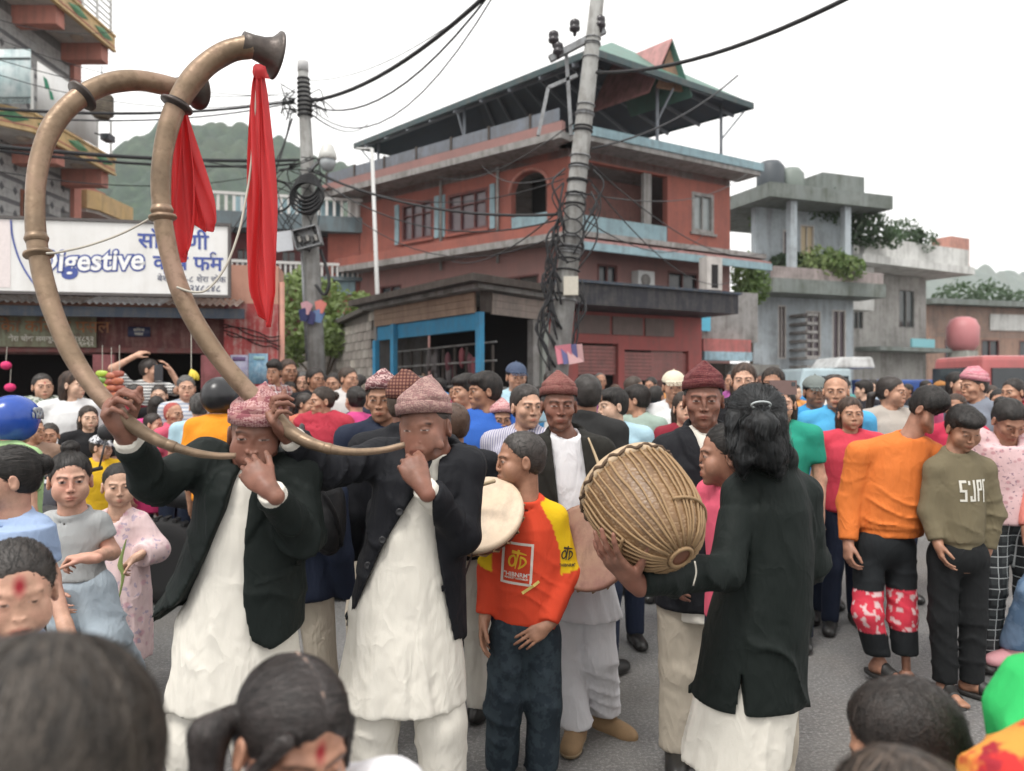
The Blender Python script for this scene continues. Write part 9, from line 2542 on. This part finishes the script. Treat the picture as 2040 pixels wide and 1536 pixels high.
# --- musicians behind
P_('man_topi', 765, 796, 3.85, 8, 'man in white and red topi and navy suit behind the horn player', 2, NAVY, M_BEIGE, extra={'cap': M_TOPF})
P_('man_topi', 806, 806, 3.35, 175, 'man in brown chequered topi and black suit turned away behind the horn player', 4, M_JKT, M_BEIGE, extra={'cap': M_TOPE})
P_('man_coat', 905, 850, 3.70, 170, 'man in black suit jacket directly behind the horn player', 2, M_JKT, M_KUR)
P_('man_mop', 934, 780, 5.0, 10, 'man in salmon shirt looking left beside the man in blue', 1, SALM)
P_('man_mop', 972, 780, 4.5, -2, 'man with thick black hair and shiny blue jacket in profile', 2, dye((0.03, 0.11, 0.42)))
P_('man_cap', 1027, 752, 6.3, 0, 'man in slate blue cap behind the striped shirt', 1, LBL, extra={'cap': dye((0.06, 0.08, 0.13))})
P_('man_coat', 1045, 812, 3.95, -16, 'man in thin striped shirt looking right beside the drummer', 0, STRV, NAVY)
P_('man_topi', 998, 836, 4.5, 30, 'man in pale pink topi and grey coat half hidden behind the boy', 2, dye((0.05, 0.05, 0.06)), extra={'cap': cloth('topi_blush', (0.55, 0.28, 0.28), 'dhaka', (0.35, 0.12, 0.14), (0.65, 0.45, 0.44), 1.0)})
P_('man_coat', 1172, 790, 4.3, 150, 'man in dark grey coat turned away behind the drummer', 2, dye((0.022, 0.022, 0.022)))
P_('boy', 1226, 810, 4.4, 4, 'boy in pale blue T-shirt looking left behind the laced drum', 3, LBL)
P_('man_mop', 1272, 798, 5.4, -30, 'man in sage shirt behind the boy in pale blue', 1, MINT)
P_('man_shirt', 1306, 792, 7.2, 170, 'man in bright blue shirt seen from behind', 2, AZUR)
P_('man_cap', 1341, 772, 5.4, -6, 'man in cream cap and white shirt', 1, W_T, extra={'cap': dye((0.62, 0.56, 0.44))})
P_('woman_long', 1360, 815, 4.8, 12, 'small woman peeking past the shoulder of the maroon topi man', 0, DRED, sy=0.85)
P_('woman_long', 1482, 760, 5.0, -8, 'woman with long dark hair above the long-haired drummer', 0, BLK_)
P_('girl_turn', 1538, 765, 5.4, -60, 'woman with thick black hair and dark top beside the phone', 2, BLK_)
P_('woman_long', 1558, 806, 4.4, -10, 'woman in emerald shawl and white dress holding her hand to her chest', 0, W_T, extra={'shirt': TEALG})
P_('man_cap', 1622, 782, 5.2, 4, 'man in grey cap and azure polo shirt', 2, AZUR, extra={'cap': dye((0.16, 0.18, 0.17))})
P_('man_bald', 1666, 782, 4.8, 6, 'balding man in sky blue polo shirt', 1, dye((0.08, 0.36, 0.62)))
P_('woman_long', 1693, 826, 4.6, 10, 'woman with glasses and red T-shirt behind the orange sweatshirt', 1, dye((0.55, 0.05, 0.08)))
P_('woman_right', 1772, 782, 5.3, 30, 'woman with loose black hair in profile behind the orange sweatshirt', 1, dye((0.40, 0.36, 0.32)))
P_('man_topi', 1945, 770, 5.6, -30, 'man in rose topi and grey waistcoat at the right', 1, dye((0.18, 0.20, 0.24)), extra={'cap': cloth('topi_rose', (0.50, 0.20, 0.24), 'dhaka', (0.40, 0.12, 0.16), (0.6, 0.35, 0.36), 1.0)})
P_('woman_bun', 2022, 782, 6.2, 0, 'woman in red at the right edge behind the floral blouse', 1, RED_, extra={'shawl': RED_})
P_('man_shirt', 1905, 815, 5.3, 20, 'man in crimson jacket between the two boys', 2, dye((0.45, 0.03, 0.07)))
P_('man_tee', 1990, 800, 6.6, -12, 'man in dusty pink shirt behind the floral blouse', 1, dye((0.42, 0.20, 0.20)))
# --- man with the backpack between the horn players
P_('man_coat', 592, 905, 3.15, 160, 'man in navy coat and beige trousers carrying a black backpack', 2, NAVY, M_BEIGE)
# --- far row
FARC = [((0.50, 0.06, 0.10), 'crimson'), ((0.05, 0.22, 0.45), 'blue'), ((0.60, 0.58, 0.55), 'white'), ((0.55, 0.10, 0.20), 'rose'), ((0.02, 0.02, 0.025), 'black'), ((0.55, 0.25, 0.08), 'orange'), ((0.10, 0.30, 0.28), 'teal'), ((0.30, 0.08, 0.25), 'plum'), ((0.16, 0.18, 0.20), 'charcoal'), ((0.35, 0.42, 0.50), 'grey blue')]
keys = ['man_tee', 'woman_long', 'man_shirt', 'woman_right', 'man_coat', 'man_cap', 'woman_bun', 'man_mop', 'girl_turn', 'man_bald']
ordn = ['first', 'second', 'third', 'fourth', 'fifth', 'sixth', 'seventh', 'eighth', 'ninth', 'tenth']
rf = random.Random(5)
cnt = {}
spots = []
for k in range(46):
 px = 545 + k * 32.5 + rf.uniform(-9, 9)
 Y = rf.choice((8.0, 9.5, 11.0, 12.5)) if px > 740 else rf.uniform(8.6, 9.4)
 spots.append((px, CY + rf.uniform(-12, 26) * 8 / Y, Y, rf.uniform(-50, 50) + (180 if rf.random() < 0.25 else 0), rf.choice(keys), rf.randrange(10), rf.randrange(5)))
for px, py, Y, yw, key, ci, sk in spots:
 c, nm = FARC[ci]
 cnt[nm] = cnt.get(nm, 0) + 1
 zone = 'left of the leaning pole' if px < 1080 else ('in front of the shutter shop' if px < 1390 else ('in front of the garden house' if px < 1720 else 'in front of the brick house'))
 place(key, px, py, Y, yw, 'distant onlooker in %s, %s such from the left, %s' % (nm, ordn[min(cnt[nm] - 1, 9)], zone), sk, dye(c), NAVY, extra={'shawl': dye(c), 'cap': dye(tuple(x * 0.6 for x in c))}, group='onlookers in the far rows')
for o in PROTO.values():
 for c in list(o.children):
  for g in list(c.children): bpy.data.objects.remove(g)
  bpy.data.objects.remove(c)
 bpy.data.objects.remove(o)
# ================================================================== horns, ribbons, drums
def brass_mat():
 m, nt, b, N, L = _nt('horn_copper')
 v = coords(nt)
 n1 = noise(nt, v, 5, 4, 0.6); n2 = noise(nt, v, 38, 5, 0.65)
 col = ramp(nt, n1, [(0.30, (0.13, 0.092, 0.060)), (0.50, (0.25, 0.175, 0.115)), (0.70, (0.34, 0.225, 0.165))])
 col = mixc(nt, math_(nt, 'MULTIPLY', ramp(nt, n2, [(0.50, 0.0), (0.75, 1.0)]), 0.5), col, (0.09, 0.055, 0.035))
 L(col, b.inputs['Base Color'])
 b.inputs['Metallic'].default_value = 0.55
 L(ramp(nt, n2, [(0.3, 0.34), (0.7, 0.55)]), b.inputs['Roughness'])
 bump(nt, b, noise(nt, v, 17, 3, 0.5, 0.5), 0.35, 0.012)
 return m
M_HORN = brass_mat()
M_DARKMETAL = surf_mat('horn_dark_metal', (0.055, 0.045, 0.042), (0.10, 0.08, 0.07), 0.42, 12, 0.3, metal=0.6, bs=0.2)
def red_cloth():
 m, nt, b, N, L = _nt('ribbon_red')
 v = coords(nt)
 L(mixc(nt, noise(nt, v, 6, 3), (0.72, 0.11, 0.12), (0.80, 0.15, 0.16)), b.inputs['Base Color'])
 b.inputs['Roughness'].default_value = 0.7
 b.inputs['Specular IOR Level'].default_value = 0.2
 t = N('ShaderNodeBsdfTranslucent'); t.inputs['Color'].default_value = (0.90, 0.20, 0.20, 1)
 mx = N('ShaderNodeMixShader'); mx.inputs[0].default_value = 0.6
 out = nt.nodes['Material Output']
 tr = N('ShaderNodeBsdfTransparent'); tr.inputs['Color'].default_value = (1.0, 0.45, 0.45, 1); m2 = N('ShaderNodeMixShader'); m2.inputs[0].default_value = 0.16
 L(b.outputs[0], mx.inputs[1]); L(t.outputs[0], mx.inputs[2]); L(mx.outputs[0], m2.inputs[1]); L(tr.outputs[0], m2.inputs[2]); L(m2.outputs[0], out.inputs['Surface'])
 bump(nt, b, noise(nt, mapping(nt, v, (1, 1, 0.12)), 60, 3), 0.3, 0.006)
 return m
M_RED = red_cloth()
def horn(pts, Y0, Y1, radii, rings, bell_dir, label, Ys=None):
 """pts in photo pixels from mouthpiece to bell"""
 n = len(pts)
 P3 = np.array([at(p[0], p[1], Y) for p, Y in zip(pts, Ys)])
 c = spline(P3, 110)
 t = np.linspace(0, 1, 110)
 rr = np.interp(t, np.linspace(0, 1, len(radii)), radii) * 0.82
 base = c[0]
 o = empty('curved_horn', base, 0, label, 'horn')
 dent = 1 + 0.035 * np.sin(t * 61) * np.sin(t * 23 + 1)
 MB().tube(c - base, rr * dent, 22).build('tube', M_HORN, o, True)
 for tt, wd in rings:
  i = int(tt * 109)
  d = unit(c[min(i + 1, 109)] - c[max(i - 1, 0)])
  r = rr[i]
  big = MB().lathe([(r * 0.95, -0.012), (r * 1.07, -0.011), (r * 1.10, -0.007), (r * wd, -0.005), (r * (wd + 0.06), 0.0), (r * wd, 0.005), (r * 1.10, 0.007), (r * 1.06, 0.013), (r * 0.95, 0.014)], c[i] - base, 28, d)
  big.build('collar_ring', M_DARKMETAL if wd >= 1.5 else M_HORN, o, True)
 r = rr[-1]; e = c[-1]; d = unit(bell_dir)
 prof = [(r * 0.98, -0.03), (r * 1.02, 0.0), (r * 1.15, 0.03), (r * 1.45, 0.055), (r * 1.95, 0.070), (r * 2.15, 0.074), (r * 2.15, 0.080), (r * 1.9, 0.078), (r * 1.35, 0.062), (r * 0.95, 0.02), (r * 0.5, 0.0)]
 MB().lathe(prof, e - base, 36, d).build('bell', M_DARKMETAL, o, True)
 return o, c, rr
hB, cB, rB = horn([(806, 886), (760, 897), (700, 900), (640, 890), (590, 868), (548, 832), (480, 765), (420, 690), (370, 605), (338, 510), (322, 410), (324, 310), (348, 218), (395, 145), (450, 105), (502, 92)], 2.4, 2.3,
 [0.011, 0.0125, 0.015, 0.021, 0.0275, 0.0315, 0.034, 0.034, 0.033, 0.0325, 0.034, 0.037, 0.040, 0.041, 0.042], [(0.655, 1.42), (0.668, 1.15), (0.815, 1.5), (0.19, 1.1)], (0.80, 0.58, -0.12), 'tall curved copper horn held by the man in the mauve topi',
 [2.32, 2.30, 2.28, 2.28, 2.30, 2.31, 2.30, 2.29, 2.28, 2.27, 2.27, 2.28, 2.30, 2.32, 2.34, 2.36])
hA, cA, rA = horn([(470, 908), (430, 908), (380, 900), (320, 880), (268, 850), (222, 812), (160, 735), (115, 645), (84, 545), (70, 440), (75, 340), (100, 260), (145, 205), (205, 170), (270, 160), (330, 170), (350, 176)], 2.2, 2.1,
 [0.010, 0.012, 0.015, 0.021, 0.026, 0.029, 0.0315, 0.032, 0.031, 0.032, 0.034, 0.036, 0.037, 0.038, 0.038], [(0.53, 1.45), (0.545, 1.15), (0.775, 1.55), (0.17, 1.1)], (0.55, 0.78, 0.30), 'curved copper horn arching towards the right held by the man in the pink topi',
 [2.13, 2.11, 2.09, 2.08, 2.08, 2.08, 2.09, 2.10, 2.12, 2.14, 2.17, 2.20, 2.24, 2.30, 2.36, 2.42, 2.45])
def ribbon(label, spine, widths, Y, ph, name='ribbon', knot=None):
 """hanging cloth with real folds: a closed thin sheet"""
 n, m = 44, 25
 sp = spline([at(x, y, Y) for x, y in spine], n)
 wd = np.interp(np.linspace(0, 1, n), np.linspace(0, 1, len(widths)), widths)
 v = []
 for s_ in (0, 1):
  for i in range(n):
   t = i / (n - 1)
   for j in range(m):
    u = j / (m - 1) - 0.5
    dy = 0.022 * math.sin(u * 13 + ph + 2.0 * t) * (0.4 + 0.6 * t) * min(1, t * 8) + 0.012 * math.sin(u * 27 + ph * 2 - 3 * t)
    dz = -0.020 * t * math.sin(u * 5 + ph) * (1 if i > n - 6 else 0.3)
    v.append(sp[i] + np.array([u * wd[i] + 0.006 * math.sin(7 * t + 9 * u), dy + s_ * 0.0016, dz]))
 f = []
 for i in range(n - 1):
  for j in range(m - 1):
   a = i * m + j
   f.append((a, a + 1, a + m + 1, a + m)); b_ = n * m + a
   f.append((b_ + m, b_ + m + 1, b_ + 1, b_))
 k = n * m
 for i in range(n - 1):
  f.append((i * m, (i + 1) * m, k + (i + 1) * m, k + i * m)); a = i * m + m - 1
  f.append((a + m, a, k + a, k + a + m))
 for j in range(m - 1):
  f.append((j + 1, j, k + j, k + j + 1)); a = (n - 1) * m + j
  f.append((a, a + 1, k + a + 1, k + a))
 base = sp[0]
 root = empty('ribbon', base, 0, label, 'ribbon')
 mesh_obj('cloth_strip', np.array(v) - base, f, M_RED, root, True)
 if knot:
  mesh_obj('knot', *(lambda vq: (vq[0] - base, vq[1]))(surf(lambda P: smin(ell(P, base + np.array([0, -0.005, -0.01]), (0.022, 0.02, 0.024)), cap(P, base, base + np.array([0.03, -0.01, -0.03]), 0.010, 0.004), 0.01) + F32(0.003) * wob(P, 120, 1), base - 0.06, base + 0.06, 0.005)), M_RED, root, True)
 return root
ribbon('long red ribbon tied under the bell of the tallest horn', [(518, 138), (516, 190), (518, 300), (520, 400), (518, 500), (520, 580), (528, 640)], [0.028, 0.050, 0.068, 0.078, 0.088, 0.094, 0.036], 2.36, 0.4, knot=1)
ribbon('short wide red ribbon hanging behind the tallest horn', [(358, 185), (360, 260), (358, 340), (354, 430), (350, 490), (350, 522)], [0.030, 0.060, 0.085, 0.100, 0.105, 0.080], 2.52, 2.2, knot=1)
ribbon('loose red ribbon tail swinging out to the right of the tallest horn', [(360, 190), (368, 260), (382, 340), (394, 400), (402, 440), (404, 452)], [0.020, 0.045, 0.070, 0.090, 0.095, 0.080], 2.56, 0.9)
M_CORD = plain('cord_white', (0.45, 0.42, 0.36), 0.85)
M_ROPE = plain('rope_hide', (0.29, 0.185, 0.095), 0.75, var=0.22, scale=60)
i1 = int(0.55 * 109)
cp = spline([at(92, 505, 2.10), at(120, 502, 2.12), at(180, 488, 2.2), at(250, 462, 2.28), at(318, 424, 2.36)], 30)
tag(MB().tube(cp, 0.0035, 6).build('tie_cord', M_CORD, None, True), 'pale cord stretched between the two curved horns', 'cord')
cp = spline([at(352, 572, 2.25), at(385, 582, 2.26), at(415, 575, 2.28), at(450, 530, 2.3), at(475, 465, 2.32), at(488, 405, 2.34), at(500, 330, 2.36), at(512, 170, 2.36)], 40)
tag(MB().tube(cp, 0.0038, 6).build('tie_cord', M_CORD, None, True), 'pale cord looping from the tallest horn up to its bell', 'cord')
# ---- big laced kettle drum
YDR = 2.22
ctr = at(1291, 1022, YDR)
axis = unit(np.array([0.36, -0.74, -0.54]))            # towards the laced foot
u_ = unit(np.cross(axis, (0, 0, 1))); v_ = np.cross(axis, u_)
RD = 0.150
prof = [(0.955, -0.155), (1.0, -0.12), (1.01, -0.06), (0.99, 0.0), (0.93, 0.06), (0.83, 0.11), (0.68, 0.155), (0.48, 0.19), (0.30, 0.207), (0.19, 0.213)]
prof = [(a, b * 0.84) for a, b in prof]
drum = empty('kettle_drum', ctr, 0, 'large pear-shaped kettle drum laced with hide ropes carried by the long-haired man', 'drum')
def drum_mat():
 m, nt, b, N, L = _nt('drum_hide')
 v = coords(nt)
 n1 = noise(nt, v, 7, 4, 0.6)
 col = ramp(nt, n1, [(0.3, (0.120, 0.066, 0.031)), (0.55, (0.21, 0.120, 0.056)), (0.75, (0.32, 0.20, 0.11))])
 vo = N('ShaderNodeTexVoronoi'); vo.inputs['Scale'].default_value = 75
 L(mapping(nt, v, (1, 1, 1.8), (0.4, 0.3, 0.5)), vo.inputs['Vector'])
 col = mixc(nt, ramp(nt, vo.outputs['Distance'], [(0.1, 0.35), (0.5, 0.0)]), col, (0.52, 0.37, 0.23))
 L(col, b.inputs['Base Color'])
 b.inputs['Roughness'].default_value = 0.42
 bump(nt, b, vo.outputs['Distance'], 0.35, 0.004)
 return m
M_HIDE = drum_mat()
MB().lathe([(r * RD, h) for r, h in prof] + [(0.16 * RD, 0.178)], (0, 0, 0), 56, axis).build('shell', M_HIDE, drum, True)
MB().lathe([(0.5 * RD, -0.140), (0.97 * RD, -0.140), (1.03 * RD, -0.135), (1.045 * RD, -0.115), (1.0 * RD, -0.105)], (0, 0, 0), 56, axis).build('drum_head', plain('drum_skin', (0.46, 0.34, 0.22), 0.6), drum, True)
pr = np.array(prof)
def on_shell(h, a, off=0.0):
 r = np.interp(h, pr[:, 1], pr[:, 0]) * RD + off
 return axis * h + r * (math.cos(a) * u_ + math.sin(a) * v_)
NR = 40
for k in range(NR):
 a0 = 2 * math.pi * k / NR + random.uniform(-0.03, 0.03)
 tw = random.uniform(-0.10, 0.10)
 hs_ = np.linspace(-0.126, 0.176, 16)
 pts = np.array([on_shell(h, a0 + tw * (i / 15) ** 2 + 0.010 * math.sin(i * 1.1 + k), 0.0045) for i, h in enumerate(hs_)])
 MB().tube(pts, 0.0036 + random.uniform(-0.0006, 0.0007), 6).build('lacing_rope', M_ROPE, drum, True)
for hh_, r0 in ((0.088, 0.0045), (0.1788, 0.0065)):
 pts = np.array([on_shell(hh_, t, 0.0095 if hh_ < 0.15 else 0.004) for t in np.linspace(0.0, (4.9 if hh_ < 0.15 else 2 * math.pi), 60)])
 MB().tube(pts, r0, 7).build('rope_ring', M_ROPE, drum, True)
pts = np.array([on_shell(-0.118 + 0.007 * math.sin(t * 17), t, 0.010 + 0.003 * math.sin(t * 34)) for t in np.linspace(0, 2 * math.pi, 140)])
MB().tube(pts, 0.0052, 6).build('rim_braid', plain('braid_dark', (0.09, 0.055, 0.032), 0.8), drum, True)
MB().lathe([(0.20 * RD, 0.174), (0.20 * RD, 0.1805), (0.12 * RD, 0.1785), (0.02 * RD, 0.179)], (0, 0, 0), 24, axis).build('foot_plug', plain('foot_leather', (0.16, 0.060, 0.032), 0.5), drum, True)
e0 = at(1384, 1118, 2.05) - ctr
MB().tube(spline([e0, e0 + np.array([0.004, 0, -0.03]), e0 + np.array([-0.004, 0.0, -0.065])], 10), 0.0022, 5).build('loose_cord', M_CORD, drum, True)
# ---- shallow drum with red-brown skin held by the facing drummer
def side_drum(c, axis, r, dep, label, mh, ms, lace=18, bowl=0.6):
 axis = unit(axis); u = unit(np.cross(axis, (0, 0, 1))); v = np.cross(axis, u)
 o = empty('kettle_drum', c, 0, label, 'drum')
 MB().lathe([(r * 0.35, -dep), (r * 0.62, -dep * 0.85), (r * 0.90, -dep * 0.45), (r, -0.01), (r * 1.0, 0.0)], (0, 0, 0), 40, axis).build('shell', ms, o, True)
 MB().lathe([(r * 1.0, -0.012), (r * 1.05, -0.010), (r * 1.055, 0.006), (r * 1.0, 0.014), (r * 0.95, 0.0135), (r * 0.4, 0.0145), (0.004, 0.015)], (0, 0, 0), 44, axis).build('drum_head', mh, o, True)
 for k in range(lace):
  a = 2 * math.pi * k / lace
  p = np.array([axis * h + rr * r * (math.cos(a + tw) * u + math.sin(a + tw) * v) for h, rr, tw in ((-0.008, 1.07, 0), (-dep * 0.45, 0.94, 0.1), (-dep * 0.85, 0.66, 0.2), (-dep, 0.38, 0.25))])
  MB().tube(p, 0.004, 5).build('lacing_rope', M_ROPE, o, True)
 return o
M_RSKIN = surf_mat('drum_skin_red_brown', (0.24, 0.115, 0.085), (0.33, 0.20, 0.13), 0.45, 7, 0.35, (0.12, 0.045, 0.035), bs=0.1)
M_CSKIN = surf_mat('drum_skin_cream', (0.62, 0.47, 0.33), (0.70, 0.56, 0.42), 0.5, 4, 0.2, bs=0.1)
M_DWOOD = surf_mat('drum_dark_shell', (0.085, 0.030, 0.022), (0.05, 0.02, 0.015), 0.45, 8, 0.3, bs=0.2)
side_drum(at(1172, 1090, 3.14), (-0.30, -0.86, 0.36), 0.170, 0.13, 'red-brown skinned drum held at the waist by the drummer in the brick-red topi', M_RSKIN, M_DWOOD)
side_drum(at(958, 1024, 3.02), (-0.25, -0.70, 0.66), 0.165, 0.13, 'cream skinned drum in front of the man in the striped shirt', M_CSKIN, M_DWOOD)
st = spline([at(1172, 872, 3.22), at(1190, 918, 3.18), at(1212, 985, 3.1)], 12)
tag(MB().tube(st, np.linspace(0.004, 0.0095, 12), 7).build('drum_stick', plain('cane', (0.42, 0.32, 0.20), 0.6), None, True), 'thin pale drum stick held by the drummer in the brick-red topi', 'drum stick')
st = spline([at(908, 975, 2.98), at(950, 968, 2.95), at(985, 958, 2.9)], 8)
tag(MB().tube(st, 0.008, 7).build('drum_stick', plain('cane', (0.42, 0.32, 0.20), 0.6), None, True), 'pale drum stick resting over the cream skinned drum', 'drum stick')
# ================================================================== small goods
G1, G2, G3, G4 = plain('foil_lime', (0.35, 0.48, 0.05), 0.3), plain('foil_green', (0.16, 0.30, 0.06), 0.3), plain('foil_copper', (0.42, 0.13, 0.07), 0.3), plain('foil_rust', (0.30, 0.08, 0.05), 0.3)
packet_strip(204, 738, 790, 7.6, G1, G2, 'strip of lime green snack packets hanging beside the doorway')
packet_strip(222, 742, 792, 7.6, G3, G4, 'strip of copper snack packets next to the lime ones')
packet_strip(238, 738, 795, 7.6, G4, G3, 'strip of rust red snack packets nearest the doorway')
bn_ = tag(empty('banana_bunch', at(381, 742, 7.3)), 'bunch of yellow bananas hanging in the doorway', 'bananas')
for k in range(6):
 a = k / 6 * math.pi * 1.2 - 0.6
 p = spline([(0, 0, 0.03), (0.03 * math.sin(a) + 0.02, -0.03 * math.cos(a), -0.02), (0.055 * math.sin(a) + 0.01, -0.05 * math.cos(a), -0.075)], 8)
 MB().tube(p, np.interp(np.linspace(0, 1, 8), [0, .3, .8, 1], [0.006, 0.016, 0.015, 0.005]), 8).build('banana', plain('banana_yellow', (0.62, 0.48, 0.04), 0.5), bn_, True)
MB().tube([(0, 0, 0.03), (0, 0, 0.4)], 0.004, 5).build('string', M_PALE, bn_)
for k, (px, py) in enumerate(((12, 728), (20, 772))):
 c = at(px, py, 8.2)
 o = tag(empty('paper_flower', c), ('upper magenta paper flower hanging in the doorway', 'lower magenta paper flower hanging in the doorway')[k], 'paper flower', 'paper flowers in the doorway')
 vq = surf(lambda P: ell(P, (0, 0, 0), (0.055, 0.05, 0.045)) - F32(0.012) * crease(P, np.arctan2(P[:, 2], P[:, 0]) * 4 + P[:, 1] * 40, k), (-0.09,) * 3, (0.09,) * 3, 0.006)
 mesh_obj('bloom', vq[0], vq[1], plain('paper_magenta', (0.60, 0.03, 0.14), 0.8), o, True)
 MB().tube([(0, 0, 0.04), (0.01, 0, 0.2)], 0.003, 5).build('string', M_PALE, o)
# phone of the man in the doorway
ph = tag(empty('mobile_phone', at(316, 742, 7.05)), 'dark mobile phone raised by the man in the striped T-shirt', 'phone')
MB().box((-0.04, -0.005, -0.075), (0.04, 0.005, 0.075)).build('casing', plain('phone_dark', (0.02, 0.02, 0.025), 0.3), ph)
MB().box((-0.03, -0.0075, 0.035), (-0.012, -0.0052, 0.065)).build('lens', M_GLASS, ph)
p2 = tag(empty('mobile_phone', at(1560, 772, 4.3)), 'brown-cased mobile phone held over the woman in the emerald shawl', 'phone')
MB().box((-0.075, -0.006, -0.04), (0.075, 0.006, 0.04)).build('casing', plain('phone_case_brown', (0.16, 0.10, 0.09), 0.5), p2)
MB().box((0.045, -0.0085, 0.008), (0.066, -0.0062, 0.03)).build('lens', M_GLASS, p2)
# backpack
YBP = 2.98
bc = at(655, 1030, YBP)
bp = tag(empty('backpack', bc), 'black backpack with zip on the man in the navy coat', 'backpack')
def fbp(P):
 d = ell(P, (0, 0, 0), (0.075, 0.085, 0.15))
 d = smax(smin(d, ell(P, (0.005, -0.06, -0.045), (0.062, 0.05, 0.085)), 0.02), np.abs(P[:, 0]) - F32(0.07), 0.03)
 return d - F32(0.008) * crease(P, P[:, 2] * 30 + P[:, 0] * 20, 2)
vq = surf(fbp, (-0.12, -0.16, -0.2), (0.12, 0.14, 0.2), 0.006)
mesh_obj('bag', vq[0], vq[1], cloth('nylon_black', (0.010, 0.010, 0.011), rough=0.6), bp, True)
for k in range(16):
 z = 0.10 - 0.0135 * k; x = -0.052 + 0.012 * math.sin(k * 0.2)
 MB().obox((x, -0.088 + 0.15 * (z - 0.0) ** 2 * 4, z), (0.006, 0, 0), (0, 0.004, 0), (0, 0, 0.0045)).build('zip_tooth', plain('zip_pale', (0.40, 0.40, 0.42), 0.4), bp)
MB().tube(spline([(-0.03, -0.05, 0.14), (0.0, -0.12, 0.12), (0.05, -0.10, 0.02), (0.06, -0.05, -0.1)], 12), 0.010, 6).build('strap', cloth('nylon_black', (0.01, 0.01, 0.01)), bp, True)
# ================================================================== haze
hz = mesh_obj('haze', MB().box((-1500, -35, -1.0), (1500, 1600, 190)).v, MB().box((0, 0, 0), (1, 1, 1)).f, None, None, False)
hm = bpy.data.materials.new('haze_air'); hm.use_nodes = True
hm.node_tree.nodes.clear()
pv = hm.node_tree.nodes.new('ShaderNodeVolumePrincipled'); po_ = hm.node_tree.nodes.new('ShaderNodeOutputMaterial')
pv.inputs['Color'].default_value = (0.93, 0.97, 1.0, 1); pv.inputs['Density'].default_value = 0.00032
pv.inputs['Anisotropy'].default_value = 0.0
hm.node_tree.links.new(pv.outputs[0], po_.inputs['Volume'])
hz.data.materials.append(hm)
tag(hz, 'thin pale haze filling the air over the town', 'haze', kind='stuff')
